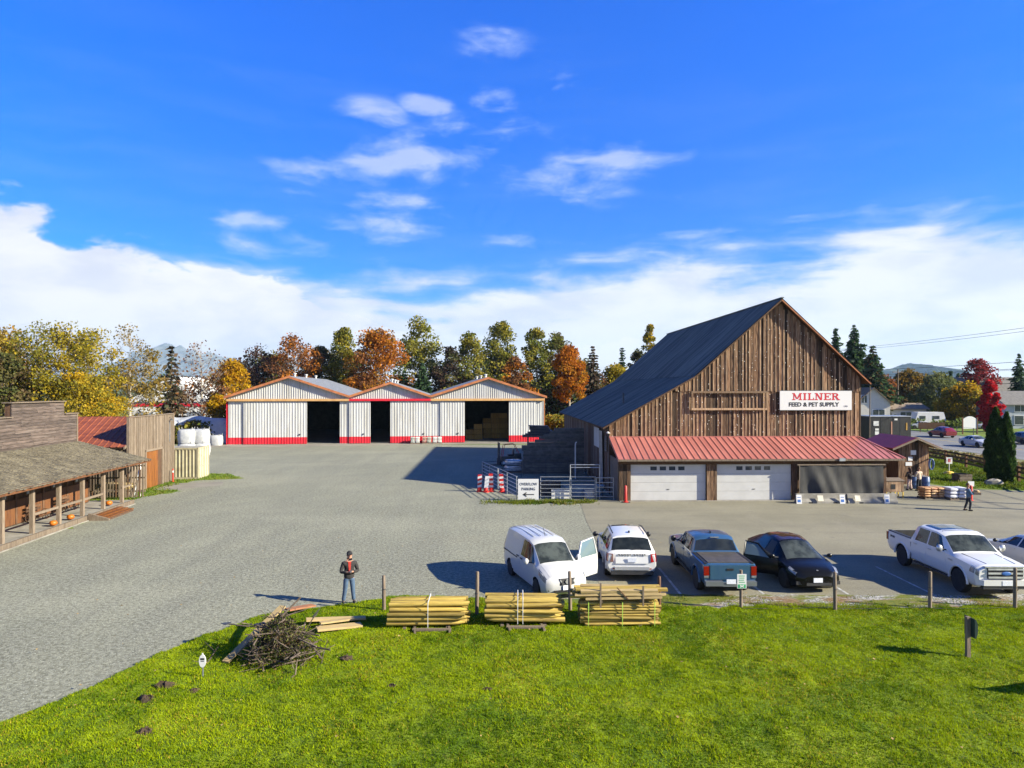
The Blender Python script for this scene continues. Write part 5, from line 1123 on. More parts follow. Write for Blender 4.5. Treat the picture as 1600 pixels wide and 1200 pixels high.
# ---- white crew-cab pickup with open bed
C = pickup('pickup_truck', 'white crew cab pickup with panoramic roof and chrome grille', (17.3, 26.8, 0), R(-91), p_white2, rim_dark, .43, 1.04)
C.across(.38, -.72, 'roof_glass', glass_car, 6.75)
for sd in (-1, 1):
    C.mirror(1.08, 1.38, 1.04, sd, chrome, (.13,.22,.22)); C.side(2.905, 2.52, 3.7, 5.1, sd, 'headlight', light_clear, xa2=2.90, xb2=2.58)
    C.part('bed_rail', black, MB().box(-2.90,-1.18,sd*.90-.07,sd*.90+.07,1.262,1.295)); C.part('tail_light', light_red, MB().box(-2.975,-2.85,sd*.92-.09,sd*.92+.07,.88,1.22))
    C.part('fog_light', dark_plastic, MB().box(2.80,2.96,sd*.66-.13,sd*.66+.13,.60,.70)); C.part('fender_vent', chrome, MB().box(1.32,1.58,sd*1.0-.01,sd*1.0+.01,1.05,1.10))
C.part('tailgate', p_white2, MB().box(-2.975,-2.88,-.78,.78,.72,1.25))
g = C.part('grille', black, MB().hexa([(2.84,-.66,.76),(2.97,-.60,.76),(2.97,.60,.76),(2.84,.66,.76),(2.80,-.68,1.16),(2.93,-.62,1.16),(2.93,.62,1.16),(2.80,.68,1.16)]))
for zz in (.82,.96,1.10): C.part('grille_bar', chrome, MB().obox((2.985-(zz-.76)*.10,0,zz), (.04,1.22,.06), (0,-.10,0)), g)
C.part('badge', ink_blue, MB().ball((2.99,0,.96), (.02,.17,.07), 14, 6), g); C.part('grille_surround', chrome, MB().box(2.84,2.95,-.70,.70,1.155,1.19), g)
C.part('bumper', p_white2, MB().hexa([(2.82,-.96,.54),(3.03,-.80,.54),(3.03,.80,.54),(2.82,.96,.54),(2.82,-.96,.73),(3.03,-.80,.73),(3.03,.80,.73),(2.82,.96,.73)])); C.part('lower_bumper', dark_plastic, MB().box(2.80,3.0,-.80,.80,.42,.545)); plate(C, 3.03, .63, 1, -.0)
C.part('hood_crease', dark_plastic, MB().tube([(2.7,.50,1.235),(1.5,.60,1.315)], .008, 4).tube([(2.7,-.50,1.235),(1.5,-.60,1.315)], .008, 4))
text_mesh('SPORT', .12, ink_black, C.o, (-2.5, -.998, 1.08), (R(90), 0, 0), .004, 'decal')
# ---- black electric crossover, nose towards the lawn, door open
EV = [[2.37,.30,.45,.46,.56,.60,.52,.64,.42,.66],[2.25,.22,.72,.48,.80,.68,.76,.76,.60,.80],[1.9,.20,.86,.52,.92,.80,.88,.86,.66,.92],[1.30,.20,.90,.55,.955,.92,.92,.97,.70,1.02],
      [.30,.20,.90,.55,.96,1.00,.93,1.44,.58,1.53],[-.35,.20,.90,.55,.96,1.02,.93,1.53,.60,1.62],[-1.1,.20,.90,.55,.96,1.04,.92,1.46,.58,1.55],[-1.75,.22,.90,.55,.95,1.06,.90,1.28,.60,1.35],[-2.15,.26,.86,.55,.92,1.04,.86,1.10,.72,1.14],[-2.38,.34,.78,.55,.84,.92,.78,.98,.66,1.0]]
C = Car('electric_car', 'glossy black electric crossover with passenger door open', 'car', (10.98, 26.95, 0), R(-88), EV, p_black, (1.44,-1.45), .36, .245, rim_dark)
C.across(1.24, .32, 'windscreen', glass_wind, 6.05); C.across(.22, -1.05, 'roof_glass', mk('roof_glass_brown', (.035,.018,.012), None, rough=.05, spec=.8), 6.3); C.across(-1.12, -1.85, 'rear_window', glass_car, 6.2)
for sd in (-1, 1):
    if sd > 0: C.side(1.0, -.18, 5.06, 5.9, sd, 'side_window', glass_car, xa2=.25); C.side(1.12, -.2, 2.3, 5.0, sd, 'door', p_black)
    else: C.side(1.10, -.2, 2.4, 5.9, sd, 'door_opening', dark_plastic, off=.003, xa2=.25)
    C.side(-.26, -1.3, 5.06, 5.9, sd, 'side_window', glass_car, xb2=-.98); C.side(-.24, -1.15, 2.3, 5.0, sd, 'door', p_black); C.mirror(.92, 1.02, .98, sd, p_black, (.12,.19,.13))
    C.side(2.22, 1.86, 4.55, 5.5, sd, 'headlight', light_clear, xa2=2.16, xb2=1.72); C.part('air_intake', dark_plastic, MB().box(2.22,2.31,sd*.70-.10,sd*.70+.10,.34,.46)); C.side(-2.0, -2.3, 4.4, 5.2, sd, 'tail_light', light_red)
C.part('lower_grille', dark_plastic, MB().box(2.28,2.385,-.46,.46,.32,.42)); plate(C, 2.395, .52, 1, -.05)
C.part('badge', chrome, MB().obox((2.22,0,.835), (.05,.02,.012), (0,.5,0)).obox((2.235,0,.83), (.014,.075,.012), (0,.5,0)))
C.part('steering_wheel', black, MB().tube([(.95,.36+.16*math.cos(6.283*i/12),1.02+.14*math.sin(6.283*i/12)) for i in range(13)], .014, 5))
od = open_door(C, 1.08, -.2, -1, R(58), p_black, (.80,-.16,.30,-.16), trim=p_black)
# ---- white sedan cut by the frame edge
SD = [[2.32,.30,.55,.44,.66,.58,.62,.64,.50,.66],[2.15,.22,.74,.48,.82,.68,.78,.75,.60,.79],[1.60,.20,.84,.52,.88,.82,.85,.87,.66,.92],[.95,.20,.86,.52,.90,.92,.87,.96,.70,1.0],[.15,.20,.86,.52,.90,.95,.87,1.32,.56,1.40],[-.35,.20,.86,.52,.90,.96,.87,1.38,.57,1.46],
      [-1.0,.20,.86,.52,.90,.97,.87,1.32,.56,1.41],[-1.65,.22,.86,.52,.90,.97,.86,1.03,.66,1.08],[-2.15,.26,.84,.52,.88,.94,.84,.99,.70,1.02],[-2.33,.34,.76,.52,.80,.84,.76,.90,.64,.92]]
def sedan(name, label, loc, rz, pm, group=None, st=SD, r=.325, cat='car'):
    C = Car(name, label, cat, loc, rz, st, pm, (1.38,-1.36), r, .21, alloy, group)
    C.across(.88, .18, 'windscreen', glass_wind, 6.08); C.across(-1.05, -1.6, 'rear_window', glass_car, 6.1)
    for sd in (-1, 1):
        C.side(.70, -.30, 5.08, 5.9, sd, 'side_window', glass_car, xa2=.14); C.side(-.38, -1.35, 5.08, 5.9, sd, 'side_window', glass_car, xb2=-.92); C.side(.8, -.33, 2.3, 5.0, sd, 'door', pm); C.side(-.37, -1.1, 2.3, 5.0, sd, 'door', pm)
        C.handle(-.15, 4.5, sd, pm); C.handle(-.98, 4.5, sd, pm); C.mirror(.66, 1.0, .93, sd, pm if pm is not p_silverw else black, (.11,.17,.13)); C.side(2.16, 1.75, 4.2, 5.2, sd, 'headlight', light_clear); C.side(-2.0, -2.3, 4.2, 5.2, sd, 'tail_light', light_red)
    C.part('grille', black, MB().box(2.2,2.335,-.45,.45,.42,.56)); plate(C, -2.345, .74, -1); return C
sedan('sedan', 'pearl white sedan at edge of the lot beside white pickup', (21.45, 28.15, 0), R(89), p_silverw)
# ---- traffic on the highway
sedan('sedan', 'white sedan driving on the highway past the cedars', (59.6, 87.6, 0), R(-90), p_white, 'cars on the highway')
HS = [[q[0]*1.03, q[1]+.08, q[2], q[3]+.1, q[4]*1.02, q[5]*1.08, q[6]*1.02, q[7]*1.16 if q[7] > 1.2 else q[7]*1.1, q[8]*1.1, q[9]*1.16 if q[9] > 1.2 else q[9]*1.1] for q in SD]
HS[7] = [-1.75,.28,.86,.6,.92,1.05,.89,1.45,.62,1.54]
sedan('crossover', 'dark red crossover driving away along the highway', (66.2, 105.2, 0), R(90), p_red, 'cars on the highway', HS, .36); sedan('crossover', 'dark grey crossover on highway right of the cedars', (69.0, 92.6, 0), R(90), p_grey, 'cars on the highway', HS, .36)
sedan('crossover', 'red crossover glimpsed between barn and black kiosk', (60.2, 116.0, 0), R(-90), paint('car_red', (.30,.015,.02)), 'cars on the highway', HS, .36)
# ================================================================== LOG BUNDLES, POSTS, BRUSH
def log_mesh(L, r, pointed):
    n = 9; b = MB(); st = [(0, r*.96), (.02, r), (L-(.22 if pointed else .02), r*.97), (L, r*.25 if pointed else r*.93)]; vs = []
    for x, q in st:
        for i in range(n): a = 6.283*i/n; vs.append((x, q*math.cos(a), q*math.sin(a)))
    b.add(vs, [(j*n+i, j*n+(i+1)%n, (j+1)*n+(i+1)%n, (j+1)*n+i) for j in range(3) for i in range(n)]); b.add(vs[:n], [tuple(range(n-1,-1,-1))], 1); b.add(vs[-n:], [tuple(range(n))], 1)
    return b.mesh('log', [wood_log, wood_log_end], smooth=40)
LOGS = [log_mesh(2.42, .068+.007*(k % 3), k % 5 != 4) for k in range(6)]; RAIL = [log_mesh(2.4, .045, False), log_mesh(2.3, .05, True)]
def bundle(loc, rz, rows, cols, r, label, meshes, lift=.14, taper=True):
    o = thing('log_bundle', label, 'log bundle', loc, rz, 'bundles of fence posts')
    for j in range(rows):
        n = cols-(abs(j-rows/2+.5) > rows/2-1)*1 if taper else cols
        for i in range(n):
            x = random.uniform(-.06, .06); y = (i-(n-1)/2)*2*r*1.02+random.uniform(-.008, .008)+(r*.5 if j % 2 else 0); q = link('log', random.choice(meshes), o)
            fl = random.random() < .35; sc_ = random.uniform(.86, 1.08); q.scale = (random.uniform(.96, 1.02), sc_, sc_); q.location = (x+(1.21 if fl else -1.21), y, lift+r+j*1.86*r); q.rotation_euler = (random.uniform(0, 6), random.gauss(0, .008), (math.pi if fl else 0)+random.gauss(0, .012))
    for q in (-.7, .62): MB().box(q-.05,q+.05,-cols*r,cols*r,.0,.10).build('bearer', wood_grey, o)
    return o
strap = mk('steel_strap', (.62,.62,.60), (.5,.5,.5), 4, rough=.4); strap_g = mk('green_strap', (.35,.55,.08), None, rough=.5)
def strapped(o, xs, h, d, mat, lift=.14):
    for x in xs: MB().tube([(x,-d,lift-.02),(x,-d-.012,lift+h*.5),(x,-d,lift+h),(x,d,lift+h),(x,d,lift)], .014, 4).build('strap', mat, o)
b1 = bundle((-2.60, 21.30, 0), R(1.5), 5, 6, .075, 'log bundle farthest from the van, one white strap', LOGS); strapped(b1, (.02,), .74, .47, strap)
b2 = bundle((.40, 21.55, 0), R(-.5), 5, 6, .076, 'log bundle before the white van, double metal straps', LOGS, .16); strapped(b2, (-.22,-.06), .76, .47, strap, .16)
b3 = bundle((3.36, 21.55, 0), R(.5), 8, 9, .046, 'tight low bundle of thin rails with green straps', RAIL, .10, False); strapped(b3, (-1.0,.05,1.05), .70, .45, strap_g, .10)
o = thing('rail_pile', 'loose split rails heaped on top of the strapped thin rails', 'rails', (3.30, 21.55, .80), R(1))
for x in (-.55, .70): MB().box(x-.05,x+.05,-.45,.45,0,.09).build('bearer', wood_grey, o)
for k in range(16): y = -.42+(k % 6)*.16; z = .14+(k//6)*.105; MB().obox((random.uniform(-.15,.15), y, z), (2.55+random.uniform(-.3,.35), .13, .075), (random.uniform(-.3,.3), random.gauss(0,.012), random.gauss(0,.03))).build('rail', wood_log if k % 3 else wood_new, o)
MB().box(-.60,-.55,-.50,-.45,-.15,.62).build('stake', wood_post, o); MB().box(.72,.77,-.50,-.45,-.1,.52).build('stake', wood_post, o); MB().obox((.1,-.50,.30), (.5,.02,.03), (0,.8,0)).build('stick', wood_barn_dark, o)
for (x, y, lab) in ((-2.4,20.72,'thin pale plank lying below the farthest log bundle'),(.45,20.95,'low timber skid under the middle log bundle')):
    o = thing('timber_skid', lab, 'timber', (x, y, .02)); MB().box(-.62,.55,-.06,.06,.05,.11).build('beam', wood_post, o)
    for q in (-.55, .5): MB().obox((q,.02,.06), (.07,.5,.08), (0,0,.15)).build('runner', wood_grey, o)
POSTS = [(600,899,22.75,'weathered fence post beside the farthest log bundle'),(745,893,22.3,'weathered fence post between the two log bundles'),(891,892,22.7,'weathered fence post in front of the white van'),(1030,900,22.7,'reddish fence post behind the heaped rails'),
         (1305,894,22.75,'weathered fence post in front of the black car'),(1453,893,22.95,'weathered fence post beside the white pickup'),(1586,887,22.95,'weathered fence post at the right edge, before white pickup grille')]
for px, py, Y, lab in POSTS:
    h = gh(py, Y); o = thing('fence_post', lab, 'post', (gx(px, Y), Y, 0), random.uniform(0, 3), 'fence posts along the lawn edge')
    MB().lathe([(.06,-.1),(.062,h*.5),(.055,h-.02),(.04,h)], 9).build('post', wood_brown if px == 1030 else wood_post, o, smooth=40, rot=(random.gauss(0,.012), random.gauss(0,.012), 0))
    cb = MB().lathe([(.064,.72),(.064,.75)], 9).build('wire_band', steel_dark, o)
o = thing('sign_post', 'fence post carrying green and white parking notice', 'sign', (7.70, 22.95, 0))
MB().lathe([(.055,-.1),(.055,1.05),(.05,1.32)], 9).build('post', wood_post, o, smooth=40); MB().box(-.155,.155,-.085,-.065,.72,1.20).build('panel', sign_white, o)
for k in range(4): MB().box(-.10+.01*(k%2),.10-.015*(k%3),-.089,-.0855,1.13-k*.07,1.155-k*.07).build('print', ink_green, o)
MB().box(-.13,.13,-.089,-.0855,.735,.86).build('green_field', ink_green, o); MB().obox((0,-.091,.80), (.15,.004,.03), (0,.5,0)).obox((0,-.0915,.80), (.15,.004,.03), (0,-.5,0)).build('emblem', sign_white, o)
# wire on the ground between the posts
b = MB()
for a, c in ((10.77,14.05),(14.05,16.9),(7.7,10.77)): b.tube(curve_pts((a,22.75,.10),(c,22.9,.10),8,.03), .008, 4)
tag(b.build('fence_wire', steel_dark), 'slack wire running low between the lawn fence posts', 'wire')
# lone post with dark sign seen edge-on
o = thing('marker_post', 'lone wooden post with small dark sign on the lawn', 'sign', (12.52, 18.75, 0))
MB().box(-.05,.05,-.05,.05,-.1,1.15).build('post', wood_post, o); b = MB(); vs = []
for i in range(9):
    a = math.pi*i/8-math.pi/2; vs.append((.06+.07*math.cos(a), -.1, .88+.26*math.sin(a)))
b.prism([(v[0]+.0, v[2]) for v in vs]+[(.05,1.14),(.05,.62)], lambda u, v, q: (u, q, v), -.22, .22); b.build('panel', mk('sign_back_green', (.012,.03,.028), None, rough=.5), o)
# off-frame board whose shadow falls on the lawn
o = thing('lawn_signboard', 'large wooden sign board on two posts at lawn edge', 'sign', (16.2, 15.9, 0), R(14))
MB().box(-1.1,1.1,-.04,.04,.9,1.9).build('panel', wood_brown, o)
for x in (-1.0, 1.0): MB().box(x-.06,x+.06,-.06,.06,-.1,2.0).build('post', wood_post, o)
# small oval sign
o = thing('oval_sign', 'small white oval sign on white stake in lawn', 'sign', (gx(317,17.45), 17.45, 0))
MB().box(-.014,.014,-.01,.01,-.05,.5).build('stake', steel, o); b = MB(); n = 18; b.prism([(.088*math.cos(6.283*i/n), .46+.165*math.sin(6.283*i/n)) for i in range(n)], lambda u, v, q: (u, q, v), -.03, -.012); b.build('plate', sign_white, o)
MB().box(-.05,.05,-.034,-.031,.49,.535).box(-.04,.045,-.034,-.031,.45,.468).build('print', ink_black, o); MB().box(-.014,.014,-.03,-.01,.62,.66).build('tip', sign_white, o)
# ---- brush pile
BP = thing('brush_pile', 'heap of cut branches and leafy trimmings on the lawn', 'brush pile', (-6.35, 18.75, 0))
twigm = mk('twig', (.055,.040,.030), (.115,.088,.068), 6, rough=.9, rnd=.4); rr = random.Random(31)
for k in range(120):
    x, y = rr.gauss(0, .46), rr.gauss(0, .38); h = max(.05, 1.28*math.exp(-(x*x+y*y)/.75))*rr.uniform(.2, 1.0); a = rr.uniform(0, 6.28); L_ = rr.uniform(.4, 1.7); ti = rr.gauss(0, .38)
    p = Vector((x, y, h)); d = Vector((math.cos(a)*math.cos(ti), math.sin(a)*math.cos(ti), math.sin(ti)))*L_/2; j = Vector((rr.gauss(0,.06), rr.gauss(0,.06), rr.gauss(0,.06)))
    p0, p1 = p-d, p+d; p0.z = max(.03, p0.z); p1.z = max(.03, p1.z); r = rr.uniform(.010, .028)
    b = MB().tube([p0, p.lerp(p0, .4)+j*.5, p+j, p1], [r, r*.9, r*.75, r*.35], 5)
    for q in range(2): m_ = p0.lerp(p1, rr.uniform(.3,.9)); b.tube([m_, m_+Vector((rr.gauss(0,.16), rr.gauss(0,.16), rr.uniform(-.02,.24)))], [r*.5, r*.2], 4)
    b.build('branch', twigm, BP)
def leafcloud(name, pts, size, cols, parent, mat=None, aspect=1.0, kind=None, droop=None):
    pts = np.asarray(pts, np.float32); n = len(pts); A = RNG.normal(size=(n, 3)); A /= np.linalg.norm(A, axis=1)[:, None]+1e-9
    if droop is not None: A = droop/ (np.linalg.norm(droop, axis=1)[:, None]+1e-9)
    Bv = RNG.normal(size=(n, 3)); Bv -= A*(A*Bv).sum(1)[:, None]; Bv /= np.linalg.norm(Bv, axis=1)[:, None]+1e-9
    s_ = (size*RNG.uniform(.55, 1.35, n))[:, None]
    v = np.stack([pts-A*s_*aspect-Bv*s_*.15, pts-A*s_*.1*aspect+Bv*s_*.75, pts+A*s_*aspect+Bv*s_*.1, pts+A*s_*.05*aspect-Bv*s_*.75], 1).astype(np.float32)
    me = bpy.data.meshes.new(name); me.vertices.add(4*n); me.loops.add(4*n); me.polygons.add(n); me.vertices.foreach_set('co', v.ravel()); me.loops.foreach_set('vertex_index', np.arange(4*n, dtype=np.int32)); me.polygons.foreach_set('loop_start', np.arange(0, 4*n, 4, dtype=np.int32)); me.update()
    at = me.attributes.new('Col', 'FLOAT_COLOR', 'POINT'); c = np.asarray(cols, np.float32)
    if c.ndim == 2 and len(c) != n:
        c = c[RNG.integers(0, len(c), n)]
    c = c*RNG.uniform(.72, 1.25, n)[:, None]; cc = np.ones((n, 4, 4), np.float32); cc[:, :, :3] = c[:, None, :]; at.data.foreach_set('color', cc.ravel()); me.materials.append(mat or M_LEAF)
    o = link(name, me, parent)
    if kind: o['kind'] = kind
    return o
P_ = []
for k in range(3800):
    x, y = rr.gauss(.05, .42), rr.gauss(-.1, .36); P_.append((x, y, max(.04, 1.2*math.exp(-(x*x+y*y)/.7))*rr.uniform(.15, 1.02)))
leafcloud('leaves', P_, .030, [(.075,.085,.022),(.15,.15,.05),(.045,.06,.016),(.10,.062,.03),(.03,.03,.018)], BP, kind='stuff')
def plank(label, p, q, w_, t, mat, name='plank', cat='plank'):
    p, q = Vector(p), Vector(q); d = q-p; o = thing(name, label, cat, p, math.atan2(d.y, d.x), 'loose boards by the brush pile'); MB().box(0, d.length, -w_/2, w_/2, -t/2, t/2).build('board', mat, o, rot=(random.uniform(-.1,.1), -math.asin(d.z/d.length), 0)); return o
plank('long pale plank slanting up into the brush pile', (gx(352,18.3),18.3,.08), (gx(440,20.8),20.9,.75), .20, .05, wood_new)
plank('reddish weathered plank above the brush pile', (gx(455,22.0),21.6,.42), (gx(499,23.3),22.6,.25), .24, .05, mk('reddish_plank', (.26,.115,.055), (.19,.08,.04), 3, (1,6,6), .8))
plank('broad pale plank between brush pile and logs, front one', (gx(492,20.4),20.6,.16), (gx(566,21.3),21.2,.09), .34, .06, wood_new); plank('broad pale plank between brush pile and logs, back one', (gx(480,21.3),21.2,.24), (gx(572,21.9),21.8,.10), .24, .06, wood_new)
plank('short pale plank lying across the broad planks', (gx(500,20.9),20.9,.24), (gx(556,21.6),21.5,.18), .20, .05, wood_new)
def shovel(label, p, q):
    p, q = Vector(p), Vector(q); d = q-p; o = thing('shovel', label, 'shovel', p, math.atan2(d.y, d.x), 'shovels in the brush pile'); L_ = d.length; e = -math.asin(d.z/L_)
    MB().cyl((0,0,0), (L_,0,0), .016, n=6).build('shaft', wood_grey, o, rot=(0, e, 0)); MB().add([(L_-.02,-.10,.0),(L_+.05,-.12,.02),(L_+.30,0,.0),(L_+.05,.12,.02),(L_-.02,.10,0),(L_-.02,-.10,-.012),(L_+.05,-.12,.008),(L_+.30,0,-.012),(L_+.05,.12,.008),(L_-.02,.10,-.012)], [(0,1,2,3,4),(9,8,7,6,5),(0,5,6,1),(1,6,7,2),(2,7,8,3),(3,8,9,4),(4,9,5,0)]).build('blade', steel_dark, o, rot=(0, e, 0))
shovel('black bladed shovel pointing away from brush pile over lawn', (-6.9,19.0,.75), (-8.15,19.6,.66)); shovel('shovel with dark blade lying on the pale plank', (-6.2,18.9,.95), (-7.0,19.15,.82)); shovel('upright shovel standing in back of the brush pile', (-5.9,19.3,.5), (-5.55,19.2,1.02))
# ================================================================== PEOPLE
def skin_obj(name, verts, edges, radii, mat, parent, root=0, sub=2):
    me = bpy.data.meshes.new(name); me.from_pydata(verts, edges, []); o = link(name, me)
    sk = o.modifiers.new('skin', 'SKIN'); sk.use_smooth_shade = True
    for i, v in enumerate(me.skin_vertices[0].data):
        r = radii[i]; v.radius = r if isinstance(r, tuple) else (r, r); v.use_root = (i == root)
    o.modifiers.new('sub', 'SUBSURF').levels = sub
    dg = bpy.context.evaluated_depsgraph_get(); m2 = bpy.data.meshes.new_from_object(o.evaluated_get(dg)); bpy.data.objects.remove(o); m2.materials.clear(); m2.materials.append(mat); m2.shade_smooth()
    return link(name, m2, parent)
def person(label, loc, rz, H, top, pants, shoe, hairc, arms, legs, hair='cap', vest=None, skirt=None, lean=(0,0)):
    """faces -y; arms: {side: (elbow, wrist)} in body units (H = 1.75); legs: {side: (knee, ankle)}"""
    o = thing('person', label, 'person', loc, rz); f = H/1.75; V = lambda p: (p[0]*f, p[1]*f, p[2]*f)
    lx, ly = lean
    nk, ch, sh = (lx, ly, 1.47), (lx*.8, ly*.8, 1.28), (lx*.9, ly*.9, 1.40)
    vs = [(0,0,.95), (0,0,1.10), ch, (lx*.95,ly*.95,1.42), nk, (lx*1.05,ly*1.05-.01,1.56), (lx*1.1,ly*1.1-.015,1.66), (lx*1.1,ly*1.1-.005,1.73)]
    ra = [(.15,.11),(.14,.10),(.165,.11),(.09,.08),.056,(.066,.078),(.078,.092),(.05,.06)]; ed = [(i, i+1) for i in range(7)]
    jv, jr, je = [(0,0,.80),(0,0,1.02),(lx*.5,ly*.5,1.18),ch,(lx*.95,ly*.95,1.41),(lx,ly,1.46)], [(.205,.155),(.185,.14),(.18,.13),(.195,.135),(.12,.10),(.075,.075)], [(i, i+1) for i in range(5)]
    pv, pr, pe = [(0,0,.97),(0,0,.90)], [(.175,.13),(.17,.13)], [(0,1)]
    hands = []
    for sd in (-1, 1):
        el, wr = arms[sd]; s0 = (sd*.185+lx*.9, ly*.9, 1.38); i = len(vs); wr = Vector(wr); el = Vector(el); fd = (wr-el).normalized()
        vs += [s0, tuple(el), tuple(wr), tuple(wr+fd*.08)]; ra += [.062,.044,.030,(.036,.020)]; ed += [(3, i), (i, i+1), (i+1, i+2), (i+2, i+3)]
        i = len(jv); jv += [(sd*.19+lx*.9, ly*.9, 1.37), tuple(el), tuple(wr-fd*.03)]; jr += [.088,.066,.050]; je += [(4, i), (i, i+1), (i+1, i+2)]
        kn, an = legs[sd]; h0 = (sd*.095, 0, .88); i = len(vs); vs += [h0, kn, an, (an[0]+sd*.015, an[1]-.12, .035)]; ra += [.085,.056,.040,(.045,.030)]; ed += [(0, i), (i, i+1), (i+1, i+2), (i+2, i+3)]
        i = len(pv); pv += [h0, kn, (an[0], an[1], an[2]+.0)]; pr += [.105,.080,.066]; pe += [(1, i), (i, i+1), (i+1, i+2)]
        hands.append((sd, wr+fd*.07, fd))
    body = skin_obj('body', [V(p) for p in vs], ed, [tuple(q*f for q in r) if isinstance(r, tuple) else r*f for r in ra], skin, o)
    # separate fingers and a thumb at each hand, joined into the body mesh
    fb = MB()
    for sd, p, fd in hands:
        sv = fd.orthogonal().normalized() if abs(fd.z) > .9 else fd.cross(Vector((0,0,1))).normalized(); up = sv.cross(fd)
        for k in range(4):
            L_ = (.062,.074,.070,.055)[k]; b0 = p+sv*(k-1.5)*.019; m_ = b0+fd*L_*.6-up*.006; e_ = b0+fd*L_*.9-up*.032; fb.tube([V(b0-fd*.02), V(b0), V(m_), V(e_)], [.009*f,.0095*f,.0085*f,.006*f], 5)
        t0 = p-fd*.05-sv*.03*sd*-1; fb.tube([V(t0), V(t0+sv*.022*sd+fd*.03), V(t0+sv*.026*sd+fd*.065-up*.012)], [.012*f,.0105*f,.008*f], 5)
    hx_, hy_, hz_ = lx*1.1, ly*1.1-.015, 1.645
    fb.obox(V((hx_, hy_-.098, hz_-.012)), (.024*f,.034*f,.045*f), (.35,0,0))
    for sd in (-1, 1): fb.ball(V((hx_+sd*.082, hy_+.012, hz_-.005)), (.014*f,.026*f,.034*f), 6, 5)
    fm = fb.mesh('tmp', skin, smooth=50); bm = bmesh.new(); bm.from_mesh(body.data); bm.from_mesh(fm); bm.to_mesh(body.data); bm.free(); bpy.data.meshes.remove(fm); body.data.shade_smooth()
    eb = MB()
    for sd in (-1, 1): eb.ball(V((hx_+sd*.032, hy_-.086, hz_+.012)), .011*f, 6, 4)
    eb.build('eyes', black, o); MB().obox(V((hx_, hy_-.088, hz_-.052)), (.045*f,.012*f,.010*f)).build('mouth', mk('lips_%d' % random.randint(0,99999), (.35,.12,.10), None), o)
    skin_obj('jacket', [V(p) for p in jv], je, [tuple(q*f for q in r) if isinstance(r, tuple) else r*f for r in jr], top, o); skin_obj('trousers', [V(p) for p in pv], pe, [tuple(q*f for q in r) if isinstance(r, tuple) else r*f for r in pr], pants, o)
    for sd in (-1, 1):
        an = legs[sd][1]; b = MB(); b.ball(V((an[0]+sd*.01, an[1]-.055, .055)), (.052*f,.145*f,.058*f), 10, 6); b.build('shoe', shoe, o, smooth=60)
    hb = MB(); c = V((hx_, hy_+.012, hz_+.03))
    if hair == 'cap':
        hb.ball((c[0], c[1]-.005*f, c[2]+.028*f), (.098*f,.112*f,.088*f), 12, 6); hb.obox((c[0], c[1]-.135*f, c[2]+.035*f), (.15*f,.12*f,.014*f), (.12,0,0)); hb.build('cap', hairc, o, smooth=50)
    else:
        hb.ball((c[0], c[1]+.014*f, c[2]+.02*f), (.098*f,.106*f,.105*f), 12, 7)
        if hair == 'long': hb.tube([(c[0],c[1]+.07*f,c[2]),(c[0],c[1]+.115*f,c[2]-.18*f),(c[0],c[1]+.10*f,c[2]-.38*f)], [.09*f,.085*f,.03*f], 8)
        hb.build('hair', hairc, o, smooth=50)
    if vest: MB().hexa([V(q) for q in [(-.028,-.150,1.12),(.028,-.150,1.12),(.028,-.12,1.12),(-.028,-.12,1.12),(-.050,-.128,1.44),(.050,-.128,1.44),(.050,-.06,1.44),(-.050,-.06,1.44)]]).build('shirt', vest, o)
    return o
fab = lambda n, a, b=None: mk(n, a, b or tuple(q*.7 for q in a), 9, rough=.9, bump=.3, bsc=14)
STAND = {-1: ((-.13,-.02,.50), (-.19,.03,.09)), 1: ((.12,-.02,.50), (.16,.0,.09))}
jk = fab('dark_jacket', (.030,.027,.028)); jeans = fab('blue_jeans', (.060,.10,.17)); shoe_d = fab('dark_shoe', (.02,.02,.022))
person('man in dark jacket and cap looking at a phone on the gravel', (-5.62, 23.55, 0), R(22), 1.79, jk, jeans, shoe_d, fab('cap_black', (.02,.02,.022)), {-1: ((-.29,-.06,1.10), (-.07,-.27,1.13)), 1: ((.29,-.06,1.10), (.06,-.27,1.14))}, STAND, 'cap', fab('red_shirt', (.34,.03,.022)), None, (.008,-.012))
o = thing('mobile_phone', 'small phone held by the man in dark jacket', 'phone', (-5.62, 23.55, 0), R(22)); MB().obox((0,-.335,1.185), (.075,.14,.010), (.5,0,0)).build('case', black, o); MB().obox((0,-.339,1.192), (.066,.126,.004), (.5,0,0)).build('screen', glass_win, o)
walk = {-1: ((-.10,-.10,.50), (-.10,-.04,.09)), 1: ((.10,.06,.50), (.09,.20,.11))}
person('person in blue top and dark trousers carrying goods across asphalt', (27.75, 41.5, 0), R(70), 1.66, fab('blue_top', (.10,.17,.26)), fab('dark_trousers', (.03,.033,.04)), shoe_d, fab('brown_hair', (.09,.05,.03)), {-1: ((-.26,-.10,1.10), (-.13,-.36,1.16)), 1: ((.26,-.10,1.10), (.13,-.36,1.16))}, walk, 'short', None, None, (0,.03))
o = thing('goods_box', 'tan open box carried in both arms by walking person', 'box', (27.75+.42*math.sin(R(70)), 41.5-.42*math.cos(R(70)), 1.02), R(70)); MB().box(-.25,.25,-.18,.18,0,.16).build('box', mk('cardboard', (.42,.30,.17), (.36,.25,.14), 4, rough=.8), o); MB().ball((-.1,0,.2), (.12,.12,.09), 8, 5).ball((.12,.03,.19), (.1,.1,.08), 8, 5).build('contents', mk('loaf', (.5,.36,.18), (.3,.2,.1), 6, rough=.8), o)
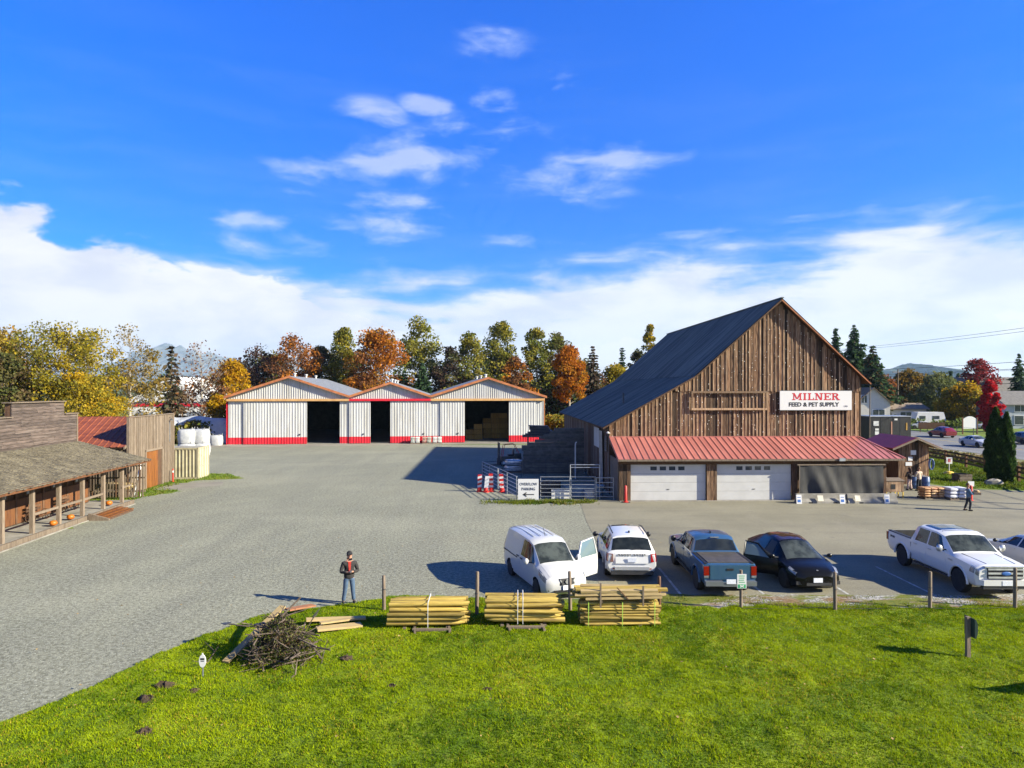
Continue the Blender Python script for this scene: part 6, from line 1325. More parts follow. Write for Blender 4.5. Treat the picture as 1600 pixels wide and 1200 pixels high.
person('person with long brown hair, dark top and pale skirt at hut', (gx(1421,50.0), 50.0, 0), R(200), 1.64, fab('dark_top', (.035,.020,.020)), fab('pale_skirt', (.55,.42,.38)), shoe_d, fab('dark_brown_hair', (.045,.020,.013)), {-1: ((-.27,-.04,1.12), (-.16,-.24,1.05)), 1: ((.27,-.04,1.12), (.16,-.24,1.05))}, STAND, 'long')
person('person in beige sweater and black trousers seen from behind', (gx(1436,49.6), 49.6, 0), R(195), 1.72, fab('beige_sweater', (.50,.40,.31)), fab('black_trousers', (.012,.013,.018)), shoe_d, fab('blond_hair', (.32,.20,.10)), {-1: ((-.30,-.05,1.12), (-.14,-.25,1.06)), 1: ((.30,-.05,1.12), (.14,-.25,1.06))}, STAND, 'short')
# ================================================================== RIGHT-HAND YARD
HU = thing('sales_hut', 'small brown board hut with maroon gable roof', 'hut', (30.0, 53.0, 0), R(1))
MB().box(0.05,2.35,.05,4.0,0,2.95).build('wall', wood_barn_dark, HU)
for k in range(9): MB().hexa([(k*.267+.01,0,0),(k*.267+.255,0,0),(k*.267+.255,.05,0),(k*.267+.01,.05,0),(k*.267+.01,0,3.5-abs(k*.267-1.2)*.42),(k*.267+.255,0,3.5-abs(k*.267+.267-1.2)*.42),(k*.267+.255,.05,3.5-abs(k*.267+.267-1.2)*.42),(k*.267+.01,.05,3.5-abs(k*.267-1.2)*.42)]).build('board', wood_barn, HU)
MB().prism([(0.05,2.95),(2.35,2.95),(1.2,3.45)], lambda u, v, q: (u, q, v), .06, 4.0).build('gable', wood_barn_dark, HU)
for sgn in (-1, 1):
    e = (-.75, 2.78) if sgn < 0 else (3.15, 2.78)
    rf = MB().hexa([(e[0],-.5,e[1]),(1.2,-.5,3.60),(1.2,4.6,3.60),(e[0],4.6,e[1]),(e[0],-.5,e[1]+.08),(1.2,-.5,3.68),(1.2,4.6,3.68),(e[0],4.6,e[1]+.08)]).build('roof_slope', roof_maroon, HU); MB().hexa([(e[0],-.56,e[1]-.1),(1.2,-.56,3.5),(1.2,-.502,3.5),(e[0],-.502,e[1]-.1),(e[0],-.56,e[1]+.05),(1.2,-.56,3.66),(1.2,-.502,3.66),(e[0],-.502,e[1]+.05)]).build('barge_board', wood_post, rf)
for (x, z, a, c) in ((.95,2.3,.42,.35),(.75,1.85,.34,.3),(.55,1.45,.5,.28)): MB().box(x,x+a,-.03,-.008,z,z+c).build('notice', sign_white, HU)
o = thing('hose_coil', 'coil of blue hose hanging on hut wall', 'hose', (32.35, 52.75, 1.15)); b = MB()
for k in range(3): b.tube([(.17*math.cos(6.283*i/14)+.02*k, -.05*k, .45+.42*math.sin(6.283*i/14)) for i in range(15)], .03, 5)
b.build('hose', mk('hose_blue', (.05,.10,.24), (.15,.22,.36), 5, rough=.4), o); MB().box(-.05,.05,-.06,.3,.80,.86).build('hook', steel_dark, o)
KI = thing('black_kiosk', 'black box kiosk with notices behind the maroon roof', 'kiosk', (41.9, 80, 0), R(0))
MB().box(0,4.85,0,3,0,4.15).build('body', mk('kiosk_black', (.010,.011,.014), (.016,.017,.02), 2, rough=.5), KI); MB().box(-.06,4.9,-.06,3.06,4.15,4.25).build('roof_edge', steel, KI)
for (x, z, a, c, m_) in ((.45,3.1,.62,.55,paint_white),(.65,2.55,.42,.24,sign_white),(.62,2.05,.46,.40,sign_white),(2.9,3.75,.36,.20,sign_white),(4.25,2.6,.18,.85,hay),(2.5,1.6,.16,2.0,skin)): MB().box(x,x+a,-.03,-.008,z,z+c).build('notice', m_, KI)
for q in (1.35, 2.75, 3.6): MB().box(q,q+.03,-.02,-.005,.1,4.1).build('panel_joint', steel_dark, KI)
o = thing('thin_mast', 'thin pale mast standing beside the black kiosk', 'mast', (gx(1358,70), 70, 0)); MB().cyl((0,0,0),(.1,0,gh(603,70)),.07,.04).build('pole', wood_post, o); MB().box(-.12,.12,-.12,.12,0,.15).build('base', concrete, o)
# display crates, barrels, sacks
o = thing('display_cabinet', 'wooden display cabinet on yellow legs beside curtain', 'cabinet', (25.35, 46.3, 0), R(2))
MB().box(0,1.25,0,.6,.42,1.15).build('box', wood_grey, o); MB().hexa([(-.06,-.06,1.15),(1.31,-.06,1.15),(1.31,.66,1.28),(-.06,.66,1.28),(-.06,-.06,1.19),(1.31,-.06,1.19),(1.31,.66,1.32),(-.06,.66,1.32)]).build('lid', wood_post, o)
for k in range(6): MB().box(.02+k*.205,.21+k*.205,-.025,-.002,.44,1.13).build('front_board', wood_batten, o)
MB().box(.35,.65,-.04,-.026,.62,.95).build('opening', black, o)
ylw = mk('yellow_paint', (.62,.42,.06), None, rough=.5)
for x in (.02, .62, 1.17): MB().box(x,x+.06,-.02,.04,0,.42).build('leg', ylw, o); MB().box(x,x+.06,.52,.58,0,.42).build('leg', ylw, o)
for (x, y, lab, mt) in ((26.0,48.6,'black kettle grill behind the display cabinet',black),(26.7,49.3,'dark grill with pale lid under lean-to corner',steel)):
    o = thing('kettle_grill', lab, 'grill', (x, y, 0)); MB().ball((0,0,.95), (.34,.34,.26), 12, 8).build('bowl', mt, o, smooth=60)
    for k in range(3): a = 2.1*k; MB().cyl((.2*math.cos(a),.2*math.sin(a),.8), (.36*math.cos(a),.36*math.sin(a),0), .02, n=5).build('leg', steel, o)
    MB().tube([(-.08,-.02,1.2),(0,-.02,1.27),(.08,-.02,1.2)], .014, 5).build('handle', wood_post, o)
blu = mk('barrel_blue', (.045,.085,.19), (.06,.11,.23), 4, rough=.4)
for k, (px, Y, lab) in enumerate(((1428,50.8,'blue barrel left of the beige sweater'),(1446,50.6,'blue barrel right of the beige sweater'),(1439,51.3,'blue barrel mostly hidden behind beige sweater'))):
    o = thing('barrel', lab, 'barrel', (gx(px, Y), Y, 0), 0, 'blue barrels by the hut'); MB().lathe([(.25,0),(.28,.05),(.29,.28),(.30,.30),(.29,.32),(.29,.58),(.30,.60),(.29,.62),(.28,.86),(.25,.90),(.02,.90)], 16).build('drum', blu, o, smooth=35); MB().lathe([(.26,.905),(.27,.93),(.02,.935)], 16).build('lid', steel, o)
strawm = [mk('sack_tan', (.45,.27,.12), (.30,.12,.05), 4, rough=.7), mk('sack_red', (.35,.13,.07), (.50,.36,.18), 4, rough=.7)]
stack((28.35,46.2,0), R(3), 3, 4, (.46,.9,.16), strawm, 'sack_pallet', 'pallet of tan and red sacks on the asphalt by hut', 'pallet', part='sack')
stack((29.75,45.9,0), R(3), 2, 3, (.62,1.0,.23), [mk('pale_sack', (.62,.62,.64), (.48,.50,.56), 5, rough=.45)], 'sack_pallet', 'pallet of pale plastic wrapped sacks beside red bollard', 'pallet', part='sack')
o = thing('red_bollard', 'red bollard topped by white notice beside pale sacks', 'bollard', (30.45, 45.3, 0)); MB().lathe([(.16,0),(.16,.03),(.10,.05),(.10,.95),(.06,1.02)], 12).build('post', red_plastic, o, smooth=40); MB().box(-.2,.2,-.03,.0,.95,1.28).build('notice', sign_white, o)
o = thing('pole_sign', 'small white sign on pole with yellow weighted base', 'sign', (gx(1483,59), 59, 0)); MB().lathe([(.45,0),(.45,.12),(.25,.28),(.06,.32)], 12).build('base', ylw, o); MB().cyl((0,0,.3),(0,0,1.45),.04).build('pole', paint_white, o); MB().box(-.26,.26,-.03,.01,.95,1.5).build('panel', sign_white, o); MB().box(-.1,.1,-.036,-.031,1.1,1.4).build('print', ink_red, o)
o = thing('wooden_planter', 'square weathered wooden planter on grass edge', 'planter', (gx(1503,54.8), 54.8, 0)); 
for k in range(3): MB().box(-.5,.5,-.5,-.45,.03+k*.2,.21+k*.2).box(-.5,.5,.45,.5,.03+k*.2,.21+k*.2).box(-.5,-.45,-.44,.44,.03+k*.2,.21+k*.2).box(.45,.5,-.44,.44,.03+k*.2,.21+k*.2).build('board', wood_grey, o)
MB().box(-.44,.44,-.44,.44,.4,.55).build('soil', dirt, o)
o = thing('boulder', 'pale boulder at foot of the cedars', 'boulder', (gx(1552,52.8), 52.8, 0)); b = MB(); b.ball((0,0,.15), (.75,.45,.32), 9, 6); b.v = [(x*random.uniform(.85,1.12), y*random.uniform(.85,1.12), max(0,z*random.uniform(.85,1.15))) for x, y, z in b.v]; b.build('rock', concrete, o)
# red corner marker at the garage
o = thing('corner_bollard', 'short red pipe bollard at the left garage door', 'bollard', (7.42, 44.6, 0)); MB().lathe([(.20,0),(.20,.04),(.10,.06),(.09,1.05),(.05,1.1)], 12).build('post', red_plastic, o, smooth=40); MB().lathe([(.32,0),(.32,.03)], 12).build('foot_plate', rubber, o)
# rail fence along the highway verge
fence_pts = [(38.3,48.5),(39.3,51.4),(40.3,54.3),(41.2,57.4),(42.0,60.6),(42.7,64.2),(43.2,68.0),(43.6,72.0),(43.9,76.0)]
RF = thing('rail_fence', 'dark wooden rail fence between grass and highway', 'fence')
for x, y in fence_pts: MB().box(x-.09,x+.09,y-.09,y+.09,0,1.3).build('post', wood_brown, RF)
for (x0, y0), (x1, y1) in zip(fence_pts, fence_pts[1:]):
    for zz in (.35, .75, 1.1): MB().hexa([(x0,y0-.03,zz),(x1,y1-.03,zz),(x1,y1+.03,zz),(x0,y0+.03,zz),(x0,y0-.03,zz+.17),(x1,y1-.03,zz+.17),(x1,y1+.03,zz+.17),(x0,y0+.03,zz+.17)]).build('rail', wood_barn_dark, RF)
# ================================================================== TREES
bark = mk('bark', (.13,.10,.075), (.22,.18,.14), 5, (4,4,1), .95, .6, 8); bark_pale = mk('pale_bark', (.34,.31,.26), (.22,.19,.16), 5, (4,4,1), .9, .4)
def broadleaf(label, px, top, Y, wpx, cols, dens=1.0, shape='round', bare=0.0, base=.22, size=.30, group='autumn trees behind the sheds', pale=False, name='autumn_tree', X=None, seed=None):
    rr = random.Random(seed or int(px*7+Y)); X = gx(px, Y) if X is None else X; H = gh(top, Y); rx = wpx/F_PX*Y/2*(1.28 if shape == 'poplar' and Y > 130 and X < 40 else 1.1); o = thing(name, label, 'tree', (X, Y, 0), rr.uniform(0, 6.28), group)
    tb = MB(); tr = max(.12, H*.017); lean = (rr.gauss(0,.02)*H, rr.gauss(0,.02)*H); tp = lambda t: Vector((lean[0]*t*t, lean[1]*t*t, H*.86*t))
    tb.tube([tp(k/7) for k in range(8)], [tr*(1-k/7)**1.2+.015 for k in range(8)], 7); zlo = H*base; pts = []; lc = []
    def wid(z):   # crown half-width at height z
        t = (z-zlo)/(H-zlo)
        if shape == 'round': return rx*max(.12, math.sin(math.pi*min(1, max(0, t*.90+.10)))**.62)
        if shape == 'poplar': return rx*max(.14, (math.sin(math.pi*min(1, t*.80+.20))**.8))
        return rx*(1-.80*t)
    ncl = 70 if shape == 'round' else 84; nl = int((112 if shape == 'round' else 84)*dens); size *= .80; nl, size = (int(nl*1.5), size*.82) if Y < 100 else (nl, size)
    for c in range(ncl):
        t = rr.random()**.85; z = lerp(zlo, H*.985, t); wz = wid(z); a = rr.uniform(0, 6.283); q = wz*math.sqrt(rr.uniform(.12, 1.0))*rr.uniform(.82, 1.12); axis = tp(min(1, z/(H*.86)))
        cpt = Vector((axis.x+math.cos(a)*q, axis.y+math.sin(a)*q, z)); st = tp(max(.12, min(.97, (z-q*.75)/(H*.86)))); mid = st.lerp(cpt, .5)+Vector((0,0,-.06*q))
        r0 = max(.025, tr*.30*(1-z/H)+.02); tb.tube([st, mid, cpt], [r0, r0*.65, r0*.22], 4)
        for k in range(3 if bare < .3 else 7): tb.tube([mid.lerp(cpt, rr.uniform(.2, 1)), cpt+Vector((rr.gauss(0,.42), rr.gauss(0,.42), rr.uniform(.0,.9)))*1.0*max(.5, rx*.22)], [r0*.30, r0*.10], 3)
        fall = 1.0 if t < .5 else max(.10, 1-bare*1.15*(t-.40)/.5); n = int(nl*fall*rr.uniform(.5, 1.35)); cr = max(.5, rx*rr.uniform(.22, .40)); col = cols[rr.randrange(len(cols))]
        if n < 2: continue
        d = RNG.normal(size=(n, 3)); d /= np.linalg.norm(d, axis=1)[:, None]; d *= (cr*RNG.uniform(.25, 1.1, n)**.6)[:, None]; d[:, 2] *= .8
        pts.append(d+np.array(cpt)); c2 = np.array(cols)[RNG.integers(0, len(cols), n)]; mixv = RNG.uniform(0, .55, n)[:, None]; lc.append(np.array(col)*(1-mixv)+c2*mixv)
    tb.build('trunk', bark_pale if pale else bark, o); P = np.concatenate(pts); P[:, 2] = np.maximum(P[:, 2], .3)
    leafcloud('crown', P, size, np.concatenate(lc), o); return o
def conifer(label, px, top, Y, wpx, cols, dens=1.0, group='autumn trees behind the sheds', name='conifer', base=.08, droop=.25, size=.30):
    rr = random.Random(int(px*3+Y)); H = gh(top, Y); rx = wpx/F_PX*Y/2; o = thing(name, label, 'tree', (gx(px, Y), Y, 0), 0, group); tb = MB().tube([(0,0,0),(0,0,H*.5),(0,0,H)], [H*.016,H*.010,.02], 7); pts = []; dr = []
    nlev = int(H*1.7)
    for j in range(nlev):
        z = lerp(H*base, H*.985, j/(nlev-1)); L_ = rx*(1-(z/H)**1.25)*rr.uniform(.75, 1.12)+.18; nb_ = max(4, int(9*(1-z/H)+4)); a0 = rr.uniform(0, 6.28)
        for k in range(nb_):
            a = a0+6.283*k/nb_+rr.gauss(0,.15); l = L_*rr.uniform(.65, 1.15); e = Vector((math.cos(a)*l, math.sin(a)*l, z-l*droop+.10*l*l/max(rx,.1)))
            tb.tube([(0,0,z), tuple(e)], [.035,.01], 3); n = max(3, int(l*9*dens)); t = RNG.uniform(.15, 1.05, n)[:, None]; p = np.array((0,0,z))*(1-t)+np.array(e)*t; p += RNG.normal(0, .10+.06*l, (n, 3))*np.array((1,1,.55)); pts.append(p)
            d = np.tile(np.array((math.cos(a), math.sin(a), -.35)), (n, 1))+RNG.normal(0, .45, (n, 3)); dr.append(d)
    tb.build('trunk', bark, o); leafcloud('crown', np.concatenate(pts), size, cols, o, aspect=1.5, droop=np.concatenate(dr)); return o
YG = [(.22,.19,.018),(.30,.23,.018),(.13,.13,.02),(.35,.25,.02)]; YB = [(.24,.16,.03),(.30,.21,.035),(.15,.12,.03)]; OR = [(.34,.105,.010),(.40,.145,.012),(.24,.065,.010),(.38,.18,.014)]; BR = [(.17,.075,.03),(.25,.11,.035),(.10,.05,.03)]
YE = [(.42,.25,.008),(.48,.30,.010),(.36,.18,.008)]; PG = [(.145,.155,.024),(.22,.21,.030),(.105,.125,.025),(.28,.23,.03)]; DK = [(.075,.090,.030),(.11,.10,.036),(.13,.088,.044)]; PU = [(.06,.035,.03),(.085,.045,.035),(.045,.04,.03)]; EV_ = [(.038,.075,.030),(.056,.10,.038),(.028,.056,.026)]; RED = [(.46,.012,.018),(.52,.02,.028),(.34,.010,.015)]; DRED = [(.20,.022,.024),(.28,.03,.03),(.10,.02,.02)]
LG = 'yellowing trees behind the old store'
broadleaf('orange tinged tree cut by the frame edge behind the store', -5, 512, 90, 95, YB+OR[:1], group=LG, size=.26)
broadleaf('tall yellow green tree behind the false front, thin topped', 62, 497, 80, 110, YG, 1.15, bare=.55, group=LG, size=.22, base=.1); broadleaf('dense golden green tree beside the stepped parapet', 108, 505, 82, 95, YG, 1.3, bare=.6, group=LG, size=.22, base=.06)
broadleaf('yellow green tree above the rusty red roof', 145, 515, 86, 85, YG, 1.1, bare=.55, group=LG, size=.22, base=.08); broadleaf('half bare brown yellow tree right of the golden group', 203, 513, 92, 82, YB, .75, bare=.8, group=LG, size=.22, base=.2, pale=True)
broadleaf('low dark green tree at far left behind the parapet', 8, 560, 76, 90, DK+PG[:1], 1.0, group=LG, base=.05, size=.24); broadleaf('low yellow shrubby tree behind the parapet step', 125, 590, 78, 110, YG+YE[:1], 1.2, group=LG, base=.02, size=.20)
conifer('thin brownish conifer before the white building', 268, 541, 100, 54, [(.10,.075,.04),(.14,.09,.05),(.06,.07,.04)], .5, LG, droop=.1)
broadleaf('bare topped maple with pale trunk and russet sides', 316, 533, 104, 78, BR, .65, bare=1.0, group=LG, pale=True, base=.1, size=.22)
broadleaf('small bright yellow tree beside the large shed corner', 362, 566, 108, 62, YE, 1.25, base=.05, size=.24); broadleaf('low bright yellow shrub at the large shed wall', 345, 620, 99, 40, YE+YG[:1], .8, base=.02, size=.2)
broadleaf('dark purple leaved tree right of small yellow tree', 402, 543, 142, 66, PU, .9, bare=.4, size=.3); broadleaf('rust brown maple above the large shed ridge', 460, 528, 140, 76, BR+OR[:2], 1.1, bare=.45, size=.3)
broadleaf('dark tree between rust maple and tall poplar', 503, 543, 150, 56, DK, .9, size=.32); broadleaf('yellow green poplar left of the brightest orange maple', 532, 514, 146, 44, PG+YG[:1], 1.05, 'poplar', size=.3, base=.15)
broadleaf('broad bright orange maple above the small middle shed', 592, 519, 140, 90, OR+BR[:1], 1.35, size=.3, base=.12); broadleaf('tall green poplar right of the broad orange maple', 655, 501, 150, 66, PG, 1.2, 'poplar', size=.32, base=.15)
conifer('dark bushy evergreen below the tall green poplar', 660, 568, 136, 60, EV_, 1.2, droop=.05, base=.02); conifer('dark bushy evergreen at valley of the shed roofs', 632, 580, 137, 40, EV_, 1.2, droop=.05, base=.02)
broadleaf('dark reddish thicket tree above the shed valley', 703, 545, 145, 60, PU+DK, 1.0, bare=.4, size=.32); broadleaf('poplar with yellowing crown above hay shed left slope', 735, 522, 146, 48, PG+YG[:1], 1.0, 'poplar', size=.3, base=.12)
broadleaf('tallest twin topped poplar above the hay shed', 780, 506, 150, 56, PG, 1.1, 'poplar', size=.32, base=.12); broadleaf('small russet tree right of the hay shed ridge', 806, 560, 138, 46, BR+OR[1:2], 1.0, size=.28, bare=.3)
broadleaf('slender green poplar left of the round orange maple', 840, 511, 150, 44, PG, 1.0, 'poplar', size=.32, base=.12); broadleaf('dark green tree close behind the round orange maple', 868, 524, 152, 52, PG[:1]+DK, 1.0, 'poplar', size=.32)
broadleaf('round orange maple with clear trunk by barn roof', 890, 544, 128, 52, OR, 1.5, size=.25, base=.38, pale=True); conifer('brownish thin conifer right of the round orange maple', 926, 541, 140, 50, [(.07,.05,.035),(.05,.05,.03),(.09,.06,.04)], .8, droop=.1)
broadleaf('yellow tree low behind the barn roof edge', 962, 574, 150, 60, YG+YE[:1], 1.1, size=.3, base=.05); conifer('dark spruce tip poking above the barn roof', 972, 543, 165, 30, EV_, 1.2); broadleaf('narrow golden poplar rising behind the barn roof', 1018, 506, 165, 25, YG+YE[:1], 1.1, 'poplar', size=.26, base=.05)
broadleaf('small dark tree beside the golden poplar', 994, 545, 168, 26, DK, .8, 'poplar', size=.3)
broadleaf('dark green tree filling between large shed and yellow tree', 425, 560, 150, 96, DK+PG[:1], 1.0, size=.34, base=.02); broadleaf('dark thicket tree behind the large shed roof', 545, 552, 155, 100, DK, 1.0, size=.34, base=.02); broadleaf('dark thicket tree behind hay shed ridge', 770, 556, 156, 120, DK+EV_, 1.1, size=.34, base=.02); broadleaf('dark thicket tree behind the round orange maple', 905, 570, 150, 90, DK+BR[:1], 1.0, size=.34, base=.02)
# right side
RG = 'trees beyond the highway'
conifer('slim dark fir just right of the barn ridge', 1306, 513, 150, 62, EV_, 1.3, RG, droop=.3); conifer('tallest dark fir behind barn right slope', 1335, 507, 155, 96, EV_, 1.3, RG, droop=.3); conifer('broad lower fir with brownish tinge right of tallest', 1364, 540, 148, 92, EV_+[(.10,.07,.03)], 1.2, RG, droop=.3)
broadleaf('low rusty orange tree behind the cream house', 1376, 588, 165, 52, [(.30,.11,.03),(.22,.09,.03)], 1.2, group=RG, size=.34, base=.05); broadleaf('round olive orange tree right of the utility pole', 1420, 581, 170, 54, [(.20,.12,.02),(.10,.09,.02),(.26,.15,.02)], 1.3, group=RG, size=.34, base=.08)
broadleaf('pale green willow like tree above the trailer', 1463, 587, 160, 66, [(.16,.17,.05),(.22,.22,.07),(.10,.12,.04)], 1.3, group=RG, size=.32, base=.05); broadleaf('yellow spreading tree left of the scarlet tree', 1512, 604, 140, 66, YG+YE, 1.2, group=RG, size=.28, base=.12); broadleaf('yellow small tree behind white trailer', 1484, 610, 142, 36, YG+YE[:1], 1.0, group=RG, size=.28, base=.1)
broadleaf('dark red maple against the sky above the long roof', 1531, 563, 175, 48, DRED, 1.0, group=RG, size=.34, bare=.3, base=.2); broadleaf('scarlet cone shaped tree before the grey house', 1549, 596, 118, 27, RED, 1.5, 'poplar', group=RG, size=.26, base=.02); conifer('dark fir at the right frame edge', 1592, 553, 165, 44, EV_, 1.1, RG, droop=.3)
conifer('tiny far fir on the skyline left of red maple', 1485, 580, 330, 12, EV_, .8, RG, size=.6); conifer('tiny far fir on the skyline beside its twin', 1497, 584, 330, 10, EV_, .8, RG, size=.6)
# the two columnar cedars
def cedar(label, px, top, Y, wpx):
    H = gh(top, Y); rx = wpx/F_PX*Y/2; o = thing('cedar', label, 'tree', (gx(px, Y), Y, 0), 0, 'columnar cedars'); MB().cyl((0,0,0),(0,0,H*.7),.10,.03).build('trunk', bark, o); n = 7500; t = RNG.uniform(0, 1, n)**.9; z = .05+t*(H-.05)
    w_ = rx*np.minimum(1, (1-t)*2.3+.02)**.75*np.minimum(1, .72+t*1.6); a = RNG.uniform(0, 6.283, n); lump = 1+.14*np.sin(a*5+z*3)+.10*np.sin(a*3-z*6); q = w_*lump*RNG.uniform(.72, 1.04, n); p = np.stack([np.cos(a)*q, np.sin(a)*q, z], 1)
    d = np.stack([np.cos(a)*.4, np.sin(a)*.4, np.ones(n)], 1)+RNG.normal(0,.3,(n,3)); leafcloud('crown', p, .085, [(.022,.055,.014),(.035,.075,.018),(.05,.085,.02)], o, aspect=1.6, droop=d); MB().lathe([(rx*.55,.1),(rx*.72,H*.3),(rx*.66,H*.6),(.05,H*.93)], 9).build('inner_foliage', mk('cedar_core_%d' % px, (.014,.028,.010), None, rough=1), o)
cedar('taller columnar cedar left of its shorter twin', 1556, 637, 54.6, 27); cedar('shorter columnar cedar right of the taller one', 1573, 645, 54.2, 20)
# hedges and undergrowth: uncountable masses
def thicket(label, pts, n, size, cols, hmax, name='undergrowth', core=None):
    P = []; 
    for k in range(n):
        i = random.randrange(len(pts)-1); t = random.random(); x = lerp(pts[i][0], pts[i+1][0], t); y = lerp(pts[i][1], pts[i+1][1], t); h = hmax*(.65+.35*math.sin(x*.9)*math.sin(x*.37+1)); P.append((x+random.gauss(0,.5), y+random.gauss(0,.9), abs(random.random()**.7*h)))
    o = leafcloud(name, P, size, cols, None); return tag(o, label, 'bushes', None, 'stuff')
thicket('dark green hedge and brambles before the white building', [(gx(190,88),88),(gx(350,96),96)], 5200, .22, DK+PG+[(.09,.10,.03)], 3.6); thicket('tangle of yellowing shrubs between hay shed and barn', [(gx(846,104),104),(gx(925,100),100)], 4200, .22, YB+PG+YG[:1], 5.2)
thicket('golden shrubs behind the store parapet', [(-70,74),(-52,78),(-45,84)], 5200, .22, YG+PG, 4.6); thicket('dark wood floor growth behind the sheds', [(-70,134),(-20,140),(25,146)], 14000, .36, DK+EV_+PU+PG[:2], 11.5); thicket('leafy hedge in front of the cream house', [(72,128),(96,130),(112,132)], 3600, .26, [(.09,.13,.03),(.14,.17,.04),(.06,.08,.02)], 2.2)
thicket('brushy weeds along the highway ditch', [(46,60),(47,74),(48.5,90)], 2600, .16, [(.16,.12,.05),(.10,.10,.03),(.20,.15,.07)], .9); thicket('brown hedge row across the park', [(110,135),(150,140)], 1800, .3, [(.12,.09,.04),(.07,.08,.03)], 2.4)
# far woods on the skyline
P = []
for k in range(9000):
    a = random.uniform(-.85, .85); Y = random.uniform(420, 640); x = a*Y; P.append((x, Y, random.random()**.6*(9+5*math.sin(x*.02)+3*math.sin(x*.071))))
tag(leafcloud('far_woods', P, 1.9, [(.05,.07,.03),(.08,.08,.03),(.11,.08,.03),(.035,.055,.028)], None), 'far band of mixed woods along the horizon', 'woods', None, 'stuff')
# ================================================================== FAR BUILDINGS
roof_brown = mk('brown_shingles', (.24,.185,.13), (.17,.13,.095), 2.5, rough=.9); roof_grey = mk('grey_shingles', (.11,.105,.10), (.16,.15,.14), 2.5, rough=.9); siding_cream = mk('cream_siding', (.62,.58,.49), (.56,.53,.45), 2, rough=.7); siding_grey = mk('grey_siding', (.30,.33,.36), (.36,.39,.42), 2, rough=.7)
def house(label, loc, rz, W_, D, h, ph, wallm, roofm, wins, gable_front=True, name='house', side_wins=()):
    o = thing(name, label, 'house', loc, rz); MB().box(0,W_,0,D,0,h).build('wall', wallm, o); e = .5
    if gable_front:
        MB().prism([(0,h),(W_,h),(W_/2,h+ph)], lambda u, v, q: (u, q, v), 0, D).build('gable', wallm, o)
        for sg in (0, 1):
            x0 = -e if sg == 0 else W_+e; z0 = h-ph*e/(W_/2); MB().hexa([(x0,-e,z0),(W_/2,-e,h+ph),(W_/2,D+e,h+ph),(x0,D+e,z0),(x0,-e,z0+.15),(W_/2,-e,h+ph+.15),(W_/2,D+e,h+ph+.15),(x0,D+e,z0+.15)]).build('roof_slope', roofm, o)
    else:
        for sg in (0, 1):
            y0 = -e if sg == 0 else D+e; z0 = h-ph*e/(D/2); MB().hexa([(-e,y0,z0),(W_+e,y0,z0),(W_+e,D/2,h+ph),(-e,D/2,h+ph),(-e,y0,z0+.15),(W_+e,y0,z0+.15),(W_+e,D/2,h+ph+.15),(-e,D/2,h+ph+.15)]).build('roof_slope', roofm, o)
        MB().prism([(0,h),(D,h),(D/2,h+ph)], lambda u, v, q: (q, u, v), 0, W_).build('gable', wallm, o)
    for (x, z, a, c) in wins:
        f = MB().box(x-.12,x+a+.12,-.07,-.02,z-.12,z+c+.12).build('window', paint_white, o); MB().box(x,x+a,-.085,-.072,z,z+c).build('pane', glass_win, f); MB().box(x+a/2-.04,x+a/2+.04,-.10,-.086,z,z+c).build('glazing_bar', paint_white, f)
    return o
house('cream house with brown shingle gable right of barn', (gx(1338,140),140,0), R(-8), 6.5, 13, 4.6, 3.0, siding_cream, roof_brown, [(1.0,4.6,1.0,1.5),(3.2,1.2,2.2,2.0)]); house('long low cream wing beside the cream house', (gx(1390,143),143,0), R(-3), 7.5, 6, 3.3, 1.0, siding_cream, roof_brown, [(2.2,1.3,2.2,1.3)], False)
house('grey two storey house behind the cedars', (gx(1572,128),128,0), R(-6), 13, 10, 4.6, 2.3, siding_grey, roof_grey, [(1.5,3.2,2,1.2),(6,3.2,2,1.2),(1.5,.8,3,1.6)], False); house('long house with dark roof behind the yellow tree', (gx(1493,170),170,0), R(-4), 22, 11, 6.0, 4.3, siding_cream, roof_grey, [(3,3.6,2,1.4),(9,3.6,2,1.4),(15,3.6,2,1.4)], False); house('small white gabled shed behind the utility pole', (gx(1400,172),172,0), R(0), 8, 7, 3.4, 2.0, paint_white, roof_grey, [(2,1,2,1.2)], True)
o = thing('white_warehouse', 'large white building glimpsed through the trees', 'building', (gx(200,118), 118, 0), R(5)); MB().box(0,13.5,0,22,0,5.2).build('wall', paint_white, o); MB().prism([(-.3,5.2),(13.8,5.2),(7.4,9.6)], lambda u, v, q: (u, q, v), -.3, 22.3).build('roof', paint_white, o)
for k in range(3): MB().box(1.5+k*4.2,4.2+k*4.2,-.06,-.01,.05,3.4).build('door', steel, o)
MB().box(-.05,13.55,-.08,-.02,4.4,4.9).build('red_stripe', metal_red, o)
# travel trailer, park sign, billboard
o = thing('travel_trailer', 'white travel trailer parked under the pale green tree', 'trailer', (gx(1432,133), 133, 0), R(-4)); MB().prism([(0,.55),(5.4,.55),(5.6,1.2),(5.1,2.9),(.3,2.9),(-.15,1.5)], lambda u, v, q: (u, q, v), 0, 2.3).build('body', paint_white, o, recalc=True)
for (x, a) in ((.6,1.1),(3.0,1.3)): MB().box(x,x+a,-.03,-.005,1.6,2.2).build('window', glass_win, o)
for x in (2.4, 3.15): MB().lathe([(.33,-.1),(.33,.1)], 14, (x,.12,.33), 'y').build('wheel', rubber, o)
o = thing('park_sign', 'blank white arched sign between brown posts on park lawn', 'sign', (gx(1505,112), 112, 0)); n = 10; MB().prism([(0,.9),(2.2,.9)]+[(2.2-2.2*i/n, 2.5+.45*math.sin(math.pi*i/n)) for i in range(n+1)], lambda u, v, q: (u, q, v), 0, .08).build('panel', sign_white, o)
for x in (-.15, 2.22): MB().box(x,x+.15,-.05,.12,0,2.8).build('post', wood_brown, o)
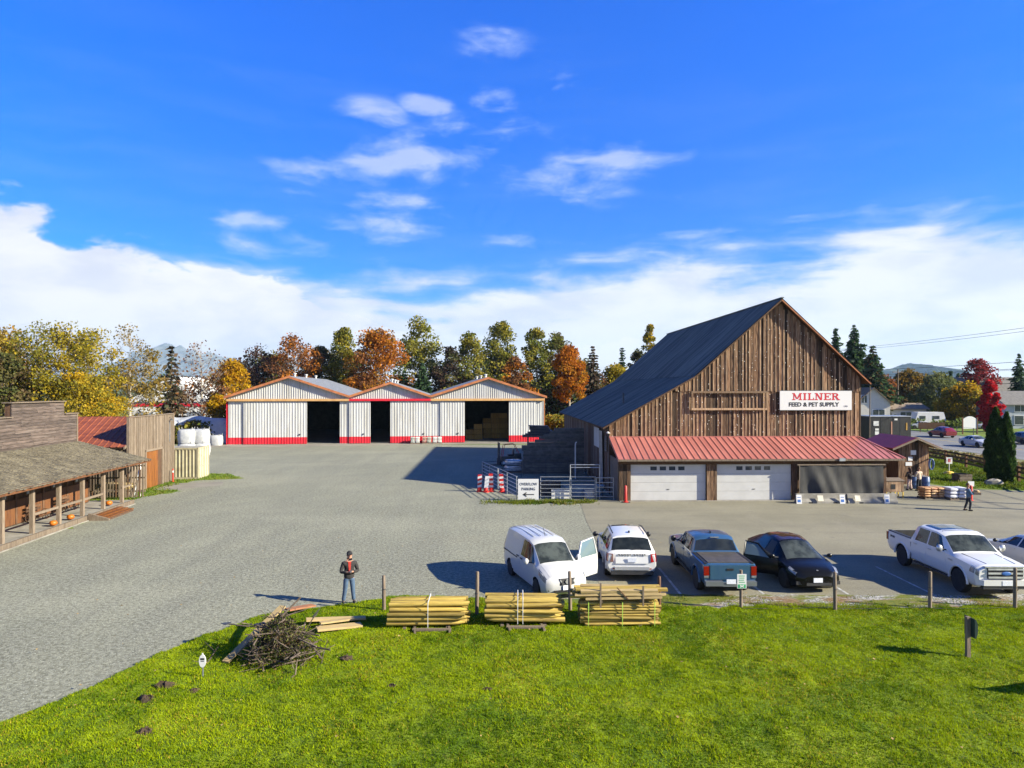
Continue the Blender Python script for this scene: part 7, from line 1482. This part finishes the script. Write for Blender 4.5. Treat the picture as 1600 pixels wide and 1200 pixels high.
o = thing('billboard', 'long brown board facing the highway beside black kiosk', 'board', (gx(1435,117), 117, 0), R(-8)); MB().box(0,4.2,0,.08,.6,1.7).build('panel', wood_brown, o)
for x in (.3, 3.8): MB().box(x,x+.14,.09,.2,0,1.7).build('post', wood_post, o)
o = thing('wire_fence', 'thin dark railing along far side of highway', 'fence', (73, 88, 0))
for k in range(9): MB().box(-.04,.04,k*4-.04,k*4+.04,0,1.25).build('post', steel_dark, o)
for zz in (.5, 1.2): MB().box(-.02,.02,0,32,zz,zz+.03).build('rail', steel_dark, o)
for (px, Y, lab, cm) in ((1545,127,'white car parked by the scarlet tree',p_white),(1438,127,'silver car parked before the hedge',p_silverw)): sedan('parked_car', lab, (gx(px,Y), Y, 0), R(172), cm, 'cars parked beyond the highway')
# ================================================================== POLES AND WIRES
def upole(label, loc, H, rz=0, arm=True):
    o = thing('utility_pole', label, 'utility pole', loc, rz, 'utility poles'); MB().cyl((0,0,-.2),(0,0,H),.17,.11,n=9).build('pole', wood_post, o)
    if arm:
        MB().box(-1.2,1.2,-.06,.06,H-.7,H-.56).build('crossarm', wood_post, o)
        for x in (-1.1,-.5,.5,1.1): MB().cyl((x,0,H-.56),(x,0,H-.36),.04,n=6).build('insulator', steel, o)
    return o
upole('utility pole with crossarm beyond the highway left of olive tree', (gx(1403,150), 150, 0), gh(577,150)); upole('tall utility pole beside highway behind the barn', (52, 132, 0), 14.6); upole('tall utility pole beside highway just outside the picture', (52, 36, 0), 14.6); upole('second utility pole beside highway near its twin', (50.5, 38.9, 0), 13.2, 0, False)
for k, (z, x) in enumerate(((14.3,51.0),(14.3,53.0),(11.2,51.8),(10.6,52.1),(9.2,52.0))):
    b = MB().tube(curve_pts((x,36,z),(x,132,z),24,.9+.1*k), .022 if k < 2 else .03, 4); b.tube(curve_pts((x,132,z),(x,300,z),12,1.5), .03, 4); tag(b.build('power_line', black), ['upper outer power line strung along the highway','upper inner power line strung along the highway','middle cable strung along the highway','lower paired cable strung along the highway','lowest cable strung along the highway'][k], 'power line', 'wires along the highway')
b = MB().tube(curve_pts((52,132,9.0),(120,100,13.4),14,.5), .03, 4); tag(b.build('power_line', black), 'cable crossing the highway almost level', 'power line', 'wires along the highway')
# ================================================================== MOUNTAINS AND HAZE
def ridge(name, label, pts, D, depth, mat, seed):
    rr = random.Random(seed); n = len(pts); xs = []
    for i in range(n-1):
        for k in range(8): t = k/8; xs.append((lerp(pts[i][0], pts[i+1][0], t), lerp(pts[i][1], pts[i+1][1], t)))
    xs.append(pts[-1]); vs = []; rows = 7
    for (px, py) in xs:
        h = max(0, gh(py, D)); jag = rr.uniform(-.04, .04)
        for r in range(rows):
            t = r/(rows-1); vs.append((gx(px, D)*(1-.0*t)+rr.gauss(0, .004)*D*(r > 0), D-depth*t+rr.gauss(0, .012)*D*(0 < r < rows-1), h*(1+jag)*(1-t)**1.25*(rr.uniform(.86, 1.12) if 0 < r < rows-1 else 1)-(1 if r == rows-1 else 0)))
    vs2 = [(v[0], D+depth, -1) for v in vs[::rows]]; m = len(xs); fs = [(i*rows+r, i*rows+r+1, (i+1)*rows+r+1, (i+1)*rows+r) for i in range(m-1) for r in range(rows-1)]; o_ = len(vs); fs += [(i*rows, (i+1)*rows, o_+i+1, o_+i) for i in range(m-1)]
    return tag(MB().add(vs+vs2, fs).build(name, mat, smooth=None), label, None, None, 'structure')
rock = mk('mountain_rock', (.055,.07,.085), (.10,.115,.13), .004, rough=1, lo=.4, hi=.6); woodh = mk('wooded_hill', (.045,.075,.04), (.07,.09,.045), .01, rough=1)
ridge('mountain', 'hazy blue jagged mountain behind the left trees', [(-260,600),(-120,588),(20,585),(120,578),(175,570),(215,556),(240,548),(252,541),(260,536),(268,540),(276,543),(282,540),(290,549),(300,545),(312,552),(328,551),(345,558),(352,560),(366,559),(378,566),(400,570),(440,580),(520,590),(640,600),(760,606)], 7000, 1500, rock, 3)
ridge('hill', 'hazy blue rounded hill beyond the highway', [(1180,606),(1290,592),(1350,583),(1385,577),(1405,572),(1420,568),(1436,569),(1450,572),(1470,574),(1484,579),(1510,588),(1600,592),(1720,598),(1850,606)], 4200, 900, woodh, 5)
hz = MB().box(-8000,8000,-600,9200,-1.2,560).build('haze', bpy.data.materials.new('haze_air')); tag(hz, 'thin blue distance haze in the air', 'haze', None, 'stuff')
hm = hz.data.materials[0]; hm.use_nodes = True; hm.node_tree.nodes.clear(); k = NT(hm.node_tree); pv_ = k.new('ShaderNodeVolumePrincipled'); pv_.inputs['Color'].default_value = (.50,.74,1.0,1); pv_.inputs['Density'].default_value = .00006; pv_.inputs['Anisotropy'].default_value = .1
k.l.new(pv_.outputs[0], k.new('ShaderNodeOutputMaterial').inputs['Volume'])
